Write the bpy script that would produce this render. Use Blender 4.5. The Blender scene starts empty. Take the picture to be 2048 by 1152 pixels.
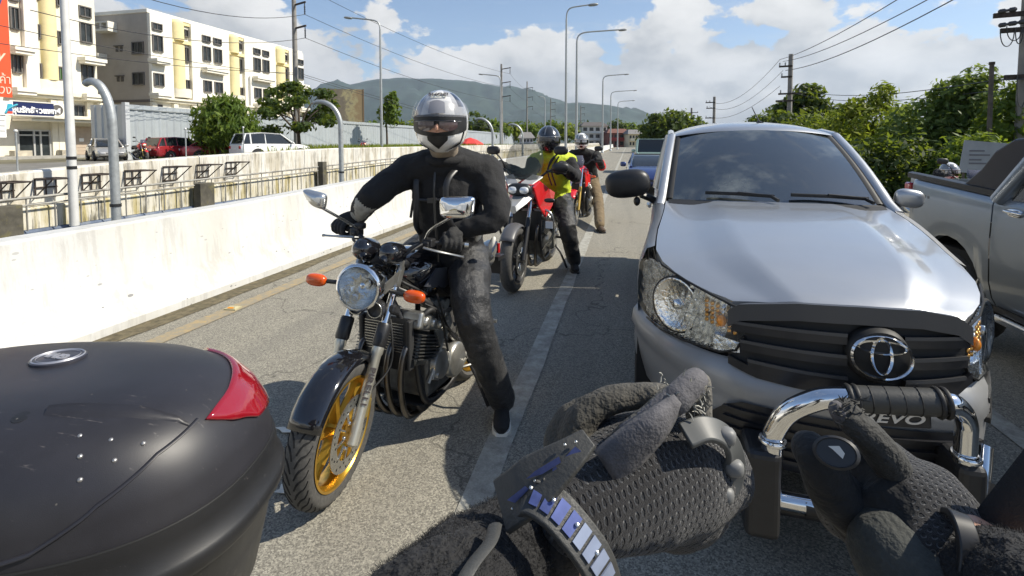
import bpy, math, random
import numpy as np
from mathutils import Vector, Matrix, noise as mnoise
R = math.radians
sc = bpy.context.scene
COL = sc.collection
# ------------------------------------------------------------------ camera
FPX, EYE = 1000.0, 1.62
PSI, PIT = math.atan(231 / FPX), R(3)
cam_d = bpy.data.cameras.new('camera')
cam = bpy.data.objects.new('camera', cam_d)
COL.objects.link(cam)
cam.location = (0, 0, EYE)
cam.rotation_euler = (R(90) - PIT, 0, PSI)
cam_d.sensor_width = 36
cam_d.lens = 36 * FPX / 2048
cam_d.shift_y = -(291 - FPX * math.tan(PIT)) / 2048
cam_d.clip_start = 0.02
cam_d.clip_end = 30000
sc.camera = cam
# ------------------------------------------------------------------ light
SUN_EL, SUN_AZ = 44, 10      # azimuth measured from +X, counter-clockwise
sun_d = bpy.data.lights.new('sun', 'SUN')
sun_d.energy = 4.8
sun_d.angle = R(0.55)
sun_d.color = (1.0, 0.93, 0.80)
sun = bpy.data.objects.new('sun', sun_d)
COL.objects.link(sun)
sdir = Vector((math.cos(R(SUN_EL)) * math.cos(R(SUN_AZ)), math.cos(R(SUN_EL)) * math.sin(R(SUN_AZ)), math.sin(R(SUN_EL))))
sun.rotation_euler = (-sdir).to_track_quat('-Z', 'Y').to_euler()
sun.location = (20, -2, 20)
sc.view_settings.view_transform = 'Standard'
sc.view_settings.look = 'None'
sc.view_settings.exposure = 0.60
sc.view_settings.gamma = 1
sc.render.use_motion_blur = False
sc.cycles.max_bounces = 8
sc.cycles.transparent_max_bounces = 12
sc.cycles.volume_bounces = 0
sc.cycles.use_denoising = True
class NT:
 """small helper for wiring node trees"""
 def __init__(s, tree):
  s.t = tree
  tree.nodes.clear()
 def n(s, kind, **kw):
  nd = s.t.nodes.new(kind)
  ins = kw.pop('ins', {})
  for k, v in kw.items():
   setattr(nd, k, v)
  for k, v in ins.items():
   if isinstance(v, bpy.types.NodeSocket):
    s.t.links.new(v, nd.inputs[k])
   else:
    nd.inputs[k].default_value = v
  return nd
 def math(s, op, a, b=0.0, c=0.0, clamp=False):
  return s.n('ShaderNodeMath', operation=op, use_clamp=clamp, ins={0: a, 1: b, 2: c}).outputs[0]
 def ramp(s, fac, stops, interp='LINEAR'):
  nd = s.n('ShaderNodeValToRGB', ins={0: fac})
  cr = nd.color_ramp
  cr.interpolation = interp
  while len(cr.elements) < len(stops):
   cr.elements.new(0.5)
  for e, (p, c) in zip(cr.elements, stops):
   e.position = p
   e.color = c if len(c) == 4 else (*c, 1)
  return nd.outputs[0]
 def mix(s, fac, a, b, blend='MIX'):
  nd = s.n('ShaderNodeMix', data_type='RGBA', blend_type=blend)
  for k, v in ((0, fac), (6, a), (7, b)):
   if isinstance(v, bpy.types.NodeSocket):
    s.t.links.new(v, nd.inputs[k])
   else:
    nd.inputs[k].default_value = v if k == 0 else (*v[:3], 1)
  return nd.outputs[2]
 def noise(s, vec, scale, detail=3, rough=0.55, dim='3D', out=0):
  nd = s.n('ShaderNodeTexNoise', noise_dimensions=dim, ins={'Scale': scale, 'Detail': detail, 'Roughness': rough})
  if vec is not None:
   s.t.links.new(vec, nd.inputs['Vector'])
  return nd.outputs[out]
 def scale(s, vec, xyz, loc=(0, 0, 0)):
  return s.n('ShaderNodeMapping', ins={'Vector': vec, 'Scale': xyz, 'Location': loc}).outputs[0]
def build_world():
 w = bpy.data.worlds.new('World')
 sc.world = w
 w.use_nodes = True
 T = NT(w.node_tree)
 sky = T.n('ShaderNodeTexSky', sky_type='NISHITA', sun_disc=False, sun_elevation=R(SUN_EL),
    sun_rotation=R(90 - SUN_AZ), air_density=1.0, dust_density=0.3, ozone_density=2.2, altitude=300)
 bsky = T.n('ShaderNodeBackground', ins={'Color': sky.outputs[0], 'Strength': 0.10})
 gen = T.n('ShaderNodeTexCoord').outputs['Generated']
 sep = T.n('ShaderNodeSeparateXYZ', ins={0: gen})
 z = sep.outputs[2]
 # warp the direction a little so cumulus edges curl
 wv = T.noise(gen, 9.0, 4, 0.6, out=1)
 wsub = T.n('ShaderNodeVectorMath', operation='SUBTRACT', ins={0: wv, 1: (0.5, 0.5, 0.5)}).outputs[0]
 wsc = T.n('ShaderNodeVectorMath', operation='SCALE', ins={0: wsub, 'Scale': 0.035}).outputs[0]
 dirw = T.n('ShaderNodeVectorMath', operation='ADD', ins={0: gen, 1: wsc}).outputs[0]
 d2 = T.scale(dirw, (1, 1, 1.7))
 # cumulus bank: its top line rises and falls round the horizon
 flat = T.scale(gen, (1, 1, 0.0), (0.37, 0.11, 0.0))
 topn = T.noise(flat, 2.6, 2, 0.5)
 top = T.math('MULTIPLY_ADD', topn, 0.16, 0.145)
 lump = T.noise(d2, 5.0, 7, 0.56)
 lumpv = T.math('MULTIPLY_ADD', lump, 0.56, -0.28)
 h = T.math('SUBTRACT', top, z)
 body = T.math('ADD', h, lumpv)
 mr = T.n('ShaderNodeMapRange', interpolation_type='SMOOTHSTEP', ins={'Value': body, 'From Min': 0.0, 'From Max': 0.020, 'To Min': 0.0, 'To Max': 1.0})
 mask = mr.outputs[0]
 # thin high streaks
 str_v = T.scale(gen, (1.2, 1.2, 7.0), (3.1, 0.4, 0.2))
 wisp = T.noise(str_v, 3.2, 6, 0.62)
 wm = T.n('ShaderNodeMapRange', ins={'Value': wisp, 'From Min': 0.54, 'From Max': 0.80, 'To Min': 0.0, 'To Max': 0.45}).outputs[0]
 # shading inside the clouds: billows lit from the sun's side, greyer bases
 soff = T.n('ShaderNodeVectorMath', operation='ADD', ins={0: d2, 1: (0.05, 0.012, 0.085)}).outputs[0]
 lump2 = T.noise(soff, 5.0, 5, 0.56)
 rel = T.math('SUBTRACT', lump, lump2)
 edge = T.n('ShaderNodeMapRange', ins={'Value': body, 'From Min': 0.0, 'From Max': 0.15, 'To Min': 0.30, 'To Max': -0.10}).outputs[0]
 big = T.math('MULTIPLY_ADD', T.noise(d2, 2.6, 3, 0.5), 0.9, -0.45)
 lit = T.math('ADD', T.math('MULTIPLY_ADD', rel, 2.1, 0.50), T.math('ADD', edge, T.math('MULTIPLY', big, 0.75)), clamp=True)
 ccol = T.ramp(lit, [(0.0, (0.36, 0.39, 0.42)), (0.40, (0.52, 0.535, 0.545)), (0.70, (0.80, 0.795, 0.775)), (1.0, (0.98, 0.965, 0.935))])
 bcl = T.n('ShaderNodeBackground', ins={'Color': ccol, 'Strength': 0.69})
 bws = T.n('ShaderNodeBackground', ins={'Color': (0.80, 0.82, 0.84, 1), 'Strength': 0.62})
 m1 = T.n('ShaderNodeMixShader', ins={0: wm, 1: bsky.outputs[0], 2: bws.outputs[0]})
 m2 = T.n('ShaderNodeMixShader', ins={0: mask, 1: m1.outputs[0], 2: bcl.outputs[0]})
 T.n('ShaderNodeOutputWorld', ins={0: m2.outputs[0]})
build_world()
# ------------------------------------------------------------------ pixel -> place (only used to measure positions)
_s, _c = math.sin(PSI), math.cos(PSI)
_y0 = 285 + FPX * math.tan(PIT)
def _ray(px, py):
 a, b = (px - 1024) / FPX, -(py - _y0) / FPX
 fw = math.cos(PIT) + b * math.sin(PIT)
 return Vector((a * _c - fw * _s, a * _s + fw * _c, -math.sin(PIT) + b * math.cos(PIT)))
EYEV = Vector((0, 0, EYE))
def P(px, py, d):
 return EYEV + _ray(px, py) * d
def atX(px, py, X):
 r = _ray(px, py)
 return EYEV + r * (X / r.x)
def atZ(px, py, Z=0.0):
 r = _ray(px, py)
 return EYEV + r * ((Z - EYE) / r.z)
# ------------------------------------------------------------------ materials
_mats = {}
def new_mat(name):
 m = bpy.data.materials.new(name)
 m.use_nodes = True
 return m, NT(m.node_tree)
def M(name, col, r=0.5, metal=0.0, var=0.0, vs=6.0, bump=0.0, bs=60.0, coat=0.0, ior=1.5, trans=0.0, emit=0.0, rvar=0.0, dirt=None, dscale=3.0, damt=0.5, alpha=1.0):
 """plain procedural material: colour with cloudy variation, wear and fine relief"""
 if name in _mats:
  return _mats[name]
 m, T = new_mat(name)
 co = T.n('ShaderNodeTexCoord').outputs['Object']
 c = (*col, 1)
 base = None
 if var:
  nz = T.noise(co, vs, 4, 0.6)
  lo = tuple(max(0, x * (1 - var)) for x in col)
  hi = tuple(x * (1 + var) for x in col)
  base = T.ramp(nz, [(0.3, lo), (0.7, hi)])
 if dirt:
  dn = T.noise(co, dscale, 6, 0.68)
  fac = T.n('ShaderNodeMapRange', ins={'Value': dn, 'From Min': 0.52, 'From Max': 0.74, 'To Min': 0.0, 'To Max': damt}).outputs[0]
  base = T.mix(fac, base if base is not None else col, dirt)
 ins = {'Base Color': base if base is not None else c, 'Roughness': r, 'Metallic': metal, 'IOR': ior, 'Coat Weight': coat,
   'Coat Roughness': 0.06, 'Transmission Weight': trans, 'Alpha': alpha}
 if rvar:
  rn = T.noise(co, vs * 1.7, 4, 0.6)
  ins['Roughness'] = T.math('MULTIPLY_ADD', rn, rvar, r - rvar * 0.5, clamp=True)
 if emit:
  ins['Emission Color'] = c
  ins['Emission Strength'] = emit
 if bump:
  bn = T.noise(co, bs, 3, 0.6)
  ins['Normal'] = T.n('ShaderNodeBump', ins={'Strength': bump, 'Distance': 0.01, 'Height': bn}).outputs[0]
 b = T.n('ShaderNodeBsdfPrincipled', ins=ins)
 T.n('ShaderNodeOutputMaterial', ins={0: b.outputs[0]})
 _mats[name] = m
 return m
# ------------------------------------------------------------------ mesh helper
WM = {}
def frame_from(t, up=None):
 t = Vector(t).normalized()
 u = Vector(up) if up is not None else (Vector((0, 0, 1)) if abs(t.z) < 0.95 else Vector((0, 1, 0)))
 x = t.cross(u)
 if x.length < 1e-6:
  x = t.cross(Vector((1, 0, 0)))
 x.normalize()
 return x, x.cross(t).normalized()
class MB:
 def __init__(s):
  s.v, s.f, s.m, s.mi = [], [], [], 0
 def mat(s, i):
  s.mi = i
  return s
 def add(s, vs, fs):
  o = len(s.v)
  s.v.extend(tuple(v) for v in vs)
  s.f.extend(tuple(i + o for i in f) for f in fs)
  s.m.extend([s.mi] * len(fs))
  return s
 def box(s, c, size, rot=None):
  c = Vector(c)
  h = Vector(size) * 0.5
  vs = [Vector((sx * h.x, sy * h.y, sz * h.z)) for sz in (-1, 1) for sy in (-1, 1) for sx in (-1, 1)]
  if rot is not None:
   vs = [rot @ v for v in vs]
  return s.add([c + v for v in vs], [(0, 2, 3, 1), (4, 5, 7, 6), (0, 1, 5, 4), (2, 6, 7, 3), (0, 4, 6, 2), (1, 3, 7, 5)])
 def bb(s, lo, hi):
  lo, hi = Vector(lo), Vector(hi)
  return s.box((lo + hi) / 2, hi - lo)
 def loft(s, rings, cap0=True, cap1=True, closed=True):
  n = len(rings[0])
  vs = [p for r in rings for p in r]
  fs = []
  for i in range(len(rings) - 1):
   for j in range(n if closed else n - 1):
    a, b = i * n + j, i * n + (j + 1) % n
    fs.append((a, b, b + n, a + n))
  if closed and cap0:
   fs.append(tuple(reversed(range(n))))
  if closed and cap1:
   fs.append(tuple((len(rings) - 1) * n + j for j in range(n)))
  return s.add(vs, fs)
 def grid(s, rows):
  return s.loft(rows, False, False, False)
 def tube(s, pts, r, n=8, cap=True, flat=1.0, up=None, round_end=False):
  pts = [Vector(p) for p in pts]
  rs = [r] * len(pts) if not isinstance(r, (list, tuple)) else list(r)
  if round_end:
   a, b = pts[0], pts[-1]
   ta, tb = (pts[0] - pts[1]).normalized(), (pts[-1] - pts[-2]).normalized()
   fr = ((0.5, 0.87), (0.87, 0.5), (0.985, 0.17))
   pts = [a + ta * rs[0] * k for k, q in reversed(fr)] + pts + [b + tb * rs[-1] * k for k, q in fr]
   rs = [rs[0] * q for k, q in reversed(fr)] + rs + [rs[-1] * q for k, q in fr]
  rings = []
  px = None
  for i, p in enumerate(pts):
   t = pts[min(i + 1, len(pts) - 1)] - pts[max(i - 1, 0)]
   if t.length < 1e-9:
    t = Vector((0, 0, 1))
   t.normalize()
   if px is None:
    x, y = frame_from(t, up)
   else:
    x = px - t * px.dot(t)
    if x.length < 1e-6:
     x, y = frame_from(t, up)
    x.normalize()
    y = x.cross(t).normalized()
   px = x
   ring = []
   for k in range(n):
    a = 2 * math.pi * k / n
    ring.append(p + x * (rs[i] * math.cos(a)) + y * (rs[i] * flat * math.sin(a)))
   rings.append(ring)
  return s.loft([list(reversed(q)) for q in rings], cap, cap)
 def lathe(s, prof, o, axis, n=24, cap0=False, cap1=False):
  o = Vector(o)
  t = Vector(axis).normalized()
  x, y = frame_from(t)
  rings = [[o + t * h + x * (rr * math.cos(2 * math.pi * k / n)) + y * (rr * math.sin(2 * math.pi * k / n)) for k in range(n)] for rr, h in prof]
  return s.loft([list(reversed(q)) for q in rings], cap0, cap1)
 def cyl(s, a, b, r, n=16, r2=None):
  a, b = Vector(a), Vector(b)
  return s.lathe([(r, 0), (r if r2 is None else r2, (b - a).length)], a, b - a, n, True, True)
 def torus(s, c, axis, RR, r, n=32, m=8, a0=0.0, a1=2 * math.pi):
  c = Vector(c)
  t = Vector(axis).normalized()
  x, y = frame_from(t)
  full = abs(a1 - a0 - 2 * math.pi) < 1e-6
  rings = []
  for k in range(n if full else n + 1):
   a = a0 + (a1 - a0) * k / n
   d = x * math.cos(a) + y * math.sin(a)
   rings.append([c + d * (RR + r * math.cos(2 * math.pi * j / m)) + t * (r * math.sin(2 * math.pi * j / m)) for j in range(m)])
  if full:
   rings.append(rings[0])
  return s.loft(rings, not full, not full)
 def prism(s, poly, vec):
  poly = [Vector(p) for p in poly]
  vec = Vector(vec)
  n = len(poly)
  vs = poly + [p + vec for p in poly]
  fs = [tuple(reversed(range(n))), tuple(range(n, 2 * n))] + [(i, (i + 1) % n, (i + 1) % n + n, i + n) for i in range(n)]
  return s.add(vs, fs)
 def ell(s, c, rad, rot=None, nu=16, nv=10, p=2.0):
  c = Vector(c)
  rings = []
  for i in range(nv + 1):
   ph = -math.pi / 2 + math.pi * i / nv
   cz, sz = math.cos(ph), math.sin(ph)
   cz, sz = (abs(cz) ** (2 / p)), math.copysign(abs(sz) ** (2 / p), sz)
   ring = []
   for k in range(nu):
    a = 2 * math.pi * k / nu
    ca, sa = math.cos(a), math.sin(a)
    ca, sa = math.copysign(abs(ca) ** (2 / p), ca), math.copysign(abs(sa) ** (2 / p), sa)
    v = Vector((rad[0] * cz * ca, rad[1] * cz * sa, rad[2] * sz))
    ring.append(c + (rot @ v if rot is not None else v))
   rings.append(ring)
  return s.loft(rings, True, True)
 def quad(s, a, b, c, d):
  return s.add([a, b, c, d], [(0, 1, 2, 3)])
 def mesh(s, name, smooth=35):
  me = bpy.data.meshes.new(name)
  me.from_pydata(s.v, [], s.f)
  if any(s.m):
   me.polygons.foreach_set('material_index', s.m)
  finish(me, smooth)
  return me
 def build(s, name, mats, parent=None, smooth=35, world=False, bevel=0.0, seg=2, solid=0.0, sub=0):
  if world and parent is not None:
   inv = WM[parent.name].inverted()
   s.v = [tuple(inv @ Vector(v)) for v in s.v]
  return link(name, s.mesh(name, smooth), mats, parent, bevel, seg, solid, sub)
def finish(me, smooth=35):
 if smooth:
  me.polygons.foreach_set('use_smooth', [True] * len(me.polygons))
  if smooth < 180:
   me.set_sharp_from_angle(angle=R(smooth))
 me.update()
def link(name, me, mats, parent=None, bevel=0.0, seg=2, solid=0.0, sub=0):
 o = bpy.data.objects.new(name, me)
 COL.objects.link(o)
 for m in (mats if isinstance(mats, (list, tuple)) else [mats]):
  me.materials.append(m)
 if parent is not None:
  o.parent = parent
  WM[o.name] = WM[parent.name].copy()
 else:
  WM[o.name] = Matrix.Identity(4)
 if solid:
  md = o.modifiers.new('solid', 'SOLIDIFY')
  md.thickness = solid
  md.offset = -1
 if sub:
  md = o.modifiers.new('sub', 'SUBSURF')
  md.levels = md.render_levels = sub
 if bevel:
  md = o.modifiers.new('bevel', 'BEVEL')
  md.width = bevel
  md.segments = seg
  md.limit_method = 'ANGLE'
  md.angle_limit = R(40)
 return o
def tag(o, label=None, cat=None, group=None, kind=None):
 if label:
  o['label'] = label
 if cat:
  o['category'] = cat
 if group:
  o['group'] = group
 if kind:
  o['kind'] = kind
 return o
def thing(name, label, cat, loc=(0, 0, 0), rot=0.0, group=None, scale=1.0):
 o = bpy.data.objects.new(name, None)
 COL.objects.link(o)
 o.empty_display_size = 0.2
 o.location = loc
 o.rotation_euler = (0, 0, rot)
 o.scale = (scale,) * 3
 WM[o.name] = Matrix.Translation(Vector(loc)) @ Matrix.Rotation(rot, 4, 'Z') @ Matrix.Scale(scale, 4)
 return tag(o, label, cat, group)
def copy_tree(root, label=None, loc=None, rot=None, scale=None):
 kids = {}
 for o in COL.objects:
  if o.parent is not None:
   kids.setdefault(o.parent.name, []).append(o)
 def rec(o, par):
  c = o.copy()
  COL.objects.link(c)
  if par is not None:
   c.parent = par
  for ch in kids.get(o.name, []):
   rec(ch, c)
  return c
 r = rec(root, None)
 if label:
  r['label'] = label
 if loc is not None:
  r.location = loc
 if rot is not None:
  r.rotation_euler = (0, 0, rot)
 if scale is not None:
  r.scale = scale if not isinstance(scale, (int, float)) else (scale,) * 3
 return r
def remesh(mb, voxel, smooth=4, wrinkle=0.0, wscale=18.0, seed=0):
 """one continuous skin round the shapes collected in mb"""
 me = bpy.data.meshes.new('tmp')
 me.from_pydata(mb.v, [], mb.f)
 o = bpy.data.objects.new('tmp', me)
 COL.objects.link(o)
 md = o.modifiers.new('r', 'REMESH')
 md.mode = 'VOXEL'
 md.voxel_size = voxel
 if smooth:
  m2 = o.modifiers.new('s', 'SMOOTH')
  m2.iterations = smooth
  m2.factor = 0.5
 dg = bpy.context.evaluated_depsgraph_get()
 out = bpy.data.meshes.new_from_object(o.evaluated_get(dg))
 bpy.data.objects.remove(o)
 bpy.data.meshes.remove(me)
 if wrinkle:
  nv = len(out.vertices)
  co = np.empty(nv * 3, np.float32)
  out.vertices.foreach_get('co', co)
  co = co.reshape(-1, 3)
  no = np.empty(nv * 3, np.float32)
  out.vertices.foreach_get('normal', no)
  no = no.reshape(-1, 3)
  off = Vector((seed * 3.7, seed * 1.3, 0))
  amp = np.array([mnoise.ridged_multi_fractal(Vector(c) * wscale * 0.35 + off, 0.9, 2.1, 4, 1.0, 2.0) - 1.1 for c in co.tolist()], np.float32)
  co = co + no * (amp * wrinkle)[:, None]
  out.vertices.foreach_set('co', co.ravel())
 finish(out, 180)
 return out
def seg_dist(p, a, b):
 ab = b - a
 t = max(0.0, min(1.0, (p - a).dot(ab) / max(ab.length_squared, 1e-9)))
 return (p - (a + ab * t)).length
def bez(a, b, c, d, n=10):
 a, b, c, d = Vector(a), Vector(b), Vector(c), Vector(d)
 return [a * (1 - t) ** 3 + b * 3 * t * (1 - t) ** 2 + c * 3 * t * t * (1 - t) + d * t ** 3 for t in [i / n for i in range(n + 1)]]
def smooth_path(pts, n=6):
 """Catmull-Rom through the points"""
 pts = [Vector(p) for p in pts]
 q = [pts[0] * 2 - pts[1]] + pts + [pts[-1] * 2 - pts[-2]]
 out = []
 for i in range(1, len(q) - 2):
  for k in range(n):
   t = k / n
   a, b, c, d = q[i - 1], q[i], q[i + 1], q[i + 2]
   out.append(0.5 * ((2 * b) + (c - a) * t + (2 * a - 5 * b + 4 * c - d) * t * t + (3 * b - a - 3 * c + d) * t ** 3))
 out.append(pts[-1])
 return out
def ngrid(rng, a, b, n):
 return [a + (b - a) * i / n for i in range(n + 1)]
# ------------------------------------------------------------------ setting materials
def mat_asphalt():
 m, T = new_mat('asphalt')
 co = T.n('ShaderNodeTexCoord').outputs['Object']
 grit = T.noise(co, 170, 2, 0.7)
 vor = T.n('ShaderNodeTexVoronoi', ins={'Vector': co, 'Scale': 150.0}).outputs['Color']
 vsep = T.n('ShaderNodeSeparateColor', ins={0: vor}).outputs[0]
 g = T.math('MULTIPLY_ADD', grit, 0.55, T.math('MULTIPLY', vsep, 0.45))
 col = T.ramp(g, [(0.25, (0.11, 0.102, 0.086)), (0.50, (0.235, 0.220, 0.180)), (0.70, (0.36, 0.338, 0.275)), (0.9, (0.54, 0.51, 0.42))])
 lane = T.scale(co, (1.4, 0.08, 1))
 wear = T.noise(lane, 1.6, 4, 0.6)
 col = T.mix(T.n('ShaderNodeMapRange', ins={'Value': wear, 'From Min': 0.42, 'From Max': 0.66, 'To Min': 0.0, 'To Max': 0.30}).outputs[0], col, (0.13, 0.124, 0.112))
 patch = T.noise(co, 0.9, 5, 0.65)
 col = T.mix(T.n('ShaderNodeMapRange', ins={'Value': patch, 'From Min': 0.54, 'From Max': 0.70, 'To Min': 0.0, 'To Max': 0.45}).outputs[0], col, (0.25, 0.225, 0.175))
 sp = T.noise(co, 7, 5, 0.7)
 col = T.mix(T.n('ShaderNodeMapRange', ins={'Value': sp, 'From Min': 0.66, 'From Max': 0.73, 'To Min': 0.0, 'To Max': 0.55}).outputs[0], col, (0.045, 0.043, 0.04))
 # cracks
 cw = T.noise(co, 2.0, 3, 0.6, out=1)
 cv = T.n('ShaderNodeVectorMath', operation='SCALE', ins={0: cw, 'Scale': 0.9}).outputs[0]
 cv = T.n('ShaderNodeVectorMath', operation='ADD', ins={0: co, 1: cv}).outputs[0]
 ck = T.n('ShaderNodeTexVoronoi', feature='DISTANCE_TO_EDGE', ins={'Vector': cv, 'Scale': 0.38}).outputs[0]
 cf = T.n('ShaderNodeMapRange', ins={'Value': ck, 'From Min': 0.0, 'From Max': 0.006, 'To Min': 0.6, 'To Max': 0.0}).outputs[0]
 col = T.mix(cf, col, (0.035, 0.033, 0.03))
 bump = T.n('ShaderNodeBump', ins={'Strength': 0.55, 'Distance': 0.006, 'Height': g}).outputs[0]
 b = T.n('ShaderNodeBsdfPrincipled', ins={'Base Color': col, 'Roughness': 0.88, 'Normal': bump, 'Specular IOR Level': 0.35})
 T.n('ShaderNodeOutputMaterial', ins={0: b.outputs[0]})
 return m
def mat_paint(name, colr, worn, lo, hi, sc_=14):
 """road paint with worn holes showing the asphalt tone"""
 m, T = new_mat(name)
 co = T.n('ShaderNodeTexCoord').outputs['Object']
 a = T.noise(co, sc_, 6, 0.72)
 g = T.noise(co, 110, 2, 0.7)
 f = T.n('ShaderNodeMapRange', ins={'Value': T.math('MULTIPLY_ADD', g, 0.35, a), 'From Min': lo, 'From Max': hi}).outputs[0]
 col = T.mix(f, colr, worn)
 bump = T.n('ShaderNodeBump', ins={'Strength': 0.4, 'Distance': 0.004, 'Height': g}).outputs[0]
 b = T.n('ShaderNodeBsdfPrincipled', ins={'Base Color': col, 'Roughness': 0.85, 'Normal': bump})
 T.n('ShaderNodeOutputMaterial', ins={0: b.outputs[0]})
 return m
def mat_wall(name, white, streak_amt, pits=0.0, moss=(0.30, 0.27, 0.10), dark=(0.035, 0.033, 0.028), sx=2.6):
 """painted concrete: vertical run-off streaks, pits, blotches"""
 m, T = new_mat(name)
 co = T.n('ShaderNodeTexCoord').outputs['Object']
 col = T.ramp(T.noise(co, 1.6, 5, 0.6), [(0.3, tuple(x * 0.86 for x in white)), (0.65, white)])
 sv = T.scale(co, (sx, sx, 0.22))
 s1 = T.noise(sv, 1.9, 6, 0.70)
 blot = T.noise(co, 1.1, 4, 0.6)
 f1 = T.n('ShaderNodeMapRange', ins={'Value': T.math('MULTIPLY_ADD', blot, 0.4, s1), 'From Min': 0.66, 'From Max': 0.80, 'To Min': 0.0, 'To Max': streak_amt}).outputs[0]
 col = T.mix(f1, col, moss)
 sv2 = T.scale(co, (sx * 3.2, sx * 3.2, 0.5), (4, 2, 1))
 s2 = T.noise(sv2, 2.2, 6, 0.75)
 f2 = T.n('ShaderNodeMapRange', ins={'Value': T.math('MULTIPLY_ADD', blot, 0.35, s2), 'From Min': 0.69, 'From Max': 0.80, 'To Min': 0.0, 'To Max': streak_amt}).outputs[0]
 col = T.mix(f2, col, dark)
 hgt = T.noise(co, 30, 4, 0.6)
 if pits:
  pv = T.scale(co, (1, 0.55, 1.2))
  pn = T.n('ShaderNodeTexVoronoi', ins={'Vector': pv, 'Scale': 11.0, 'Randomness': 1.0})
  big = T.noise(co, 1.4, 3, 0.6)
  thr = T.math('MULTIPLY_ADD', big, 0.34, -0.070)
  pf = T.math('LESS_THAN', pn.outputs[0], thr)
  rnd = T.n('ShaderNodeSeparateColor', ins={0: pn.outputs['Color']}).outputs[0]
  pf = T.math('MULTIPLY', pf, T.math('GREATER_THAN', rnd, 0.60))
  z = T.n('ShaderNodeSeparateXYZ', ins={0: co}).outputs[2]
  low = T.n('ShaderNodeMapRange', ins={'Value': z, 'From Min': 0.20, 'From Max': 0.55, 'To Min': 1.0, 'To Max': 0.45}).outputs[0]
  col = T.mix(T.math('MULTIPLY', T.math('MULTIPLY', pf, low), pits), col, (0.20, 0.20, 0.20))
  hgt = T.math('SUBTRACT', hgt, pf)
 bump = T.n('ShaderNodeBump', ins={'Strength': 0.25, 'Distance': 0.01, 'Height': hgt}).outputs[0]
 b = T.n('ShaderNodeBsdfPrincipled', ins={'Base Color': col, 'Roughness': 0.75, 'Normal': bump})
 T.n('ShaderNodeOutputMaterial', ins={0: b.outputs[0]})
 return m
def mat_leaf(name, dark, mid, light):
 m, T = new_mat(name)
 rnd = T.n('ShaderNodeAttribute', attribute_name='shade').outputs['Fac']
 col = T.ramp(rnd, [(0.0, dark), (0.5, mid), (1.0, light)])
 d = T.n('ShaderNodeBsdfPrincipled', ins={'Base Color': col, 'Roughness': 0.55, 'Specular IOR Level': 0.3})
 tcol = T.mix(0.5, col, (0.30, 0.36, 0.02))
 t = T.n('ShaderNodeBsdfTranslucent', ins={'Color': tcol})
 mx = T.n('ShaderNodeMixShader', ins={0: 0.50, 1: d.outputs[0], 2: t.outputs[0]})
 T.n('ShaderNodeOutputMaterial', ins={0: mx.outputs[0]})
 return m
ASPH = mat_asphalt()
DIRT = M('dirt', (0.115, 0.095, 0.055), 0.95, var=0.5, vs=14, bump=0.6, bs=60, dirt=(0.05, 0.055, 0.02), dscale=8)
EARTH = M('earth', (0.13, 0.12, 0.075), 0.95, var=0.4, vs=0.3, bump=0.4, bs=8, dirt=(0.07, 0.09, 0.03), dscale=0.2)
CONC = M('concrete', (0.33, 0.32, 0.29), 0.85, var=0.2, vs=3, bump=0.3, bs=50, dirt=(0.12, 0.11, 0.10), dscale=2)
GALV = M('galvanised', (0.40, 0.42, 0.42), 0.45, 0.55, var=0.15, vs=20, rvar=0.2, dirt=(0.22, 0.21, 0.19), dscale=9)
POLEW = M('pole_white', (0.62, 0.62, 0.60), 0.5, 0.1, var=0.1, vs=5)
RUST = M('rusty_steel', (0.055, 0.042, 0.035), 0.8, 0.2, var=0.5, vs=12)
BLACKP = M('black_plastic', (0.016, 0.016, 0.017), 0.42, var=0.2, vs=20, bump=0.08, bs=600)
WIRE = M('wire', (0.05, 0.05, 0.052), 0.6)
CPOLE = M('concrete_pole', (0.23, 0.22, 0.205), 0.85, var=0.2, vs=2)
# ------------------------------------------------------------------ ground, road, markings
prof = [(-9000, .45), (-60, .45), (-10.05, .45), (-10.04, -2.2), (-4.72, -2.2), (-4.71, -.012), (9, -.012), (30, -.06), (9000, -.06)]
ys = [-80, -20, 0, 10, 30, 60, 120, 250, 600, 1500, 4000, 9500]
mb = MB()
mb.grid([[Vector((x, y, z)) for x, z in prof] for y in ys])
tag(mb.build('ground', EARTH, smooth=0), kind='structure')
mb = MB()
mb.grid([[Vector((x, y, 0)) for x in (-4.70, -2, 2, 6.4)] for y in ys[:9]])
tag(mb.build('road', ASPH, smooth=0), kind='structure')
mb = MB()
mb.grid([[Vector((x, y, .454)) for x in (-33, -20, -10.4)] for y in ys[:9]])
tag(mb.build('frontage_road', M('old_asphalt', (.16, .155, .14), .9, var=.25, vs=1.2, bump=.3, bs=60), smooth=0), kind='structure')
rng = random.Random(5)
def strip(name, x0, x1, y0, y1, z, mat, wob=0.0, step=0.5):
 rows = []
 y = y0
 while y <= y1 + 1e-6:
  rows.append([Vector((x0 + rng.uniform(-wob, wob), y, z)), Vector((x1 + rng.uniform(-wob, wob), y, z))])
  y += step if y < 60 else step * 20
 m_ = MB()
 m_.grid(rows)
 return tag(m_.build(name, mat, smooth=0), kind='structure')
strip('gutter', -4.45, -4.02, -4, 260, .006, DIRT, 0.03)
YEL = mat_paint('yellow_paint', (.44, .30, .11), (.25, .22, .16), .42, .72)
WHT = mat_paint('white_paint', (.46, .45, .39), (.22, .21, .18), .46, .84, 9)
strip('yellow_edge_line', -3.80, -3.64, -2, 200, .006, YEL, 0.012)
strip('lane_line', -.72, -.58, -1, 240, .006, WHT, 0.008)
strip('lane_line', 2.05, 2.18, 1.4, 4.6, .006, WHT, 0.004)
for k in range(12):
 strip('lane_line', 2.05, 2.18, 8.6 + k * 9, 11.6 + k * 9, .006, WHT, 0.004)
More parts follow.
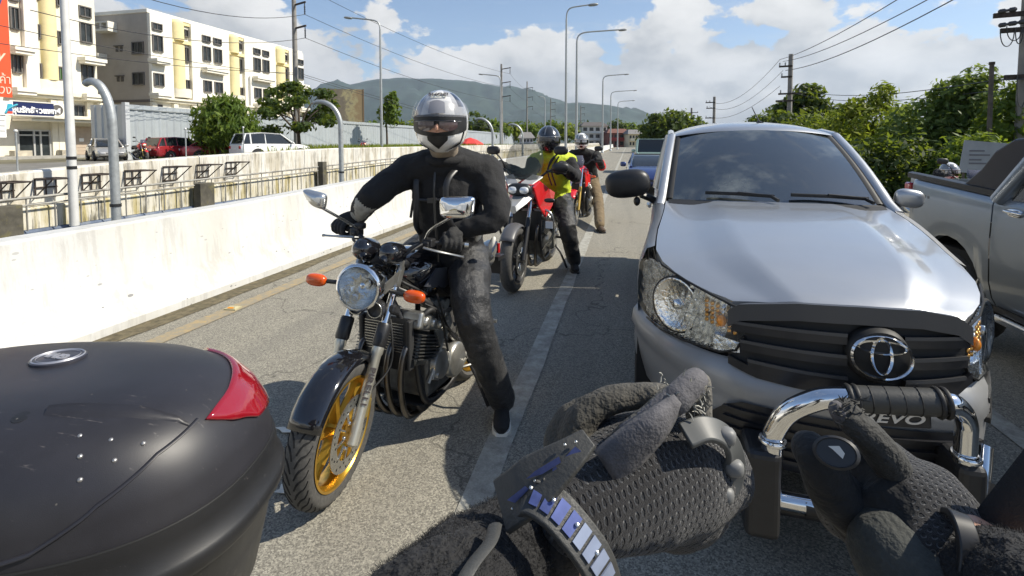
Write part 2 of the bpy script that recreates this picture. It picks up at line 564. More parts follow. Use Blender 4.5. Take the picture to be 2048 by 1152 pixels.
# kerb of the right verge
mb = MB()
mb.bb((6.4, -10, -.01), (6.58, 250, .14))
tag(mb.build('kerb', CONC, smooth=0, bevel=.02), kind='structure')
# reflector stud and scraps of torn paper on the tarmac
st = thing('road_stud', 'small square yellow reflective stud on the yellow edge line', 'road stud', (-3.72, 4.05, .006), 0.1)
mb = MB()
mb.prism([Vector((x, y, 0)) for x, y in ((-.06, -.05), (.06, -.05), (.06, .05), (-.06, .05))], (0, 0, .012))
mb.loft([[Vector((sx * .05, sy * .04, .012)) for sx, sy in ((-1, -1), (1, -1), (1, 1), (-1, 1))], [Vector((sx * .035, sy * .018, .025)) for sx, sy in ((-1, -1), (1, -1), (1, 1), (-1, 1))]])
mb.build('stud_body', M('stud', (.42, .38, .22), .5, var=.2), st, 0)
mb = MB()
mb.quad((-.034, -.0385, .0165), (.034, -.0385, .0165), (.027, -.0235, .0245), (-.027, -.0235, .0245))
mb.build('reflector', M('amber_plastic', (.75, .28, .02), .25), st, 0)
for k, (px, py, a, lab) in enumerate([(572, 862, .09, 'white paper scrap left of the gold front wheel, highest of the scraps'), (576, 985, .11, 'largest torn white scrap at the foot of the gold wheel'),
          (590, 958, .055, 'small torn white scrap beside the front tyre, above the big one'), (562, 940, .05, 'thin white flake furthest left of the front tyre'),
          (565, 955, .04, 'tiny white flake just below the furthest-left flake')]):
 c = atZ(px, py)
 mb = MB()
 poly = []
 for j in range(8):
  t = 2 * math.pi * j / 8
  rr = a * .5 * rng.uniform(.45, 1.1)
  poly.append(Vector((rr * math.cos(t) * 1.5, rr * math.sin(t) * .75, .008 + rng.uniform(0, .006))))
 mb.prism(poly, (0, 0, .0025))
 o = mb.build('paper_scrap', M('paper', (.68, .66, .58), .8, var=.15), None, 0)
 o.location = (c.x, c.y, .0)
 tag(o, lab, 'paper scrap', 'paper scraps by the front wheel')
# ------------------------------------------------------------------ concrete barrier along the lane
BARR = mat_wall('barrier_white', (.58, .58, .56), .42, pits=1.0, moss=(.50, .48, .41), dark=(.34, .33, .31), sx=1.4)
def lerp_tab(tab, y):
 if y <= tab[0][0]:
  return tab[0][1]
 for (a, va), (b, vb) in zip(tab, tab[1:]):
  if y <= b:
   return va + (vb - va) * (y - a) / (b - a)
 return tab[-1][1]
barrier = thing('concrete_barrier', 'long white painted concrete barrier running beside the left lane', 'barrier', (-4.3, 0, 0))
B_TOP = [(-2, .86), (2.7, .89), (5, .90), (7, .95), (9, 1.0), (60, 1.0)]
yj = -3.9
while yj < 220:
 ln = 5.992 if yj < 60 else 11.99
 rows = []
 for k in range(9):
  y = yj + ln * k / 8
  h = lerp_tab(B_TOP, y)
  xo = -4.22 + (0 if y < 60 else -(y - 60) ** 2 * .00004)
  rows.append([Vector((xo + a, y, z)) for a, z in ((0, -.01), (0, .075), (-.055, .14), (-.17, .36), (-.215, h - .02), (-.235, h), (-.44, h), (-.455, h - .02), (-.48, -.6))])
 mb = MB()
 mb.loft([list(reversed(r_)) for r_ in rows])
 mb.build('barrier_segment', BARR, barrier, 25, world=True)
 yj += ln + .008
mb = MB()
c = atX(727, 655, -4.36)
# ------------------------------------------------------------------ underpass wall on the far side of the trench
W_TOP = [(-20, 1.0), (6, 1.10), (8.7, 1.26), (15, 1.42), (300, 1.45)]
W_RAIL = [(-20, .5), (6, .60), (12.8, .71), (19, .84), (40, .95), (300, .98)]
WUP = mat_wall('wall_upper', (.66, .64, .58), .62, moss=(.34, .29, .19), dark=(.09, .08, .07), sx=1.7)
WLO = mat_wall('wall_lower', (.64, .61, .52), .80, moss=(.36, .29, .08), dark=(.03, .028, .025), sx=2.4)
BLUE = M('blue_band', (.10, .13, .19), .8, var=.35, vs=6, dirt=(.28, .27, .22), dscale=3, damt=.8)
trwall = thing('retaining_wall', 'stained white retaining wall across the underpass trench', 'wall', (-10, 0, 0))
y = -6.0
while y < 230:
 ln = 3.98 if y < 60 else 15.98
 rows_u, rows_l, rows_b = [], [], []
 for k in range(3):
  yy = y + ln * k / 2
  zt, zr = lerp_tab(W_TOP, yy), lerp_tab(W_RAIL, yy)
  rows_u.append([Vector((-10.0 + a, yy, z)) for a, z in ((0, zr - .06), (0, zt - .03), (-.03, zt), (-.27, zt), (-.30, zt - .03), (-.30, zr - .06))])
  rows_l.append([Vector((-9.78 + a, yy, z)) for a, z in ((0, .16), (0, zr - .10), (-.03, zr - .07), (-.5, zr - .07), (-.5, .16))])
  rows_b.append([Vector((-9.70 + a, yy, z)) for a, z in ((0, -2.3), (0, .12), (-.03, .155), (-.58, .155), (-.58, -2.3))])
 for nm, rw, mt in (('wall_panel', rows_u, WUP), ('lower_panel', rows_l, WLO), ('footing', rows_b, BLUE)):
  mb = MB()
  mb.loft(rw)
  mb.build(nm, mt, trwall, 30, world=True)
 y += ln + .02
rail = thing('handrail', 'low weathered pipe handrail on the ledge of the retaining wall', 'handrail', (-9.7, 0, 0))
RAILM = M('rail_grey', (.30, .29, .26), .6, .2, var=.35, vs=7, dirt=(.10, .07, .05), dscale=6)
for off, rr in ((.10, .023), (-.02, .015)):
 mb = MB()
 mb.tube([Vector((-9.66, yy, lerp_tab(W_RAIL, yy) + off)) for yy in (-4, 2, 6, 9, 12.8, 16, 19, 25, 40, 70, 120, 200)], rr, 8)
 mb.build('rail_pipe', RAILM, rail, 60, world=True)
yy = 2.0
post_me = None
while yy < 44:
 zr = lerp_tab(W_RAIL, yy)
 mb = MB()
 mb.tube([(0, 0, .0), (0, 0, zr - .05 - .15)], .013, 6)
 if post_me is None:
  o = mb.build('rail_post', RAILM, rail, 60)
  post_me = o.data
  base_h = zr - .20
 else:
  o = link('rail_post', post_me, [], rail)
 o.location = (.035, yy, .155)
 o.scale = (1, 1, (zr + .10 - .155) / base_h)
 yy += .42
# service pillars on the ledge
for px, wd, lab in ((412, .40, 'dark stained pier under the fifth bracket on the retaining wall'), (648, .22, 'narrow dark box on the ledge behind the second hooked post'), (5, .5, 'dark weathered pier on the ledge at the near end of the wall')):
 q = atX(px, 390 if px > 100 else 440, -9.55)
 mb = MB()
 zr = lerp_tab(W_RAIL, q.y)
 mb.bb((-9.69, q.y - wd / 2, .0), (-9.50, q.y + wd / 2, zr + (.02 if px != 648 else .26)))
 o = mb.build('concrete_pier', M('pier_dark', (.085, .078, .06), .85, var=.4, vs=5, dirt=(.25, .22, .05), dscale=4), None, 0, bevel=.012)
 tag(o, lab, 'pier')
# steel brackets on the wall
mb = MB()
for a, b in (((0, -.13, 0), (0, -.13, .27)), ((0, .13, 0), (0, .13, .27)), ((0, 0, 0), (0, 0, .27)), ((0, -.145, 0), (0, .145, 0)), ((0, -.145, .135), (0, .145, .135)),
    ((0, -.145, .27), (0, .145, .27)), ((0, .13, .27), (.34, .13, .27)), ((0, -.13, .27), (.34, -.13, .27)), ((0, .13, .0), (.34, .13, .27)), ((0, -.13, .0), (.34, -.13, .27)), ((.34, -.145, .27), (.34, .145, .27))):
 mb.tube([a, b], .0115, 4)
br_me = mb.mesh('bracket_frame', 0)
bl = ['first', 'second', 'third', 'fourth', 'fifth', 'sixth', 'seventh']
for k, (px, py) in enumerate([(3, 386), (92, 377), (183, 367), (266, 358), (340, 349), (406, 344), (463, 338)]):
 q = atX(px, py, -9.97)
 o = link('wall_bracket', br_me, RUST if k == 0 else [], None)
 o.location = (-9.97, q.y, q.z - .13)
 o.scale = (1.2, 1.25, 1.15)
 tag(o, f'rusty triangular steel bracket on the white wall, {bl[k]} from the near end', 'bracket', 'steel brackets on the retaining wall')
# hooked grey posts standing behind the barrier
def hook_post(name, label, base, top_z, reach, rise, r, group=None):
 t = thing(name, label, 'post', base, 0, group)
 h = top_z - base[2]
 mb = MB()
 up = h - rise
 pts = [Vector((0, 0, 0)), Vector((0, 0, up * .5)), Vector((0, 0, up))]
 for k in range(1, 15):
  a = math.pi * .5 * 1.22 * k / 14
  pts.append(Vector((-reach * (1 - math.cos(a)), -reach * .15 * (1 - math.cos(a)), up + rise * math.sin(a))))
 mb.tube(pts, [r] * (len(pts) - 5) + [r * .98, r * .95, r * .9, r * .84, r * .78], 12)
 mb.build('pole', GALV, t, 60)
 mb = MB()
 mb.lathe([(r * 1.18, 0), (r * 1.18, .03)], (0, 0, up * .80), (0, 0, 1), 14)
 mb.build('clamp_band', BLACKP, t, 60)
 mb = MB()
 mb.bb((-r * 2, -r * 2, 0), (r * 2, r * 2, .015))
 mb.build('base_plate', GALV, t, 0)
 return t
hk = [(3.93, 2.22, .041, 'nearest and thickest grey hooked post behind the barrier'), (7.96, 2.34, .042, 'second grey hooked post from the near end, by the rider\'s shoulder'),
  (18.2, 2.52, .05, 'third grey hooked post, just right of the front rider\'s helmet'), (23.7, 2.50, .05, 'farthest grey hooked post, left of the second rider\'s helmet')]
for k, (yy, tz, r_, lab) in enumerate(hk):
 hook_post('hooked_post', lab, (-4.95, yy, -2.2), tz, (.20, .36, .5, .5)[k], (.44, .44, .6, .6)[k], r_, 'hooked posts along the barrier')
# tall straight pole with black bands on the far wall
q = atX(152, 420, -9.5)
t = thing('lamp_pole', 'tall white straight pole with two black bands, at the left building', 'pole', (-9.55, q.y, .15))
mb = MB()
mb.tube([(0, 0, 0), (0, 0, 4.5), (0, 0, 9.2)], [.072, .06, .05], 12)
mb.build('pole', POLEW, t, 60)
for z in (1.0, 1.17):
 mb = MB()
 mb.lathe([(.0735, 0), (.0735, .055)], (0, 0, z), (0, 0, 1), 12)
 mb.build('black_band', BLACKP, t, 60)
# thin short posts on the top of the far wall
for k, (px, ytop, ybot, lab) in enumerate([(36, 262, 352, 'thin post with round lamp head by the glass shop doors'), (373, 258, 330, 'thin grey post in front of the two red cars'), (488, 255, 318, 'thin grey post by the rear of the white car')]):
 q = atX(px, ybot, -10.15)
 qt = atX(px, ytop, -10.15)
 t = thing('thin_post', lab, 'post', tuple(q), 0, 'thin posts on the retaining wall')
 mb = MB()
 mb.tube([(0, 0, -.15), (0, 0, qt.z - q.z)], .014, 8)
 mb.build('pole', GALV, t, 60)
 mb = MB()
 mb.ell((0, 0, qt.z - q.z), (.03, .03, .03), None, 10, 6)
 mb.build('knob', POLEW, t, 180)
 mb = MB()
 mb.lathe([(.05, -.02), (.045, .03), (.016, .05)], (0, 0, -.02), (0, 0, 1), 10)
 mb.build('base_cap', RUST, t, 60)
# ------------------------------------------------------------------ mountains and haze
def mountain(name, ridge, d, depth, mat, seed):
 """ridge: list of pixel columns and heights; a real sloping range at distance d"""
 rows = []
 n = 120
 pxs = [ridge[0][0] + (ridge[-1][0] - ridge[0][0]) * i / n for i in range(n + 1)]
 tops = [lerp_tab(ridge, p) for p in pxs]
 for j in range(30):
  f = j / 29
  row = []
  for p, ty in zip(pxs, tops):
   base = P(p, 290, d)
   top = P(p, ty, d)
   hgt = max(0.0, top.z - 0.0)
   dirv = Vector((base.x, base.y, 0)).normalized()
   pos = Vector((base.x, base.y, 0)) + dirv * ((f - .55) * depth)
   prof_ = max(0.0, 1 - abs(f - .55) / .55) ** .9
   nz = mnoise.fractal(Vector((pos.x * .0016 + seed, pos.y * .0016, 0)), 0.7, 2.1, 6)
   z = hgt * prof_ * (1 + .34 * nz * (1 if abs(f - .55) > .05 else .10)) - 4
   row.append(Vector((pos.x, pos.y, z)))
  rows.append(row)
 mb = MB()
 mb.grid(rows)
 return tag(mb.build(name, mat, smooth=180), kind='structure')
MTN = M('mountain_forest', (.024, .045, .034), .95, var=.35, vs=.006, dirt=(.055, .08, .04), dscale=.0035, damt=.5)
mountain('mountain', [(380, 262), (520, 225), (610, 186), (680, 172), (740, 160), (800, 155), (870, 156), (930, 161), (990, 170), (1060, 183), (1120, 200), (1200, 230), (1300, 262), (1400, 285)], 5200, 3000, MTN, 1.0)
mountain('mountain', [(860, 270), (960, 236), (1050, 215), (1110, 205), (1160, 204), (1215, 208), (1260, 218), (1310, 236), (1360, 256), (1440, 284)], 4300, 2000, MTN, 4.0)
# ------------------------------------------------------------------ buildings on the left
FX = -44.0
CREAM = M('cream_paint', (.72, .68, .56), .8, var=.06, vs=1.5, dirt=(.50, .46, .36), dscale=.7, damt=.35)
WHITEP = M('white_wall_paint', (.78, .75, .66), .8, var=.05, vs=1.2, dirt=(.55, .50, .40), dscale=.8, damt=.3)
YELP = M('yellow_wall_paint', (.76, .66, .36), .8, var=.08, vs=1.5, dirt=(.62, .52, .28), dscale=.8, damt=.35)
BROWNP = M('brown_grey_render', (.40, .36, .31), .85, var=.08, vs=.8, dirt=(.30, .27, .23), dscale=.5, damt=.4)
GLASSD = M('dark_window', (.025, .03, .032), .08, var=.6, vs=.8, ior=1.5)
FRAMEB = M('window_frame', (.12, .11, .10), .5)
FRAMEW = M('white_frame', (.66, .64, .58), .6)
SHUT = M('shutter_pink', (.42, .34, .26), .75, var=.1, vs=3)
def fY(px):
 return atX(px, 285, FX).y
def fZ(px, py):
 return atX(px, py, FX).z
win_cache = {}
def window(root, x, y0, y1, z0, z1, frame=FRAMEB, axis='x', glass=None, depth=.14):
 """a window in a wall facing +X (axis x) or -Y (axis y): recessed frame with a pane"""
 w, h = y1 - y0, z1 - z0
 key = (round(w, 2), round(h, 2), axis, frame.name, (glass or GLASSD).name)
 if key not in win_cache:
  t = .07
  a = MB()
  g = MB()
  bars = [((0, -w / 2 - .02, -h / 2 - .02), (depth, -w / 2 + t, h / 2 + .02)), ((0, w / 2 - t, -h / 2 - .02), (depth, w / 2 + .02, h / 2 + .02)),
    ((0, -w / 2 + t, h / 2 - t), (depth, w / 2 - t, h / 2 + .02)), ((0, -w / 2 + t, -h / 2 - .02), (depth + .08, w / 2 - t, -h / 2 + t)), ((0.02, -t * .4, -h / 2 + t), (depth * .7, t * .4, h / 2 - t))]
  for lo, hi in bars:
   a.bb(lo, hi)
  g.bb((0.01, -w / 2 + t, -h / 2 + t), (.05, -t * .4 - .003, h / 2 - t))
  g.bb((0.01, t * .4 + .003, -h / 2 + t), (.05, w / 2 - t, h / 2 - t))
  if axis == 'y':
   for m_ in (a, g):
    m_.v = [(v[1], -v[0], v[2]) for v in m_.v]
  win_cache[key] = (a.mesh('window', 0), g.mesh('pane', 0))
  win_cache[key][0].materials.append(frame)
  win_cache[key][1].materials.append(glass or GLASSD)
 fm, gm = win_cache[key]
 o = link('window', fm, [], root)
 if axis == 'x':
  o.location = Vector((x - .03, (y0 + y1) / 2, (z0 + z1) / 2)) - root.location
 else:
  o.location = Vector(((y0 + y1) / 2, x + .03, (z0 + z1) / 2)) - root.location
 link('pane', gm, [], o)
 return o
def balcony(root, y0, y1, z0, h=1.0, out=.9, solid=False, name='balcony'):
 mb = MB()
 mb.bb((FX + .005, y0, z0 - .28), (FX + out, y1, z0))
 mb.bb((FX + .007, y0 + .08, z0 - .50), (FX + out - .12, y1 - .08, z0 - .285))
 o = mb.build(name, WHITEP, root, 0, world=True)
 mb = MB()
 for z in (z0 + h, z0 + .12):
  mb.bb((FX + out - .07, y0, z - .04), (FX + out - .02, y1, z))
  for yy in (y0, y1 - .05):
   mb.bb((FX + .005, yy, z - .04), (FX + out - .07, yy + .05, z))
 n = max(3, int((y1 - y0) / .22))
 for i in range(n + 1):
  yy = y0 + (y1 - y0 - .05) * i / n
  mb.bb((FX + out - .06, yy, z0 + .005), (FX + out - .03, yy + .04, z0 + h - .042))
 for yy in (y0 + .005, y1 - .045):
  for xx in (.25, .5):
   mb.bb((FX + xx, yy, z0 + .005), (FX + xx + .03, yy + .04, z0 + h - .042))
 mb.build('balcony_railing', FRAMEW, o, 0)
 return o
# far block -------------------------------------------------------------
Yc = fY(303)
px_at = fY
ROOFZ = fZ(303, 20)
Y_END = fY(606)
b2 = thing('apartment_block', 'cream and white four storey block with yellow half-round bays and grey end wall', 'building', (FX, Yc, .45))
mb = MB()
zb = .3
mb.bb((FX - 13.5, Yc, zb), (FX, Y_END, ROOFZ - .35))
o = mb.build('wall', [WHITEP, BROWNP], b2, 0, world=True)
for p in o.data.polygons:
 if p.normal.y < -.5:
  p.material_index = 1
mb = MB()
mb.bb((FX - 13.6, Yc - .08, ROOFZ - .345), (FX + .12, Y_END + .1, ROOFZ))
mb.build('parapet', WHITEP, b2, 0, world=True, bevel=.04)
yel = [(347, 384), (459, 489), (551, 578)]
segs = [(303, 347), (384, 459), (489, 551), (578, 606)]
wins = [[(306, 326)], [(405, 421), (427, 443)], [(506, 520), (524, 537)], [(593, 605)]]
zt = lambda py: fZ(303, py)
for a, b in segs:
 y0, y1 = fY(a), fY(b)
 mb = MB()
 mb.bb((FX + .01, y0, zt(197)), (FX + .34, y1, ROOFZ - .36))
 mb.build('facade_panel', WHITEP, b2, 0, world=True, bevel=.05)
OUT = .34
for (a, b) in yel:
 y0, y1 = fY(a), fY(b)
 ym = y0 + (y1 - y0) * .34
 rad = (y1 - y0) * .30
 for z0, z1 in ((zt(70), zt(35)), (zt(172), zt(80))):
  mb = MB()
  mb.tube([(FX + .02, ym, z0), (FX + .02, ym, z1)], rad, 22)
  if z1 == zt(35):
   mb.ell((FX + .02, ym, z1), (rad, rad, rad * .8), None, 22, 8)
  mb.build('round_bay', YELP, b2, 50, world=True)
 mb = MB()
 mb.tube([(FX + .1, (y0 + y1) / 2, zt(190)), (FX + .1, (y0 + y1) / 2, zt(171))], (y1 - y0) * .46, 24, flat=.62, up=(1, 0, 0))
 mb.build('bay_sill', CREAM, b2, 50, world=True)
 for za, zc, xo in ((75, 68, .30), (35, 30, .2)):
  mb = MB()
  mb.bb((FX + .005, y0, zt(za)), (FX + xo, y1, zt(zc)))
  mb.build('bay_lintel', YELP, b2, 0, world=True)
 for z0, z1 in ((zt(58), zt(42)), (zt(112), zt(80)), (zt(170), zt(150))):
  window(b2, FX + .02, y1 - (y1 - y0) * .32, y1 - .08, z0, z1)
for bay in wins:
 y0, y1 = fY(bay[0][0]), fY(bay[-1][1])
 for wa, wb in bay:
  wy0, wy1 = fY(wa), fY(wb)
  for za, zc in ((60, 46), (103, 70), (172, 146)):
   window(b2, FX + OUT, wy0, wy1, zt(za), zt(zc))
  window(b2, FX + .02, wy0, wy1, zt(231), zt(208))
 pad = .25
 balcony(b2, y0 - pad, y1 + pad, zt(118), zt(100) - zt(118), 1.15)
 balcony(b2, y0 - pad, y1 + pad, zt(186), zt(166) - zt(186), 1.15)
mb = MB()
mb.bb((FX + .005, Yc, zt(198)), (FX + .62, Y_END, zt(193.5)))
mb.bb((FX + .005, Yc, zt(203)), (FX + .42, Y_END, zt(198.3)))
mb.build('cornice', CREAM, b2, 0, world=True, bevel=.05)
mb = MB()
mb.bb((FX + .005, Yc + .2, zt(239)), (FX + 1.5, Y_END, zt(234)))
mb.build('canopy', CREAM, b2, 0, world=True, bevel=.03)
for px in (303, 346, 384, 459, 489, 551, 578, 604):
 mb = MB()
 yy = fY(px)
 mb.bb((FX + .006, yy, .3), (FX + .30, yy + .5, zt(204)))
 mb.build('pilaster', CREAM, b2, 0, world=True)
for px0, px1 in ((308, 344), (388, 455), (493, 548)):
 mb = MB()
 mb.bb((FX + .012, fY(px0) + .3, .5), (FX + .08, fY(px1), zt(243)))
 mb.build('roller_shutter', M('shutter_grey', (.20, .20, .20), .6, var=.1), b2, 0, world=True)
# end wall openings
for xa, xb, za, zc in ((265, 288, 108, 84), (264, 287, 170, 145), (264, 287, 232, 211)):
 def ex(px):
  r = _ray(px, 100)
  return (EYEV + r * (Yc / r.y)).x
 def ez(px, py):
  r = _ray(px, py)
  return (EYEV + r * (Yc / r.y)).z
 window(b2, Yc, ex(xa), ex(xb), ez(276, za), ez(276, zc), FRAMEB, 'y')
for py in (98, 158):
 z = ez(238, py)
 mb = MB()
 for dx in (-.35, .15):
  mb.bb((ex(238) + dx, Yc - .06, z - .25), (ex(238) + dx + .28, Yc - .005, z + .2))
 mb.bb((ex(238) - .5, Yc - .16, z + .25), (ex(238) + .55, Yc - .004, z + .32))
 mb.build('vent', M('vent_dark', (.10, .09, .08), .8), b2, 0, world=True)
mb = MB()
mb.bb((ex(303) - 13.4, Yc - .10, ez(250, 205)), (FX - .01, Yc - .004, ez(250, 200)))
mb.build('band_course', M('band_dark', (.13, .11, .10), .8), b2, 0, world=True)
for py0, py1 in ((66, 50), (124, 112)):
 mb = MB()
 x0, x1 = ex(203), ex(236 if py0 == 66 else 214)
 mb.bb((x0, Yc - .9, ez(220, py0)), (x1, Yc - .003, ez(220, py0) + .22))
 mb.bb((x0, Yc - .9, ez(220, py1)), (x1, Yc - .003, ez(220, py1) + .15))
 mb.bb((x1 - .2, Yc - .88, ez(220, py0) + .23), (x1, Yc - .02, ez(220, py1) - .01))
 mb.bb(((x0 + x1) / 2, Yc - .88, ez(220, py0) + .23), ((x0 + x1) / 2 + .2, Yc - .02, ez(220, py1) - .01))
 mb.build('rear_balcony', WHITEP, b2, 0, world=True)
mb = MB()
mb.tube([(FX + .5, fY(496), .6), (FX + .5, fY(496), zt(120))], .07, 8)
mb.build('drain_pipe', M('pipe_grey', (.4, .4, .4), .5), b2, 60, world=True)
# near block ------------------------------------------------------------
Y1a, Y1b = fY(26), fY(200)
z1 = lambda py: fZ(115, py)
b1 = thing('shop_block', 'cream shop block with blue dental sign and green blind in an upper window', 'building', (FX, Y1a, .45))
mb = MB()
mb.bb((FX - 13, Y1a - 14, .3), (FX, Y1b, z1(-40)))
mb.build('wall', CREAM, b1, 0, world=True)
mb = MB()
mb.bb((FX - 13.1, Y1a - 14.1, z1(-40) + .003), (FX + .15, Y1b + .1, z1(-46)))
mb.build('parapet', WHITEP, b1, 0, world=True)
for a, b in ((53, 80), (138, 162)):
 mb = MB()
 mb.bb((FX + .01, fY(a), z1(194)), (FX + .36, fY(b), z1(-38)))
 mb.build('facade_panel', WHITEP, b1, 0, world=True, bevel=.05)
mb = MB()
ym = fY(105)
mb.tube([(FX + .05, ym, z1(162)), (FX + .05, ym, z1(-36))], (fY(121) - fY(91)) * .5, 24)
mb.build('round_bay', YELP, b1, 50, world=True)
mb = MB()
mb.tube([(FX + .12, fY(108), z1(183)), (FX + .12, fY(108), z1(162))], (fY(136) - fY(80)) * .5, 26, flat=.35, up=(0, 0, 1))
mb.build('bay_sill', CREAM, b1, 50, world=True)
GREENB = M('green_blind', (.05, .42, .03), .6)
for px0, px1, pa, pb, gl in ((82, 90, 84, 57, None), (82, 89, 160, 132, None), (121, 131, 88, 62, None), (121, 130, 160, 133, GREENB), (88, 96, 10, -15, None), (121, 131, 12, -12, None)):
 window(b1, FX + .02, fY(px0), fY(px1), z1(pa), z1(pb), glass=gl)
for px0, px1 in ((32, 50), (168, 192)):
 for pa, pb in ((22, 0), (75, 34), (155, 112)):
  window(b1, FX + .02, fY(px0), fY(px1), z1(pa), z1(pb))
 for pz in (95, 170):
  balcony(b1, fY(px0) - .5, fY(px1) + .3, z1(pz + 14), z1(pz - 4) - z1(pz + 14), 1.2)
mb = MB()
mb.bb((FX + .006, Y1a, z1(193)), (FX + .70, Y1b, z1(183)))
mb.bb((FX + .006, Y1a, z1(199)), (FX + .45, Y1b, z1(193.3)))
mb.build('cornice', CREAM, b1, 0, world=True, bevel=.06)
mb = MB()
mb.bb((FX + .006, Y1a, z1(240)), (FX + 2.1, fY(207), z1(233)))
mb.bb((FX + .006, Y1a, z1(245)), (FX + 1.9, fY(204), z1(240.3)))
mb.build('canopy', CREAM, b1, 0, world=True, bevel=.04)
for px0, px1, pa, pb in ((146, 170, 232, 208),):
 window(b1, FX + .02, fY(px0), fY(px1), z1(pa), z1(pb))
for px in (100, 112, 172, 193):
 mb = MB()
 mb.bb((FX + .006, fY(px), z1(232 if px > 115 else 322)), (FX + .3, fY(px) + .45, z1(200)))
 mb.build('pilaster', CREAM, b1, 0, world=True)
STOREF = M('shopfront_frame', (.5, .5, .48), .4, .3)
# glass shop front with two doors
mb = MB()
gy = [fY(p) for p in (34, 66, 79, 98)]
gz0, gz1, gzm = z1(321), z1(262), z1(271)
for yy in gy:
 mb.bb((FX + .02, yy - .06, gz0), (FX + .16, yy + .06, gz1))
for zz in (gz0, gzm, gz1):
 mb.bb((FX + .022, gy[0], zz - .05), (FX + .158, gy[-1], zz + .05))
sf = mb.build('shop_door', STOREF, b1, 0, world=True)
for a, b in zip(gy, gy[1:]):
 mb = MB()
 mb.bb((FX + .03, a + .065, gz0 + .055), (FX + .08, b - .065, gzm - .055))
 mb.bb((FX + .03, a + .065, gzm + .055), (FX + .08, b - .065, gz1 - .055))
 mb.build('pane', GLASSD, sf, 0, world=True)
for px0, px1, pz in ((118, 136, 248), (148, 187, 252)):
 mb = MB()
 y0, y1 = fY(px0), fY(px1)
 mb.bb((FX + .012, y0, z1(318)), (FX + .06, y1, z1(pz)))
 n = 9
 for i in range(n):
  zz = z1(316) + (z1(pz + 2) - z1(316)) * i / n
  mb.bb((FX + .055, y0 + .03, zz), (FX + .085, y1 - .03, zz + (z1(pz) - z1(318)) / n * .8))
 mb.build('roller_shutter', SHUT, b1, 0, world=True)
mb = MB()
mb.bb((FX + .086, fY(157), z1(283)), (FX + .10, fY(166), z1(276)))
mb.build('notice', M('notice_paper', (.8, .8, .76), .7), b1, 0, world=True)
for px in (10, 106):
 mb = MB()
 mb.bb((FX + .35, fY(px), .35), (FX + .9, fY(px) + 1.1, z1(300)))
 mb.build('planter_pillar', M('pillar_stone', (.42, .38, .30), .8, var=.3, vs=2), b1, 0, world=True)
mb = MB()
mb.bb((FX, Y1a - 12, .45), (FX + 3.2, Y1b + 2, .62))
tag(mb.build('pavement', CONC, smooth=0), kind='structure')
def text_part(name, body, mat, parent, size, loc, rot, font_scale=(1, 1), depth=.02, align='CENTER', shear=0.0, bold=0.0):
 cu = bpy.data.curves.new(name, 'FONT')
 cu.body = body
 cu.size = size
 cu.extrude = depth
 cu.align_x = align
 cu.align_y = 'CENTER'
 cu.shear = shear
 cu.offset = bold
 o = bpy.data.objects.new(name, cu)
 COL.objects.link(o)
 dg = bpy.context.evaluated_depsgraph_get()
 me = bpy.data.meshes.new_from_object(o.evaluated_get(dg))
 bpy.data.objects.remove(o)
 me.name = name
 o = link(name, me, mat, parent)
 o.location = loc
 o.rotation_euler = rot
 o.scale = (font_scale[0], font_scale[1], 1)
 return o
def fS(px):
 return atX(px, 285, FX + 2.3).y
def zS(py):
 return atX(90, py, FX + 2.3).z
# blue shop sign with white Thai lettering
sg = thing('shop_sign', 'dark blue shop sign with white Thai lettering above the glass doors', 'sign', (FX + 2.15, fS(72), zS(219)))
sw = fS(115) - fS(28)
sh = zS(206) - zS(231)
mb = MB()
mb.bb((-.12, -sw / 2, -sh / 2), (0, sw / 2, sh / 2))
mb.build('sign_board', M('sign_navy', (.012, .02, .085), .4), sg, 0)
mb = MB()
for a, b in (((-.13, -sw / 2 - .05, sh / 2 + .002), (.03, sw / 2 + .05, sh / 2 + .08)), ((-.13, -sw / 2 - .05, -sh / 2 - .08), (.03, sw / 2 + .05, -sh / 2 - .002))):
 mb.bb(a, b)
mb.build('sign_frame', FRAMEW, sg, 0)
try:
 text_part('lettering', 'อุ่นรักสัตวแพทย์', M('sign_white', (.85, .85, .85), .5), sg, sh * .52, (.03, .25, -.12), (R(90), 0, R(90)), (1.0, 1.15), bold=.02)
except Exception:
 pass
sg2 = thing('shop_sign', 'white sign with teal and red bands at the left end of the blue sign', 'sign', (FX + 2.3, fS(13), zS(220)))
w2 = fS(28) - fS(-6)
mb = MB()
mb.bb((-.12, -w2 / 2, -sh * .52), (0, w2 / 2, sh * .52))
mb.build('sign_board', M('sign_white', (.85, .85, .85), .5), sg2, 0)
for z0_, z1_, c, n_ in ((-.02, .32, (.03, .33, .45), 'teal_band'), (-.22, -.04, (.02, .10, .35), 'blue_band'), (-.42, -.24, (.55, .06, .03), 'red_band')):
 mb = MB()
 mb.prism([Vector((.004, yy, zz * sh)) for yy, zz in ((w2 * .10, z0_), (w2 * .5 - .04, z0_), (w2 * .5 - .04, z1_), (w2 * .18, z1_))], (.012, 0, 0))
 mb.build(n_, M('band_' + n_, c, .5), sg2, 0)
mb = MB()
mb.tube([Vector((.01, w2 * .02 + .12 * k, -sh * .4 + sh * .7 * (k / 6) ** .5)) for k in range(7)], .07, 6)
mb.build('emblem_stroke', M('band_teal_band', (.03, .33, .45), .5), sg2, 60)
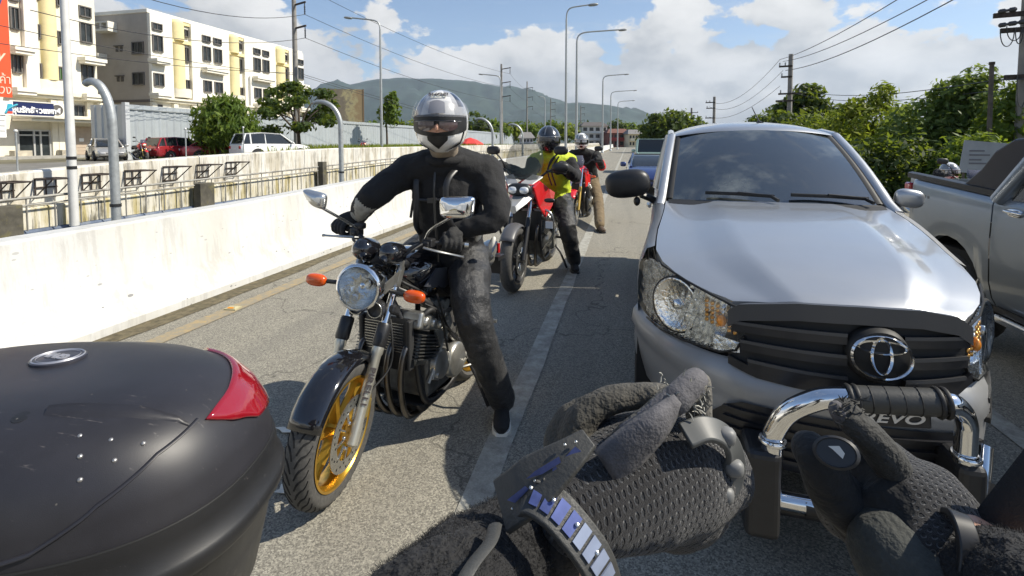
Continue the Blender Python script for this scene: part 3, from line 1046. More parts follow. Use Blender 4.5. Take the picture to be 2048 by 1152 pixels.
# orange banner
bn = thing('banner', 'tall orange red advertising banner with yellow and blue top at the left edge', 'banner', (FX + 2.4, fS(8), zS(100)))
bw0, bw1 = fS(-30) - fS(8), fS(27.5) - fS(8)
bz0, bz1 = zS(200) - zS(100), zS(-45) - zS(100)
mb = MB()
mb.bb((-.25, bw0, bz0), (0, bw1, bz1))
mb.build('banner_sheet', M('banner_orange', (.68, .075, .018), .6, var=.06, vs=1), bn, 0)
mb = MB()
zz = lambda py: zS(py) - zS(100)
yy = lambda px: fS(px) - fS(8)
mb.prism([Vector((.004, yy(-30), zz(-40))), Vector((.004, yy(-30), zz(38))), Vector((.004, yy(0), zz(34))), Vector((.004, yy(22), zz(-20))), Vector((.004, yy(24), zz(-40)))][::-1], (.01, 0, 0))
mb.build('yellow_shape', M('banner_yellow', (.80, .33, .02), .6), bn, 0)
mb = MB()
mb.prism([Vector((.008, yy(0), zz(40))), Vector((.008, yy(2), zz(54))), Vector((.008, yy(27), zz(-6))), Vector((.008, yy(27), zz(-30)))][::-1], (.012, 0, 0))
mb.build('blue_swoosh', M('banner_blue', (.03, .03, .16), .6), bn, 0)
BTX = M('banner_text', (.88, .55, .42), .6)
text_part('lettering', 'ลูกค้า', BTX, bn, .85, (.02, yy(26), zz(168)), (R(90), 0, R(90)), (.8, 1), align='RIGHT')
text_part('lettering', 'ชนะดวง', BTX, bn, .85, (.02, yy(25), zz(187)), (R(90), 0, R(90)), (.8, 1), align='RIGHT', shear=.2)
text_part('lettering', 'ly', BTX, bn, 1.3, (.02, yy(1), zz(124)), (R(90), 0, R(90)), (.8, 1), shear=.3)
# small sign and air conditioner
ac = thing('air_conditioner', 'white air conditioner unit on the ledge at the right end of the blue sign', 'air conditioner', (FX + 1.9, fS(124), zS(232)))
mb = MB()
mb.bb((-.7, -.55, .0), (0, .55, 1.0))
mb.build('casing', WHITEP, ac, 0, bevel=.04)
mb = MB()
mb.lathe([(.40, 0), (.40, .03), (.34, .03), (.34, .012), (.05, .012)], (.002, .05, .5), (1, 0, 0), 20, False, True)
mb.build('fan_grille', FRAMEB, ac, 40)
ws = thing('wall_sign', 'white sign board with faint lines below the orange banner at the left edge', 'sign', (FX + 2.2, fS(3), zS(255)))
mb = MB()
mb.bb((-.1, -1.4, -.75), (0, fS(16) - fS(3), .8))
mb.build('sign_board', M('sign_white', (.85, .85, .85), .5), ws, 0)
mb = MB()
for k in range(3):
 mb.bb((.001, -1.2, .35 - k * .35), (.01, fS(14) - fS(3), .43 - k * .35))
mb.build('printed_line', M('print_grey', (.3, .3, .3), .7), ws, 0)
# ------------------------------------------------------------------ corrugated fence
CORR = M('corrugated_steel', (.40, .435, .46), .5, .25, var=.1, vs=.7, dirt=(.28, .28, .27), dscale=.6, damt=.4)
Yf0 = atX(256, 285, -33).y
fence = thing('corrugated_fence', 'long grey corrugated metal fence behind the parked cars', 'fence', (-33, Yf0, .45))
ln, hh = 3.0, 3.75
mb = MB()
rows = []
n = 30
for i in range(n + 1):
 yy_ = ln * i / n
 k = i % 6
 dx = .06 if k in (0, 1) else (0.0)
 rows.append([Vector((dx, yy_, 0)), Vector((dx, yy_, hh))])
mb.grid(rows)
panel_me = mb.mesh('fence_panel', 0)
for k in range(40):
 o = link('fence_panel', panel_me, CORR if k == 0 else [], fence)
 o.location = (random.Random(k).uniform(-.01, .01), k * ln, random.Random(k + 9).uniform(-.03, .03))
for k in range(1):
 o = link('fence_panel', panel_me, [], fence)
 o.location = (-.2 - k * ln, 0, 0)
 o.rotation_euler = (0, 0, R(90))
mb = MB()
mb.bb((-.12, -.25, 0), (.18, .05, hh + .12))
mb.build('corner_post', M('post_pale', (.50, .52, .54), .6, .2), fence, 0)
mb = MB()
mb.bb((.075, 0, hh - .35), (.12, 118, hh - .28))
mb.bb((.075, 0, .5), (.12, 118, .57))
mb.build('fence_rail', GALV, fence, 0)
# billboard seen from behind
bb_ = P(682, 216, 95)
t = thing('billboard', 'old brown mottled billboard standing beyond the grey fence', 'billboard', (bb_.x, bb_.y, 0), R(28))
mb = MB()
mb.bb((-4.0, 0, bb_.z - 3.6), (4.0, .3, bb_.z + 3.6))
m_, T = new_mat('billboard_faded')
co = T.n('ShaderNodeTexCoord').outputs['Object']
sepx = T.n('ShaderNodeSeparateXYZ', ins={0: co}).outputs[0]
nz = T.noise(co, .8, 7, .72)
f = T.math('MULTIPLY_ADD', sepx, .09, nz)
col = T.ramp(f, [(.35, (.17, .145, .11)), (.55, (.22, .185, .13)), (.66, (.42, .37, .20)), (.80, (.30, .22, .12))])
b = T.n('ShaderNodeBsdfPrincipled', ins={'Base Color': col, 'Roughness': .9})
T.n('ShaderNodeOutputMaterial', ins={0: b.outputs[0]})
mb.build('board', m_, t, 0)
mb = MB()
for x in (-3, -1, 1, 3):
 mb.bb((x - .1, .32, 0), (x + .1, .55, bb_.z + 3.5))
for z in (-2, 0, 2):
 mb.bb((-4, .56, bb_.z + z), (4, .65, bb_.z + z + .12))
mb.build('support_frame', RUST, t, 0)
mb = MB()
mb.bb((4.003, -.05, bb_.z - 3.6), (4.2, .35, bb_.z + 3.7))
mb.build('edge_trim', M('trim_brown', (.2, .13, .07), .8), t, 0)
# ------------------------------------------------------------------ street lamps, utility poles, wires
def street_lamp(label, base, top_z, arm, ang, r, group):
 """arm: horizontal reach of the curved outreach arm; ang: its direction"""
 t = thing('street_lamp', label, 'street lamp', base, ang, group)
 h = top_z - base[2]
 mb = MB()
 mb.tube([(0, 0, 0), (0, 0, h * .5), (0, 0, h - .9)], [r * 1.25, r, r * .75], 10)
 mb.build('pole', GALV, t, 60)
 mb = MB()
 mb.tube(bez((0, 0, h - .95), (0, 0, h - .2), (arm * .12, 0, h - .12), (arm * .35, 0, h - .05), 8) + [Vector((arm * .95, 0, h + .12))], r * .6, 8)
 mb.build('outreach_arm', GALV, t, 60)
 mb = MB()
 mb.ell((arm * 1.03, 0, h + .10), (.38, .15, .10), Matrix.Rotation(-.12, 3, 'Y'), 12, 8, 2.6)
 mb.build('lamp_head', M('lamp_head', (.26, .27, .27), .5, .3), t, 180)
 mb = MB()
 mb.lathe([(r * 2.2, 0), (r * 2.0, .25), (r * 1.35, .4)], (0, 0, 0), (0, 0, 1), 10)
 mb.build('base_collar', GALV, t, 60)
 return t
def lamp_at(label, px, ytop, d, head_px, head_py, r, group, base_z=-.05):
 top = P(px, ytop, d)
 hd = P(head_px, head_py, d)
 v = hd - top
 arm = math.hypot(v.x, v.y)
 return street_lamp(label, (top.x, top.y, base_z), top.z, arm, math.atan2(v.y, v.x), r, group)
SLG = 'street lamps along the road'
lamp_at('street lamp with arm to the left, between the white car and the helmeted front rider', 760, 38, 43, 698, 27, .11, SLG, .4)
lamp_at('street lamp with arm to the left, right of the front rider\'s helmet', 1001, 150, 75, 963, 139, .13, SLG, .4)
lamp_at('tallest street lamp, cut by the top edge, with its arm curving right', 1133, 12, 36, 1185, -12, .085, SLG)
lamp_at('street lamp with long arm to the right, beside the tallest one', 1154, 62, 44, 1243, 41, .11, SLG)
lamp_at('street lamp with arm to the right, third of the row along the barrier', 1206, 150, 76, 1252, 140, .13, SLG)
lamp_at('street lamp with arm to the right, fourth of the row along the barrier', 1222, 182, 97, 1269, 171, .13, SLG)
lamp_at('smallest far street lamp with arm to the right, fifth of the row', 1236, 202, 118, 1266, 193, .13, SLG)
lamp_at('far plain lamp post between two transmission poles', 1090, 194, 120, 1080, 194, .16, SLG, .4)
def davit_pole(label, px, d, z_top, arms, r, side=1, mat=CPOLE, armlen=1.6):
 """transmission pole with drop arms on one side; arms: heights"""
 b = P(px, 285, d)
 t = thing('transmission_pole', label, 'utility pole', (b.x, b.y, .3), -PSI + R(2), 'transmission poles beyond the fence')
 mb = MB()
 mb.tube([(0, 0, 0), (0, 0, z_top)], [r * 1.35, r * .8], 8)
 mb.build('pole', mat, t, 60)
 for z in arms:
  mb = MB()
  mb.box((side * armlen * .5, 0, z - .02), (armlen, .10, .14), Matrix.Rotation(-side * .10, 3, 'Y'))
  mb.build('cross_arm', RUST, t, 0)
  mb = MB()
  mb.lathe([(.03, 0), (.075, .08), (.04, .16), (.075, .25), (.04, .34), (.075, .43), (.04, .52), (.075, .6), (.05, .7), (.03, 1.1)], (side * armlen * .92, 0, z - 1.0), (0, 0, 1), 8)
  mb.build('insulator', M('insulator_dark', (.03, .035, .045), .35), t, 60)
 return t, [Vector((b.x, b.y, .3)) + Matrix.Rotation(-PSI + R(2), 3, 'Z') @ Vector((side * armlen * .92, 0, z - 1.0)) for z in arms]
t1, h1 = davit_pole('nearest tall transmission pole at the end of the cream block', 594, 44, 16.5, [11.3, 13.3, 15.6], .20, armlen=1.35)
t2, h2 = davit_pole('second transmission pole, right of the front rider\'s helmet', 1003, 88, 15, [9.4, 11.8, 14.2], .22, armlen=1.8)
t3, h3 = davit_pole('third transmission pole, above the gap between the riders', 1054, 150, 19.5, [12, 14.8, 17.6], .22, armlen=1.9)
t4, h4 = davit_pole('fourth transmission pole, over the second rider\'s helmet', 1101, 185, 17.5, [11, 13.5, 16], .22, armlen=1.9)
t5, h5 = davit_pole('farthest transmission pole, beside the long armed lamp', 1161, 240, 19, [12, 15, 18], .25, armlen=2.0)
def wire(label, pts, sag, r, group, cat='wire'):
 mb = MB()
 for a, b in zip(pts, pts[1:]):
  a, b = Vector(a), Vector(b)
  n_ = 14
  mb.tube([a.lerp(b, i / n_) - Vector((0, 0, sag * 4 * (i / n_) * (1 - i / n_))) for i in range(n_ + 1)], r, 4)
 o = mb.build('overhead_wire', WIRE, None, 60)
 return tag(o, label, cat, group)
WG = 'overhead wires'
for k, nm in enumerate(('lowest', 'middle', 'highest')):
 near = P(-150 + k * 160, -70 + (2 - k) * 40, 24)
 wire(f'{nm} of the three thin wires running along the transmission poles', [P(60 + k * 120, 20 - k * 60, 24), h1[k], h2[k], h3[k], h4[k], h5[k]], .9, .022, WG)
for k, (ya, yb, lab) in enumerate([(38, 150, 'upper thin cable crossing in front of the cream block'), (78, 146, 'lower thin cable crossing in front of the cream block')]):
 wire(lab, [P(-60, ya, 24), P(597, yb, 44), P(1003, 262 - 6 * k, 92)], .35, .02, WG)
def wood_pole(label, px, d, ytop, r, arms=(), cat='utility pole'):
 b = P(px, 285, d)
 top = P(px, ytop, d)
 t = thing('utility_pole', label, cat, (b.x, b.y, -.05), -PSI, 'utility poles on the right verge')
 mb = MB()
 mb.tube([(0, 0, 0), (0, 0, top.z + .05)], [r * 1.2, r], 8)
 mb.build('pole', CPOLE, t, 60)
 for z, x0, x1, ins in arms:
  mb = MB()
  mb.bb((x0, -r - .09, z - .06), (x1, -r - .005, z + .06))
  mb.build('cross_arm', RUST, t, 0)
  for xi in ins:
   mb = MB()
   mb.lathe([(.02, 0), (.055, .05), (.03, .1), (.055, .16), (.02, .22)], (xi, -r - .05, z + .06), (0, 0, 1), 8)
   mb.build('insulator', M('insulator_grey', (.30, .30, .30), .35), t, 60)
 return t
wood_pole('utility pole with two small brackets and a cross arm over the silver pickup\'s roof', 1577, 36, 110, .15,
   [(7.1, -.75, .1, (-.7, -.35)), (6.35, -.6, .1, (-.55,)), (5.15, -.75, .75, (-.6, .6)), (4.65, -.9, .3, ())])
wood_pole('far utility pole with brackets on its left, left of the middle one', 1427, 62, 194, .16, [(6.6, -1.0, .1, (-.9, -.5)), (5.9, -.9, .1, (-.8,)), (4.7, -1.0, .1, (-.9,)), (3.9, -.9, .9, ())])
wood_pole('farthest small utility pole above the round tree', 1382, 95, 216, .17, [(7.3, -1.2, 1.2, (-1.1, 1.1))])
big = wood_pole('thick concrete pole with switchgear at the right edge', 2044, 13, -60, .15,
    [(4.95, -.75, .35, ()), (4.55, -.60, .3, ()), (3.35, -.48, .2, ())])
for zz, xx in ((5.05, -.50), (4.72, -.30), (4.70, -.48)):
 mb = MB()
 mb.lathe([(.03, -.18), (.06, -.15), (.06, -.05), (.035, -.03), (.035, .03), (.06, .05), (.06, .15), (.03, .18)], (xx, -.25, zz), (1, 0, .1), 10, True, True)
 mb.build('switch_body', M('switch_dark', (.05, .05, .055), .5), big, 50)
for xa, xb, z0, dz in ((-.62, -.35, 4.55, -.55), (-.5, -.2, 4.65, -.5), (-.33, -.18, 4.6, -.55), (-.25, -.05, 3.4, -1.1)):
 mb = MB()
 mb.tube(bez((xa, -.26, z0), (xa, -.26, z0 + dz), (xb, -.26, z0 + dz), (xb, -.26, z0 - .05), 10), .012, 5)
 mb.build('jumper_cable', WIRE, big, 60)
p_ = P(1979, 285, 13)
pt_ = P(1984, 124, 13)
t = thing('wooden_post', 'plain thin brown post standing in front of the bushes', 'post', (p_.x, p_.y, -.05))
mb = MB()
mb.tube([(0, 0, 0), (pt_.x - p_.x, pt_.y - p_.y, pt_.z)], [.06, .05], 8)
mb.build('shaft', M('old_wood', (.10, .085, .07), .9, var=.3, vs=6), t, 60)
mb = MB()
mb.lathe([(.066, -.02), (.066, .05)], (pt_.x - p_.x, pt_.y - p_.y, pt_.z), (0, 0, 1), 8, True, True)
mb.build('post_cap', RUST, t, 40)
for k, (pa, pb, sg_, r_, lab) in enumerate([((1850, -35, 13), (1560, 119, 36), .25, .017, 'top wire sweeping down to the middle utility pole'),
           ((1900, -25, 13), (1566, 123, 36), .32, .017, 'second wire sweeping down to the middle utility pole'),
           ((1960, -30, 13), (1571, 141, 36), .40, .020, 'third and thickest wire sweeping down to the middle utility pole'),
           ((1560, 119, 36), (1418, 203, 62), 1.3, .018, 'upper sagging wire between the two right poles'),
           ((1566, 141, 36), (1418, 213, 62), 1.3, .018, 'middle sagging wire between the two right poles'),
           ((1560, 172, 36), (1418, 234, 62), .9, .018, 'low sagging wire between the two right poles'),
           ((1577, 174, 36), (1990, 160, 13), .5, .013, 'low wire running through the bushes to the right pole'),
           ((1577, 182, 36), (2050, 172, 13), .55, .013, 'lowest wire running through the bushes to the right pole'),
           ((1990, 160, 13), (2250, 120, 9), .1, .010, 'short wire leaving the thin post to the right')]):
 wire(lab, [P(*pa), P(*pb)], sg_, r_, WG)
# ------------------------------------------------------------------ trees and bushes
LEAF_A = mat_leaf('leaf_mid', (.038, .075, .013), (.098, .165, .026), (.19, .265, .048))
LEAF_B = mat_leaf('leaf_bright', (.06, .10, .010), (.185, .235, .025), (.36, .38, .06))
LEAF_C = mat_leaf('leaf_dark', (.018, .038, .012), (.052, .090, .022), (.105, .150, .038))
LEAF_D = mat_leaf('leaf_blue_green', (.05, .095, .024), (.125, .195, .05), (.25, .32, .095))
BARK = M('bark', (.085, .065, .048), .9, var=.35, vs=10, bump=.5, bs=30)
def crown_mesh(name, blobs, n, size, seed, mat, droop=0.0, aspect=.5, clump=.55):
 """leaf-sized faces in clumps spread through the crown; blobs: (centre, radii, weight)"""
 g = np.random.default_rng(seed)
 W = np.array([b[2] for b in blobs], float)
 W /= W.sum()
 which = g.choice(len(blobs), n, p=W)
 C = np.array([b[0] for b in blobs], float)[which]
 Rr = np.array([b[1] for b in blobs], float)[which]
 ncl = max(8, n // 26)
 cd = g.normal(size=(ncl, 3))
 cd /= np.linalg.norm(cd, axis=1)[:, None]
 cr = g.random(ncl) ** .45
 cl = g.integers(0, ncl, n)
 pos = cd[cl] * cr[cl][:, None] + g.normal(size=(n, 3)) * (.16 * clump)
 lone = g.random(n) < .15
 dd = g.normal(size=(n, 3))
 dd /= np.linalg.norm(dd, axis=1)[:, None]
 pos[lone] = (dd * (g.random(n) ** .4)[:, None] * 1.06)[lone]
 P_ = C + pos * Rr
 nrm = pos + g.normal(size=(n, 3)) * .75 + np.array([0, 0, .45])
 nrm /= np.linalg.norm(nrm, axis=1)[:, None] + 1e-9
 a = np.cross(nrm, g.normal(size=(n, 3)))
 a[:, 2] -= droop
 a /= np.linalg.norm(a, axis=1)[:, None] + 1e-9
 b = np.cross(nrm, a)
 s_ = size * (.55 + .9 * g.random(n))[:, None]
 v = np.empty((n, 4, 3))
 v[:, 0] = P_ - a * s_
 v[:, 1] = P_ + b * s_ * aspect + nrm * s_ * .12
 v[:, 2] = P_ + a * s_
 v[:, 3] = P_ - b * s_ * aspect + nrm * s_ * .12
 me = bpy.data.meshes.new(name)
 me.vertices.add(n * 4)
 me.vertices.foreach_set('co', v.reshape(-1).astype(np.float32))
 me.loops.add(n * 4)
 me.loops.foreach_set('vertex_index', np.arange(n * 4, dtype=np.int32))
 me.polygons.add(n)
 me.polygons.foreach_set('loop_start', np.arange(0, n * 4, 4, dtype=np.int32))
 me.update(calc_edges=True)
 at = me.attributes.new('shade', 'FLOAT', 'FACE')
 sh_ = np.clip(.5 + (g.random(ncl) - .5)[cl] * .5 + g.normal(size=n) * .16, 0, 1)
 at.data.foreach_set('value', sh_.astype(np.float32))
 me.materials.append(mat)
 return me
def limbs(mb, base, tops, r, seed, n=3):
 g = random.Random(seed)
 base = Vector(base)
 for tp in tops:
  tp = Vector(tp)
  mid = base.lerp(tp, .45) + Vector((g.uniform(-.15, .15), g.uniform(-.15, .15), g.uniform(.0, .2))) * (tp - base).length
  mb.tube(smooth_path([base, mid, tp], 4), [r * (1 - .8 * i / 8) for i in range(9)], 6)
  for _ in range(n):
   f = g.uniform(.45, .9)
   q = base.lerp(tp, f) if f > .45 else mid
   e = q + Vector((g.uniform(-1, 1), g.uniform(-1, 1), g.uniform(-.1, .8))) * (tp - base).length * .3
   mb.tube([q, (q + e) / 2 + Vector((0, 0, .05)), e], [r * .3, r * .2, r * .07], 5)
def tree(name, label, cat, base, blobs, n, size, mat, seed, trunk_r=.12, fork=.4, droop=0.0, aspect=.5, group=None, clump=.55, ntr=1):
 base = Vector(base)
 t = thing(name, label, cat, tuple(base), 0, group)
 bl = [((Vector(c) - base), r_, w) for c, r_, w in blobs]
 o = bpy.data.objects.new('crown', crown_mesh('crown', [(tuple(c), r_, w) for c, r_, w in bl], n, size, seed, mat, droop, aspect, clump))
 COL.objects.link(o)
 o.parent = t
 mb = MB()
 lowest = min(c.z - r_[2] for c, r_, w in bl)
 fk = Vector((0, 0, max(.3, lowest * .9 + (bl[0][0].z - lowest) * fork)))
 g = random.Random(seed)
 fk.x += g.uniform(-.1, .1)
 mb.tube(smooth_path([Vector((0, 0, -.1)), fk * .5 + Vector((g.uniform(-.1, .1), 0, 0)), fk], 4), [trunk_r * (1.25 - .4 * i / 8) for i in range(9)], 8)
 limbs(mb, fk, [c + Vector((0, 0, r_[2] * .4)) for c, r_, w in bl], trunk_r * .7, seed)
 mb.build('trunk', BARK, t, 60)
 return t
# left side
c = P(450, 250, 33)
tree('street_tree', 'bushy green street tree behind the red saloon car', 'tree', (P(443, 300, 33).x, P(443, 300, 33).y, .45),
  [((c.x, c.y, c.z + .15), (2.0, 1.9, 1.55), 3), ((c.x - 1.1, c.y, c.z - .6), (1.3, 1.2, 1.2), 1.2), ((c.x + 1.0, c.y, c.z - .5), (1.3, 1.2, 1.2), 1.2), ((c.x, c.y, c.z + 1.2), (1.2, 1.2, .8), .8)], 6500, .22, LEAF_A, 11, .13, droop=.9, aspect=.28)
c = P(595, 215, 37)
bl_ = []
g_ = random.Random(3)
for k in range(15):
 ang = g_.uniform(0, 6.28)
 rr = g_.uniform(.6, 2.7)
 bl_.append(((c.x + rr * math.cos(ang), c.y + rr * math.sin(ang), c.z + g_.uniform(-1.9, 1.6)), (.85, .85, .38), 1))
tree('layered_tree', 'sparse layered tree with dark open branches at the first transmission pole', 'tree', (P(598, 300, 37).x, P(598, 300, 37).y, .45), bl_, 3000, .19, LEAF_C, 12, .13, fork=.2, clump=1.3)
c = P(780, 222, 62)
tree('young_tree', 'slim young tree just right of the left armed street lamp', 'tree', (P(774, 290, 62).x, P(774, 290, 62).y, .45), [((c.x, c.y, c.z - .4), (1.5, 1.5, 1.7), 2), ((c.x + .3, c.y, c.z + 1.2), (.9, .9, 1.2), 1)], 1500, .24, LEAF_A, 13, .12)
g_ = random.Random(8)
spots = [(660, 262, 110, 3.4), (700, 268, 130, 3.2), (745, 262, 120, 3.4), (820, 262, 120, 3.6), (842, 258, 140, 3.8), (955, 248, 130, 4.6), (985, 256, 140, 4.0), (1020, 262, 150, 3.6), (1048, 258, 170, 4.2), (1078, 263, 190, 3.8), (1110, 256, 200, 5.0),
   (1135, 262, 190, 4.4), (1188, 262, 260, 4.5), (1235, 252, 260, 5.0), (1262, 256, 270, 4.6), (1285, 262, 240, 4.2)]
labs = ['low tree right of the billboard foot', 'low dark tree behind the fence under the billboard', 'low tree left of the slim young tree', 'small tree left of the front rider\'s helmet', 'small tree touching the left of the front rider\'s helmet',
  'bright tree right of the front rider\'s helmet', 'tree at the second transmission pole', 'tree left of the farthest hooked post', 'tree above the farthest hooked post', 'tree right of the farthest hooked post', 'tall tree behind the second rider\'s helmet', 'tree between the second and third rider',
  'tree behind the white three storey house', 'tree above the red shop', 'tree above the beige shop', 'tree behind the green jeep']
first = None
for k, (px, py, d, rr) in enumerate(spots):
 c = P(px, py, d)
 tree('distant_tree', labs[k] + ', in the far treeline', 'tree', (c.x, c.y, .2), [((c.x, c.y, c.z), (rr, rr, rr * .7), 2), ((c.x + rr * .6, c.y, c.z - rr * .35), (rr * .8, rr * .8, rr * .55), 1), ((c.x - rr * .6, c.y, c.z - rr * .35), (rr * .8, rr * .8, rr * .55), 1)], 900, .45 + d * .0012,
   [LEAF_A, LEAF_C, LEAF_A, LEAF_B][k % 4], 40 + k, .2, group='trees of the far treeline')
# a far wood that reads as one mass
g2 = np.random.default_rng(77)
blobs = []
for k in range(60):
 px = 600 + 760 * k / 59
 c = P(px, 266 + g2.uniform(-5, 5), 330 + g2.uniform(-30, 50))
 blobs.append(((c.x, c.y, max(3, c.z)), (7, 7, 4.5 + g2.uniform(0, 3)), 1))
o = bpy.data.objects.new('far_woods', crown_mesh('far_woods', blobs, 9000, 1.1, 78, LEAF_C))
COL.objects.link(o)
tag(o, kind='stuff')
# grass strip behind the wall
g2 = np.random.default_rng(6)
def grass(name, xs, ys_, z, n, h, mat, seed):
 g = np.random.default_rng(seed)
 x = g.uniform(*xs, n)
 y = g.uniform(*ys_, n)
 a = g.uniform(0, math.pi, n)
 hh_ = h * (.5 + g.random(n))
 v = np.zeros((n, 3, 3))
 w = h * .12
 v[:, 0] = np.c_[x - np.cos(a) * w, y - np.sin(a) * w, np.full(n, z)]
 v[:, 1] = np.c_[x + np.cos(a) * w, y + np.sin(a) * w, np.full(n, z)]
 v[:, 2] = np.c_[x + g.normal(size=n) * h * .4, y + g.normal(size=n) * h * .4, z + hh_]
 me = bpy.data.meshes.new(name)
 me.vertices.add(n * 3)
 me.vertices.foreach_set('co', v.reshape(-1).astype(np.float32))
 me.loops.add(n * 3)
 me.loops.foreach_set('vertex_index', np.arange(n * 3, dtype=np.int32))
 me.polygons.add(n)
 me.polygons.foreach_set('loop_start', np.arange(0, n * 3, 3, dtype=np.int32))
 me.update(calc_edges=True)
 at = me.attributes.new('shade', 'FLOAT', 'FACE')
 at.data.foreach_set('value', g.random(n).astype(np.float32))
 me.materials.append(mat)
 o_ = bpy.data.objects.new(name, me)
 COL.objects.link(o_)
 return tag(o_, kind='stuff')
grass('grass', (-32, -16), (27, 75), .45, 16000, .75, LEAF_B, 5)
grass('grass', (6.7, 14), (4, 40), -.02, 16000, .45, LEAF_B, 9)
# right side: round tree, dark tree, hedge bushes
c = P(1345, 252, 78)
tree('round_tree', 'dense round dark tree far down the road left of the pickup roof', 'tree', (c.x, c.y, 0), [((c.x, c.y, c.z), (4.4, 4.2, 2.4), 3), ((c.x - 2.3, c.y, c.z - 1.4), (3.2, 3, 1.9), 1.3), ((c.x + 2.6, c.y, c.z - .9), (3.0, 3, 1.7), 1.3)], 6000, .36, LEAF_C, 21, .3)
c = P(1600, 222, 38)
bl_ = [((c.x + dx, c.y + dy, c.z + dz), (1.15, 1.1, .62), 1) for dx, dy, dz in ((-2.3, 0, -.9), (-1.1, .3, .1), (0, 0, .9), (1.1, .2, .4), (2.2, 0, -.2), (.2, -.6, -.4), (-1.2, .5, -1.0), (1.5, -.2, -1.0), (.6, .4, 1.5), (-2.9, 0, -1.5), (0, 0, -1.6), (2.6, .2, -1.4))]
tree('broadleaf_tree', 'dark open tree behind the middle utility pole', 'tree', (c.x, c.y, 0), bl_, 4200, .24, LEAF_C, 22, .2)
BG = 'bushes along the right verge'
bushes = [
 ('yellow green bush just right of the dark open tree', (1655, 285, 24), [(0, 0, 0, 2.0, 1.6, 1.5), (-.9, 0, -1.1, 1.5, 1.4, 1.3), (.8, 0, .4, 1.0, 1.0, .8)], 6500, .14, LEAF_B),
 ('bright bush with a tall tip in the middle of the hedge', (1748, 262, 20), [(0, 0, 0, 1.7, 1.4, 1.3), (.25, 0, 1.35, .5, .5, .6), (-.5, 0, .9, .6, .6, .5), (0, 0, -1.4, 1.7, 1.4, 1.3)], 7000, .12, LEAF_B),
 ('dark shady bush low behind the two pickups', (1790, 345, 13), [(0, 0, 0, 1.25, 1.0, 1.05), (-.9, 0, -.1, .9, .8, .9), (.6, .2, -.5, 1.0, .9, .9)], 6500, .10, LEAF_C),
 ('bush with pale young shoots right of the tall tip bush', (1850, 270, 16.5), [(0, 0, 0, 1.35, 1.2, 1.25), (.6, 0, .6, .6, .6, .55), (0, 0, -1.2, 1.3, 1.1, 1.1)], 6500, .11, LEAF_D),
 ('tall feathery bush behind the thin brown post', (1930, 215, 16), [(0, 0, 0, 1.0, 1.0, 1.0), (.35, 0, .75, .55, .55, .6), (-.35, 0, .55, .5, .5, .45), (.2, 0, -1.2, 1.2, 1.0, 1.2)], 6000, .11, LEAF_D),
 ('bush filling the gap between thin post and thick pole', (2015, 270, 13.5), [(0, 0, 0, .8, .8, 1.1), (.2, 0, -1.0, .9, .8, 1.0), (.3, 0, 1.0, .5, .5, .5)], 4500, .10, LEAF_A),
 ('low leafy bush behind the thin post\'s foot', (1945, 330, 12), [(0, 0, 0, .9, .8, .8), (-.5, 0, -.5, .8, .8, .7)], 4200, .09, LEAF_A),
 ('yellow green bush above the pickup\'s right mirror', (1700, 340, 17), [(0, 0, 0, 1.4, 1.2, 1.2), (.9, 0, .3, 1.0, 1.0, .9), (-.8, 0, -.7, 1.2, 1.0, 1.0)], 6000, .11, LEAF_B),
 ('dark bush hidden low behind the silver pickup\'s cab', (1560, 255, 30), [(0, 0, 0, 2.2, 1.5, 1.0), (1.8, 0, -.2, 1.6, 1.4, 1.0)], 3500, .17, LEAF_C),
 ('leafy bush at the right edge beyond the thick pole', (2090, 270, 14.5), [(0, 0, 0, 1.1, 1.0, 1.4), (0, 0, -1.1, 1.2, 1.0, 1.2), (.2, 0, 1.4, .7, .7, .8)], 4500, .11, LEAF_A),
]
for k, (lab, (px, py, d), bl, n_, sz, mt) in enumerate(bushes):
 c = P(px, py, d)
 tree('verge_bush', lab, 'bush', (c.x, c.y, -.06), [((c.x + a, c.y + b, c.z + e), (x, y_, z_), x * y_) for a, b, e, x, y_, z_ in bl], n_, sz, mt, 60 + k, .06, fork=.1, group=BG, aspect=.38)
# notice board in front of the bushes
c = P(1965, 318, 9.5)
t = thing('notice_board', 'weathered white notice board leaning behind the far pickup', 'sign', (c.x, c.y, 0), R(-14))
mb = MB()
mb.box((0, 0, c.z + .02), (.62, .03, .62), Matrix.Rotation(.10, 3, 'Y'))
mb.build('board', M('board_grey', (.30, .32, .34), .7, var=.12, vs=4, dirt=(.3, .3, .3)), t, 0)
mb = MB()
for z, w in ((.14, .22), (.06, .30), (-.03, .18), (-.10, .26)):
 mb.bb((-.20, -.022, c.z + z), (-.20 + w, -.0175, c.z + z + .03))
mb.build('print_line', M('print_dark', (.15, .15, .17), .7), t, 0)
mb = MB()
for x in (-.26, .26):
 mb.bb((x - .02, .02, 0), (x + .02, .05, c.z + .3))
mb.build('leg', M('old_wood', (.10, .085, .07), .9), t, 0)
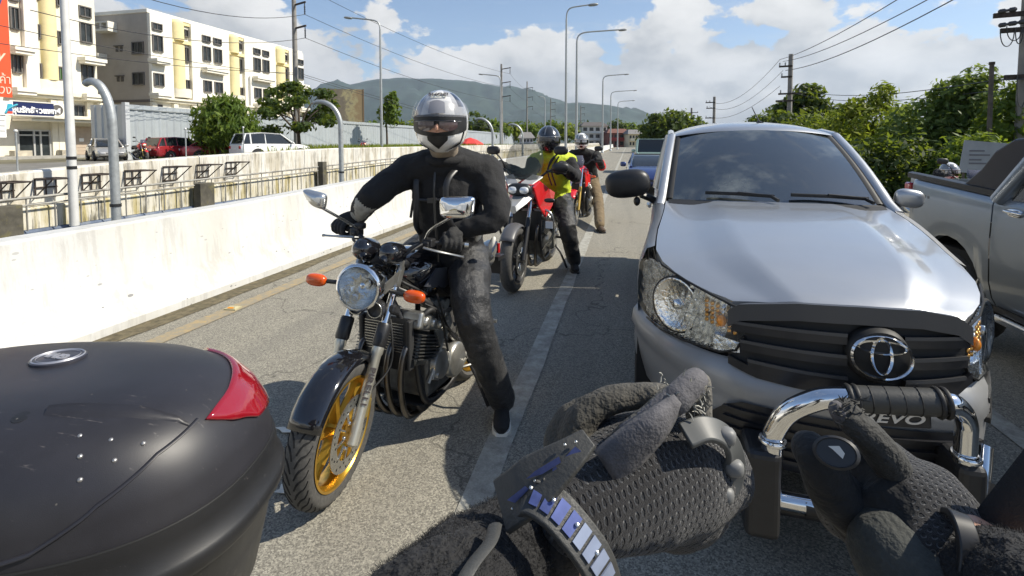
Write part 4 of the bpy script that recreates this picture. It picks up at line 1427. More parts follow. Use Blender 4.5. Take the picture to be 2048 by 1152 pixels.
# distant buildings at the end of the road
def far_house(label, px0, px1, ytop, d, floors, wall, roof, name='town_house', sign=None):
 a, b = P(px0, 290, d), P(px1, 290, d)
 w = (b - a).length
 top = P(px0, ytop, d).z
 ang = math.atan2(b.y - a.y, b.x - a.x)
 t = thing(name, label, 'building', (a.x, a.y, .0), ang)
 mb = MB()
 mb.bb((0, 0, 0), (w, 9, top))
 mb.build('wall', wall, t, 0)
 mb = MB()
 mb.loft([[Vector((-.6, -.8, top + .003)), Vector((w + .6, -.8, top + .003)), Vector((w + .6, 9.8, top + .003)), Vector((-.6, 9.8, top + .003))], [Vector((w * .12, 3.5, top + 1.6)), Vector((w * .88, 3.5, top + 1.6)), Vector((w * .88, 5.5, top + 1.6)), Vector((w * .12, 5.5, top + 1.6))]])
 mb.build('roof', roof, t, 0)
 fh = top / floors
 for f in range(floors):
  mb = MB()
  mb.bb((-.2, -.55, f * fh + fh * .93), (w + .2, -.01, f * fh + fh))
  mb.build('ledge', wall, t, 0)
  nw = 4
  for k in range(nw):
   x0 = w * (k + .18) / nw
   mb = MB()
   mb.bb((x0, -.06, f * fh + fh * .28), (x0 + w / nw * .62, -.005, f * fh + fh * .78))
   mb.build('window', GLASSD, t, 0)
 if sign:
  mb = MB()
  mb.bb((.3, -.9, fh * .92), (w - .3, -.65, fh * 1.35))
  mb.build('shop_sign', sign, t, 0)
 return t
REDS = M('shop_red', (.32, .035, .03), .6, var=.2, vs=.5)
far_house('white three storey house with dark hipped roof at the end of the road', 1164, 1214, 252, 190, 3, M('house_white', (.70, .68, .62), .8), M('roof_dark', (.10, .09, .085), .8))
far_house('red fronted shop house right of the white house at the end of the road', 1216, 1260, 266, 180, 2, M('shop_brown', (.25, .10, .08), .8, var=.15, vs=.4), M('roof_brown', (.16, .07, .05), .8), 'shop_house', REDS)
far_house('pale beige two storey shop left of the green jeep', 1258, 1282, 268, 172, 2, M('shop_beige', (.62, .56, .40), .8), M('roof_grey', (.2, .19, .18), .8), 'shop_house', M('sign_pale', (.55, .52, .40), .7))
far_house('small grey house above the farthest hooked post, between the riders', 1040, 1066, 276, 130, 2, M('house_grey', (.48, .48, .50), .8), M('roof_grey', (.2, .19, .18), .8))
# red awning
c = P(940, 283, 70)
t = thing('market_umbrella', 'faded red market umbrella beside the front rider\'s helmet', 'umbrella', (c.x, c.y, .45))
mb = MB()
mb.lathe([(2.0, c.z - .95), (1.9, c.z - .7), (1.0, c.z - .2), (.04, c.z + .1)], (0, 0, 0), (0, 0, 1), 8)
mb.build('canopy', M('umbrella_red', (.60, .05, .04), .7, var=.1, vs=2), t, 0, solid=.02)
mb = MB()
mb.tube([(0, 0, 0), (0, 0, c.z)], .04, 8)
mb.build('pole', GALV, t, 60)
# ------------------------------------------------------------------ parked and distant cars
def paint(name, col, metal=.3, r=.3):
 return M('paint_' + name, col, r, metal, coat=.8, var=.04, vs=3)
TYRE = M('tyre', (.022, .022, .022), .8, var=.3, vs=30, bump=.2, bs=120)
ALLOY = M('alloy', (.55, .56, .57), .3, .8)
CHROME = M('chrome', (.80, .80, .80), .08, 1.0)
REDL = M('red_lens', (.45, .010, .012), .12, coat=1)
CLEARL = M('clear_lens', (.75, .76, .76), .1, .3, coat=1)
AMBER = M('amber_lens', (.58, .075, .004), .15, coat=.8)
PLATE = M('plate_white', (.75, .75, .73), .5)
CARGLASS = M('car_glass', (.018, .021, .023), .04, ior=1.6)
def wheel(parent, c, axis, r, w, rim=ALLOY, spokes=5, tread=False, name='wheel', rim_r=.64, n=28):
 c = Vector(c)
 axis = Vector(axis).normalized()
 mb = MB()
 q = [(rim_r * r, -w * .36), (rim_r * r * 1.04, -w * .46), (r * .80, -w * .52), (r * .93, -w * .46), (r * .985, -w * .30), (r, -w * .1), (r, w * .1), (r * .985, w * .30), (r * .93, w * .46), (r * .80, w * .52), (rim_r * r * 1.04, w * .46), (rim_r * r, w * .36)]
 mb.lathe(q, c, axis, n)
 t = mb.build(name, TYRE, parent, 50)
 mb = MB()
 R0 = rim_r * r
 mb.lathe([(R0 * 1.02, -w * .40), (R0 * 1.04, -w * .44), (R0 * .97, -w * .42), (R0 * .90, -w * .30), (R0 * .86, 0), (R0 * .90, w * .30), (R0 * .97, w * .42), (R0 * 1.04, w * .44), (R0 * 1.02, w * .40)], c, axis, n)
 x, y = frame_from(axis)
 mb.lathe([(R0 * .22, -w * .34), (R0 * .24, 0), (R0 * .22, w * .38), (.01, w * .40)], c, axis, 14)
 for k in range(spokes):
  a = 2 * math.pi * k / spokes
  d = x * math.cos(a) + y * math.sin(a)
  e = d.cross(axis)
  for sd in (-1, 1):
   p0, p1 = c + d * R0 * .18 + axis * w * .25 * sd, c + d * R0 * .92 + axis * w * .22 * sd
   mb.loft([[p0 - e * R0 * .13, p0 + e * R0 * .13, p0 + e * R0 * .10 + axis * w * .08 * sd, p0 - e * R0 * .10 + axis * w * .08 * sd], [p1 - e * R0 * .09, p1 + e * R0 * .09, p1 + e * R0 * .06 + axis * w * .07 * sd, p1 - e * R0 * .06 + axis * w * .07 * sd]])
 mb.build('rim', rim, t, 40)
 return t
def car(name, label, loc, rot, L, W, body, cabin, col, wheel_r=.31, wy=None, group=None, rack=False, spare=False, dark_low=False, cat='car', boxy=1.0):
 """front towards local +Y. body: (y, half width, z bottom, z top); cabin: (y, half width low, half width top, z base, z top)"""
 t = thing(name, label, cat, loc, rot, group)
 mb = MB()
 rings = []
 for y, w, zb, zt in body:
  zm = zb + (zt - zb) * .62
  rings.append([Vector((x, y, z)) for x, z in ((-w * .93, zb), (-w, zb + .12), (-w, zm), (-w * .93, zt - .015), (-w * .6, zt), (w * .6, zt), (w * .93, zt - .015), (w, zm), (w, zb + .12), (w * .93, zb))])
 mb.loft([list(reversed(r_)) for r_ in rings])
 mb.build('body', col, t, 32, bevel=.02)
 mb = MB()
 mb.loft([list(reversed([Vector((-wl, y, zb)), Vector((-wt, y, zt)), Vector((wt, y, zt)), Vector((wl, y, zb))])) for y, wl, wt, zb, zt in cabin])
 mb.build('window_glass', CARGLASS, t, 30)
 mb = MB()
 tops = [c for c in cabin if c[4] - c[3] > .3]
 mb.loft([list(reversed([Vector((-wt - .02, y, zt - .03)), Vector((-wt * .9, y, zt + .025)), Vector((wt * .9, y, zt + .025)), Vector((wt + .02, y, zt - .03))])) for y, wl, wt, zb, zt in tops])
 for sd in (-1, 1):
  f = cabin
  mb.tube([Vector((sd * (f[0][1] + .005), f[0][0], f[0][3])), Vector((sd * (tops[0][2] + .005), tops[0][0], tops[0][4]))], .05, 6)
  mb.tube([Vector((sd * (f[-1][1] + .005), f[-1][0], f[-1][3])), Vector((sd * (tops[-1][2] + .005), tops[-1][0], tops[-1][4]))], .045, 6)
  n_ = 2
  for k in range(1, n_ + 1):
   y = tops[0][0] + (tops[-1][0] - tops[0][0]) * (.12 + .42 * (k - 1))
   a = next(c for c in tops)
   mb.tube([Vector((sd * (a[1] + .004), y, a[3])), Vector((sd * (a[2] + .004), y, a[4]))], .05 if k == 1 else .035, 6)
 mb.build('roof', col, t, 40)
 wy = wy or (-L * .29, L * .31)
 for y in wy:
  for sd in (-1, 1):
   w_ = max(b[1] for b in body)
   mb = MB()
   mb.lathe([(wheel_r * 1.16, -.10), (wheel_r * 1.16, .012), (wheel_r * .4, .012)], (sd * (w_ - .0), y, wheel_r), (sd, 0, 0), 20)
   mb.build('wheel_arch', BLACKP, t, 30)
   wheel(t, (sd * (w_ - .06), y, wheel_r), (sd, 0, 0), wheel_r, .19, n=20)
 yb, wb, zb, zt = body[0]
 yf, wf, zbf, ztf = body[-1]
 for sd in (-1, 1):
  mb = MB()
  mb.ell((sd * wb * .82, yb + .02, zb + (zt - zb) * .72), (wb * .17, .07, (zt - zb) * .2), None, 10, 6, 3)
  mb.build('tail_light', REDL, t, 180)
  mb = MB()
  mb.ell((sd * wf * .74, yf - .02, zbf + (ztf - zbf) * .68), (wf * .24, .09, (ztf - zbf) * .16), None, 10, 6, 3)
  mb.build('headlight', CLEARL, t, 180)
  mb = MB()
  mb.ell((sd * (body[len(body) // 2][1] + .10), cabin[-1][0] - .25, cabin[-1][3] + .08), (.10, .06, .08), None, 10, 6, 3)
  mb.build('wing_mirror', BLACKP if dark_low else col, t, 180)
  mb = MB()
  for k in (0, 1):
   y = tops[0][0] + (tops[-1][0] - tops[0][0]) * (.25 + .42 * k)
   mb.bb((sd * (body[2][1] + .002) - .012, y, body[2][3] - .18), (sd * (body[2][1] + .002) + .012, y + .16, body[2][3] - .15))
  mb.build('door_handle', CHROME, t, 0)
 mb = MB()
 mb.bb((-.24, yb - .035, zb + .22), (.24, yb - .005, zb + .36))
 mb.build('number_plate', PLATE, t, 0)
 mb = MB()
 mb.bb((-wf * .5, yf - .02, zbf + .12), (wf * .5, yf + .02, zbf + (ztf - zbf) * .45))
 mb.build('grille', BLACKP, t, 0)
 if rack:
  mb = MB()
  for sd in (-1, 1):
   mb.tube([(sd * tops[0][2] * .9, tops[0][0] + .2, tops[0][4] + .07), (sd * tops[0][2] * .9, tops[-1][0] - .3, tops[0][4] + .07)], .025, 6)
  mb.build('roof_rail', CHROME, t, 60)
 if spare:
  mb = MB()
  mb.lathe([(.15, 0), (.34, 0), (.36, .05), (.36, .16), (.32, .2)], (0, yb - .02, zb + .55), (0, -1, 0), 20, True, True)
  mb.build('spare_wheel', TYRE, t, 40)
 return t
def on_left(px, d, z=.455):
 p_ = P(px, 300, d)
 return (p_.x, p_.y, z)
hatch_b = [(-1.95, .74, .42, .80), (-1.85, .82, .30, .95), (-1.0, .85, .22, .97), (.6, .85, .22, .95), (1.35, .82, .22, .86), (1.85, .72, .28, .68), (1.95, .60, .36, .56)]
hatch_c = [(-1.85, .72, .60, .93, .96), (-1.55, .74, .60, .95, 1.44), (-.6, .76, .62, .95, 1.50), (.25, .76, .60, .95, 1.45), (1.05, .70, .60, .90, .93)]
sedan_b = [(-2.2, .72, .42, .82), (-2.1, .80, .30, .93), (-1.3, .85, .22, .96), (.5, .85, .22, .94), (1.4, .83, .22, .86), (2.05, .74, .28, .68), (2.2, .62, .36, .56)]
sedan_c = [(-1.75, .70, .58, .93, .95), (-.95, .74, .58, .95, 1.38), (-.2, .76, .60, .95, 1.43), (.4, .76, .58, .95, 1.38), (1.25, .70, .58, .90, .92)]
suv_b = [(-2.35, .80, .50, 1.00), (-2.25, .90, .36, 1.08), (-1.2, .93, .32, 1.10), (.8, .93, .32, 1.08), (1.5, .92, .32, 1.05), (2.2, .84, .40, .90), (2.35, .70, .48, .74)]
suv_c = [(-2.25, .80, .70, 1.06, 1.10), (-2.0, .82, .68, 1.08, 1.70), (-1.0, .84, .70, 1.08, 1.78), (.2, .84, .68, 1.08, 1.72), (1.15, .78, .66, 1.04, 1.08)]
PCG = 'cars parked on the frontage road'
car('parked_car', 'dark red hatchback parked by the grey fence with its tailgate towards us', on_left(356, 33), R(-6), 3.9, 1.7, hatch_b, hatch_c, paint('red', (.30, .015, .022)), group=PCG)
car('parked_car', 'long red saloon parked under the bushy street tree', on_left(432, 34), R(-28), 4.4, 1.7, sedan_b, sedan_c, paint('red', (.30, .015, .022)), group=PCG)
car('parked_car', 'white off-road wagon parked by the layered tree', on_left(544, 33), R(-24), 4.7, 1.86, suv_b, suv_c, paint('white', (.80, .80, .78), 0), .37, group=PCG, cat='car')
car('parked_car', 'silver saloon parked in front of the shop behind the thick hooked post', on_left(212, 33), R(-120), 4.4, 1.7, sedan_b, sedan_c, paint('silver', (.50, .49, .46), .6), group=PCG)
jp = P(1288, 300, 26)
jeep_b = [(-1.9, .78, .50, 1.05), (-1.8, .82, .42, 1.10), (-.8, .84, .38, 1.12), (.6, .84, .38, 1.12), (1.5, .82, .40, 1.10), (1.85, .76, .5, .95)]
jeep_c = [(-1.75, .76, .70, 1.08, 1.75), (-.6, .76, .70, 1.10, 1.80), (.5, .76, .70, 1.10, 1.78), (.85, .76, .70, 1.10, 1.12)]
p_ = P(1302, 300, 27)
car('queued_car', 'pale green jeep with white roof load in the queue behind the silver pickup', (p_.x, p_.y, .005), R(180), 3.9, 1.7, jeep_b, jeep_c, paint('pale_green', (.30, .42, .38)), .36, group='cars queued behind the pickup', rack=True)
p_ = P(1304, 330, 17)
car('queued_car', 'dark blue hatchback in the queue between the green jeep and the silver pickup', (p_.x, p_.y, .005), R(180), 3.9, 1.7, [(y, w, a, b * .92) for y, w, a, b in hatch_b], [(y, a, b, c * .92, d_ * .80) for y, a, b, c, d_ in hatch_c], paint('blue', (.03, .05, .16)), .30, group='cars queued behind the pickup')
# ------------------------------------------------------------------ the silver pickup facing us
def mat_silver(name, col, flake=900):
 m, T = new_mat(name)
 co = T.n('ShaderNodeTexCoord').outputs['Object']
 dust = T.noise(co, 3.5, 6, .65)
 c_ = T.mix(T.n('ShaderNodeMapRange', ins={'Value': dust, 'From Min': .5, 'From Max': .8, 'To Min': 0., 'To Max': .25}).outputs[0], col, (.40, .39, .35))
 rg = T.math('MULTIPLY_ADD', T.noise(co, 5, 4, .6), .10, .30)
 b_ = T.n('ShaderNodeBsdfPrincipled', ins={'Base Color': c_, 'Metallic': .66, 'Roughness': rg, 'Coat Weight': .9, 'Coat Roughness': .07, 'Coat IOR': 1.5})
 T.n('ShaderNodeOutputMaterial', ins={0: b_.outputs[0]})
 return m
SILV = mat_silver('silver_paint', (.45, .46, .47))
SILV2 = mat_silver('grey_silver_paint', (.26, .29, .32))
SILV_SHADED = M('silver_paint_shaded', (.30, .305, .31), .42, .35, coat=.25, var=.06, vs=3, dirt=(.22, .21, .18), dscale=4)  # body silver darkened to paint in shade, for bumper and fenders
TRIM = M('grille_black', (.014, .014, .016), .35, var=.15, vs=8, coat=.15)
TRIMM = M('grille_satin', (.075, .075, .077), .36, .4)
SEAL = M('rubber_seal', (.012, .012, .012), .6)
LENS, T = new_mat('lens_glass')
gm_ = T.n('ShaderNodeNewGeometry')
ct_ = T.math('ABSOLUTE', T.n('ShaderNodeVectorMath', operation='DOT_PRODUCT', ins={0: gm_.outputs['Normal'], 1: gm_.outputs['Incoming']}).outputs['Value'])
fr_ = T.math('MULTIPLY_ADD', T.math('POWER', T.math('SUBTRACT', 1.0, ct_), 5.0), .90, .04)
tr_ = T.n('ShaderNodeBsdfTransparent', ins={'Color': (.93, .95, .96, 1)}).outputs[0]
gl_ = T.n('ShaderNodeBsdfGlossy', ins={'Roughness': .02}).outputs[0]
T.n('ShaderNodeOutputMaterial', ins={0: T.n('ShaderNodeMixShader', ins={0: fr_, 1: tr_, 2: gl_}).outputs[0]})
REFL = M('reflector_chrome', (.66, .69, .72), .14, .92, var=.55, vs=30, bump=.9, bs=42)
WSHIELD = M('windscreen', (.020, .024, .024), .02, ior=2.5, coat=.0, dirt=(.20, .21, .18), dscale=2.0, damt=.75)  # pale patches: dust film, brightened to paint in the cloud reflection
UNDER = M('underbody', (.01, .01, .01), .9)
TROT = -.06
truck = thing('pickup_truck', 'silver pickup truck facing us with a chrome bull bar and a black grille', 'pickup truck', (.83, 2.0, 0), TROT)
def FAS(x, z):
 A = abs(x)
 y = .05 * (min(A, .37) / .37) ** 2
 if A > .37:
  t_ = min(1.12, (A - .37) / .39)
  y += .09 * t_ + .56 * t_ ** 1.8
 return y + max(0, z - .6) * .12 + max(0, .55 - z) * .10
def FP(x, z, off=0.0):
 e = .01
 dx = (FAS(x + e, z) - FAS(x - e, z)) / (2 * e)
 dz = (FAS(x, z + e) - FAS(x, z - e)) / (2 * e)
 nrm = Vector((dx, -1, dz)).normalized()
 return Vector((x, FAS(x, z), z)) + nrm * off
def patch(mb, lo, hi, nx, nz, off, thick=0.0, xs=None):
 """sheet on the fascia between lower edge lo(x) and upper edge hi(x)"""
 xs = xs or ngrid(None, lo[0][0], lo[-1][0], nx)
 rows = []
 for x in xs:
  z0, z1_ = lerp_tab(lo, x), lerp_tab(hi, x)
  rows.append([FP(x, z0 + (z1_ - z0) * k / nz, off) for k in range(nz + 1)])
 mb.grid(rows[::-1])
 if thick:
  n0 = len(mb.v)
  rows2 = []
  for x in xs:
   z0, z1_ = lerp_tab(lo, x), lerp_tab(hi, x)
   rows2.append([FP(x, z0, off), FP(x, z0, off - thick)])
  mb.grid([list(reversed(r_)) for r_ in rows2])
  mb.grid([[FP(x, lerp_tab(hi, x), off), FP(x, lerp_tab(hi, x), off - thick)] for x in xs])
  for x, fl in ((xs[0], 1), (xs[-1], 0)):
   z0, z1_ = lerp_tab(lo, x), lerp_tab(hi, x)
   r_ = [[FP(x, z0 + (z1_ - z0) * k / nz, off) for k in range(nz + 1)], [FP(x, z0 + (z1_ - z0) * k / nz, off - thick) for k in range(nz + 1)]]
   mb.grid(r_ if fl else list(reversed(r_)))
# bumper and fascia skin
xs = [-.768 + 1.536 * i / 48 for i in range(49)]
mb = MB()
zrow = [.34, .38, .44, .50, .56, .62, .66, .70, .74, .80, .86, .92]
rows = []
for x in xs:
 A = abs(x)
 zt_ = lerp_tab([(0, .745), (.36, .74), (.40, .76), (.56, .735), (.72, .72), (.79, .76)], A)
 zb_ = .36 + .06 * (A / .79) ** 3
 rows.append([FP(x, zb_ + (zt_ - zb_) * k / 11, .02 * math.sin(math.pi * k / 11) + (.022 if k in (8, 9, 10) else 0)) for k in range(12)])
mb.grid(rows)
mb.build('bumper', SILV_SHADED, truck, 60)
# body-side wrap behind headlights so nothing gapes
mb = MB()
mb.grid([[FP(x, z, -.03) for z in (.38, .6, .8, .94)] for x in xs if abs(x) < .66])
mb.build('front_panel', UNDER, truck, 60)
# lower black intake
mb = MB()
lo = [(-.50, .40), (-.40, .385), (.40, .385), (.50, .40)]
hi = [(-.50, .47), (-.40, .61), (.40, .61), (.50, .47)]
patch(mb, lo, hi, 24, 4, .034)
ik = mb.build('lower_intake', TRIM, truck, 60)
for k in range(5):
 mb = MB()
 z = .42 + k * .038
 patch(mb, [(-.42, z), (.42, z)], [(-.42, z + .014), (.42, z + .014)], 20, 1, .046, .012)
 mb.build('slat', TRIM, ik, 30)
# grille: surround, bars, emblem
mb = MB()
GLO = [(-.43, .79), (-.41, .755), (-.34, .725), (-.2, .715), (0, .712), (.2, .725), (.33, .745), (.39, .79), (.41, .82)]
GHI = [(-.43, .83), (-.41, .93), (-.38, .965), (-.2, .995), (0, 1.005), (.2, 1.005), (.34, .985), (.39, .95), (.41, .86)]
patch(mb, GLO, GHI, 36, 6, .012)
gr = mb.build('grille', SEAL, truck, 60)
mb = MB()
top = [(x, z + .018) for x, z in GHI[1:-1]]
patch(mb, [(x, z - .045) for x, z in GHI[1:-1]], top, 30, 3, .042, .035)
mb.build('grille_top_trim', TRIMM, gr, 45)
for k, (za, zc, tiltz) in enumerate([(.885, .915, .0), (.82, .85, 0), (.755, .785, 0)]):
 for x0, x1 in ((-.40 + .02 * k, -.045), (.135, .385 - .01 * k)):
  mb = MB()
  sag = lambda x: -.018 * (1 - (x / .42) ** 2) * (k * .6) + .012 * (x / .4)
  pts_lo = [(x0 + (x1 - x0) * i / 12, za + sag(x0 + (x1 - x0) * i / 12)) for i in range(13)]
  pts_hi = [(x, z + .036) for x, z in pts_lo]
  patch(mb, pts_lo, pts_hi, 14, 2, .036, .026)
  mb.build('grille_bar', TRIM, gr, 40)
  mb = MB()
  patch(mb, [(x, z + .028) for x, z in pts_lo], [(x, z + .040) for x, z in pts_lo], 14, 1, .041, .01)
  mb.build('bar_highlight', TRIMM, gr, 40)
mb = MB()
patch(mb, [(x, z - .012) for x, z in GLO[1:-1]], [(x, z + .02) for x, z in GLO[1:-1]], 30, 2, .036, .03)
mb.build('grille_lower_trim', TRIM, gr, 45)
# emblem: three chrome ellipses in a black disc
EC = FP(.05, .858, .045)
ER = Matrix.Rotation(R(-7), 3, 'X')
def ellipse_band(mb, cx, cz, rx, rz, wx, wz, y0, n=40, ang=0.0):
 rings = []
 ca, sa = math.cos(ang), math.sin(ang)
 for k in range(n + 1):
  a = 2 * math.pi * k / n
  ring = []
  for kx, kz, yy in ((rx, rz, y0), (rx - wx * .5, rz - wz * .5, y0 - .009), (rx - wx, rz - wz, y0)):
   x, z = kx * math.cos(a), kz * math.sin(a)
   ring.append(EC + ER @ Vector((cx + x * ca - z * sa, yy, cz + x * sa + z * ca)))
  rings.append(ring)
 mb.grid(rings)
mb = MB()
mb.lathe([(.112, .03), (.108, .0), (.098, -.012), (.0, -.016)], EC, (0, 1, 0), 40)
mb.v = [tuple(EC + Vector(((v[0] - EC.x) * .94, v[1] - EC.y, (v[2] - EC.z) * .90))) for v in mb.v]
em = mb.build('emblem', SEAL, gr, 50)
mb = MB()
ellipse_band(mb, 0, 0, .097, .080, .011, .012, -.018)
ellipse_band(mb, 0, .004, .036, .066, .012, .011, -.020)
ellipse_band(mb, 0, .034, .076, .028, .010, .012, -.019)
mb.build('emblem_ring', CHROME, em, 60)
# headlights -----------------------------------------------------------
HLO = [(.37, .86), (.395, .80), (.44, .775), (.55, .752), (.64, .732), (.70, .735), (.738, .79)]
HHI = [(.37, .955), (.40, .962), (.47, .985), (.55, 1.005), (.64, 1.028), (.70, 1.030), (.738, .985)]
for sd in (-1, 1):
 fl = lambda tab: tab if sd > 0 else [(-x, z) for x, z in reversed(tab)]
 lo, hi = fl(HLO), fl(HHI)
 mb = MB()
 rows = []
 for i in range(45):
  x = lo[0][0] + (lo[-1][0] - lo[0][0]) * i / 44
  z0, z1_ = lerp_tab(lo, x), lerp_tab(hi, x)
  rows.append([FP(x, z0 + (z1_ - z0) * k / 7, .002 + .009 * ((i + k) % 2)) for k in range(8)])
 mb.grid(rows)
 hl = mb.build('headlight', REFL, truck, 0)
 # round bowl
 bx, bz = sd * .585, .885
 nrm = (FP(bx, bz, 1) - FP(bx, bz, 0)).normalized()
 ax = (nrm * 2.5 + Vector((0, -1.0, 0))).normalized()
 c = FP(bx, bz, .006)
 mb = MB()
 mb.lathe([(.119, -.02), (.119, .022), (.112, .024), (.102, .018), (.076, .010), (.044, .006), (.02, .005)], c + ax * .0, ax, 32)
 mb.build('reflector_bowl', M('bowl_chrome', (.72, .75, .78), .05, 1.0, bump=.5, bs=45), hl, 50)
 mb = MB()
 mb.lathe([(.022, .0), (.022, .018), (.014, .023), (.001, .024)], c, ax, 14)
 mb.build('bulb', CHROME, hl, 60)
 mb = MB()
 mb.lathe([(.128, -.02), (.127, .019), (.120, .023)], c, ax, 32)
 mb.build('bowl_ring', SEAL, hl, 50)
 # indicator chamber: amber bulb in ribs
 ix, iz = sd * .435, .895
 nr2 = (FP(ix, iz, 1) - FP(ix, iz, 0)).normalized()
 c2 = FP(ix, iz, .012)
 mb = MB()
 mb.ell(c2 + nr2 * .008, (.017, .016, .024), None, 12, 8)
 mb.build('amber_bulb', M('amber_bulb', (.85, .30, .03), .2, .2, coat=1), hl, 180)
 for nm_, par, mt in (('amber_facet', 0, M('amber_chrome', (.75, .40, .12), .15, .9)), ('clear_facet', 1, CHROME)):
  mb = MB()
  for i in range(6):
   for j in range(5):
    if (i * 2 + j * 3 + (i > 3)) % 3 % 2 == par:
     q_ = FP(ix + sd * (-.035 + .017 * i), iz - .035 + .019 * j + .004 * i, .012)
     mb.ell(q_, (.0075, .006, .0085), None, 8, 5, 2.8)
  mb.build(nm_, mt, hl, 50)['kind'] = 'stuff'
 mb = MB()
 patch(mb, fl([(.385, .79), (.46, .772)]), fl([(.385, .83), (.46, .835)]), 6, 2, .018, .014)
 mb.build('chamber_divider', REFL, hl, 40)
 mb = MB()
 patch(mb, lo, hi, 28, 8, .030)
 mb.build('lens', LENS, hl, 60)
 mb = MB()
 mb.tube([FP(x, z + .004, .020) for x, z in hi if abs(x) < .66], .005, 6)
 mb.tube([FP(x, z - .004, .020) for x, z in lo if abs(x) < .71], .005, 6)
 mb.build('seal', SEAL, hl, 60)
# hood, fenders ---------------------------------------------------------
W2 = .76
def hood_edge(y):   # half width of the bonnet at y
 return lerp_tab([(.09, .385), (.16, .46), (.27, .56), (.42, .645), (.62, .685), (1.0, .69), (1.62, .66)], y)
def hood_z(u, y):   # u = 0 centre .. 1 edge
 zc = lerp_tab([(.05, 1.008), (.12, 1.038), (.3, 1.10), (.6, 1.158), (1.0, 1.208), (1.5, 1.238)], y)
 ze = lerp_tab([(.05, .985), (.16, .985), (.27, 1.008), (.42, 1.035), (.62, 1.07), (1.0, 1.12), (1.62, 1.215)], y)
 ridge = .5
 if u < ridge:
  z = zc - (.004 * (u / ridge) ** 2)
 else:
  t_ = (u - ridge) / (1 - ridge)
  z = zc - .004 + (ze - zc + .004) * (t_ ** .62 if t_ < 1 else 1)
  z = zc - .004 + (ze - zc + .004) * (.55 * min(1, t_ * 2.2) ** 1.0 * .75 + .5875 * t_ ** 1.4) if t_ > 0 else z
 return z
mb = MB()
rows = []
NU = 40
vv = [0, .006, .02, .05, .1, .16, .24, .34, .45, .57, .7, .84, 1.0]
for v_ in vv:
 row = []
 for i in range(NU + 1):
  u = -1 + 2 * i / NU
  au = abs(u)
  xf, yf_ = u * .385, .055 + .05 * au ** 2.2
  yr = 1.50 + .10 * au ** 2
  y = yf_ + (yr - yf_) * v_
  # lateral: bonnet edge as function of y
  x = u * hood_edge(y)
  z = hood_z(au, y)
  if v_ == 0:
   z -= .065
   y += .010
  elif v_ == .006:
   z -= .006
  row.append(Vector((x, y + .005, z)))
 rows.append(row)
mb.grid(rows)
for e in (0, NU):
 edge = [r_[e] for r_ in rows[:10]]
 q_ = [[p_, p_ + Vector((0, .004, -.07))] for p_ in edge]
 mb.grid(q_ if e == 0 else [list(reversed(r_)) for r_ in q_])
mb.build('bonnet', SILV, truck, 45)
# side skins from the bonnet edge down to the sill, with wheel arches
ARCH = [(1.02, .42), (4.15, .42)]
def sill(y):
 z = .40
 for yc, r_ in ARCH:
  if abs(y - yc) < r_:
   z = max(z, .37 + math.sqrt(max(0, r_ * r_ - (y - yc) ** 2)))
 return z
def side_ring(y, sd):
 ze = hood_z(1, y) if y < 1.62 else lerp_tab([(1.62, 1.215), (2.0, 1.20), (3.55, 1.20)], y)
 xe = hood_edge(y) + .006 if y < 1.62 else lerp_tab([(1.62, .70), (2.0, .715)], y)
 if y >= 3.62:
  ze, xe = 1.22, .72
 w = lerp_tab([(.58, .745), (.75, .765), (5.2, .765)], y)
 s_ = sill(y)
 prof_ = [(xe, ze - .003), (xe + (w - xe) * .55, ze - .018), (w - .008, ze - .075), (w + .004, .98), (w + .012, .88), (w + .008, max(s_ + .02, .62)), (w - .01, max(s_ + .01, .50)), (w - .035, s_)]
 out = []
 for x, z in prof_:
  out.append(Vector((sd * x, y, max(z, s_) if z > s_ else s_)))
 return out
ysd = [.68, .70, .75, .82, .9, 1.0, 1.1, 1.2, 1.28, 1.34, 1.40, 1.44, 1.5, 1.62, 1.66]
for sd in (-1, 1):
 def skin(name, ylist, mat=SILV):
  mb = MB()
  rows = [side_ring(y, sd) for y in ylist]
  mb.grid(rows if sd > 0 else [list(reversed(r_)) for r_ in rows])
  return mb.build(name, mat, truck, 50)
 skin('fender', ysd, SILV_SHADED)
 dr = skin('door', [1.672, 1.9, 2.3, 2.7, 2.756])
 mb = MB()
 mb.tube([(sd * .785, 2.50, 1.06), (sd * .80, 2.55, 1.065), (sd * .80, 2.66, 1.065), (sd * .785, 2.70, 1.06)], .016, 8)
 mb.build('door_handle', SILV, dr, 60)
 skin('rear_quarter', [2.768, 3.0, 3.3, 3.58])
 yb_ = [3.64, 3.70, 3.74, 3.8, 3.9, 4.0, 4.15, 4.3, 4.4, 4.5, 4.56, 4.62, 4.9, 5.2]
 skin('bed_side', yb_)
 for yc, r_ in ARCH:
  mb = MB()
  rows = []
  for k in range(25):
   a = math.pi * k / 24
   rows.append([Vector((sd * xx, yc - math.cos(a) * (r_ + .002), .37 + math.sin(a) * (r_ + .002))) for xx in (.45, .745, .765)])
  mb.grid(rows)
  mb.build('wheel_well', UNDER, truck, 60)
  wheel(truck, (sd * .66, yc, .355), (sd, 0, 0), .355, .24, ALLOY, 6)
 mb = MB()
 mb.bb((sd * .62 - .06, 1.50, .33), (sd * .62 + .06, 3.65, .42))
 mb.build('side_sill', UNDER, truck, 0)
mb = MB()
mb.bb((-.60, .25, .30), (.60, 5.1, .42))
mb.bb((-.70, 3.66, .62), (.70, 5.15, .66))
mb.bb((-.74, 5.12, .62), (.74, 5.20, 1.20))
mb.bb((-.72, 3.60, .45), (.72, 3.64, 1.20))
mb.bb((-.43, .5, .42), (.43, 1.5, .95))
mb.build('chassis', UNDER, truck, 0)
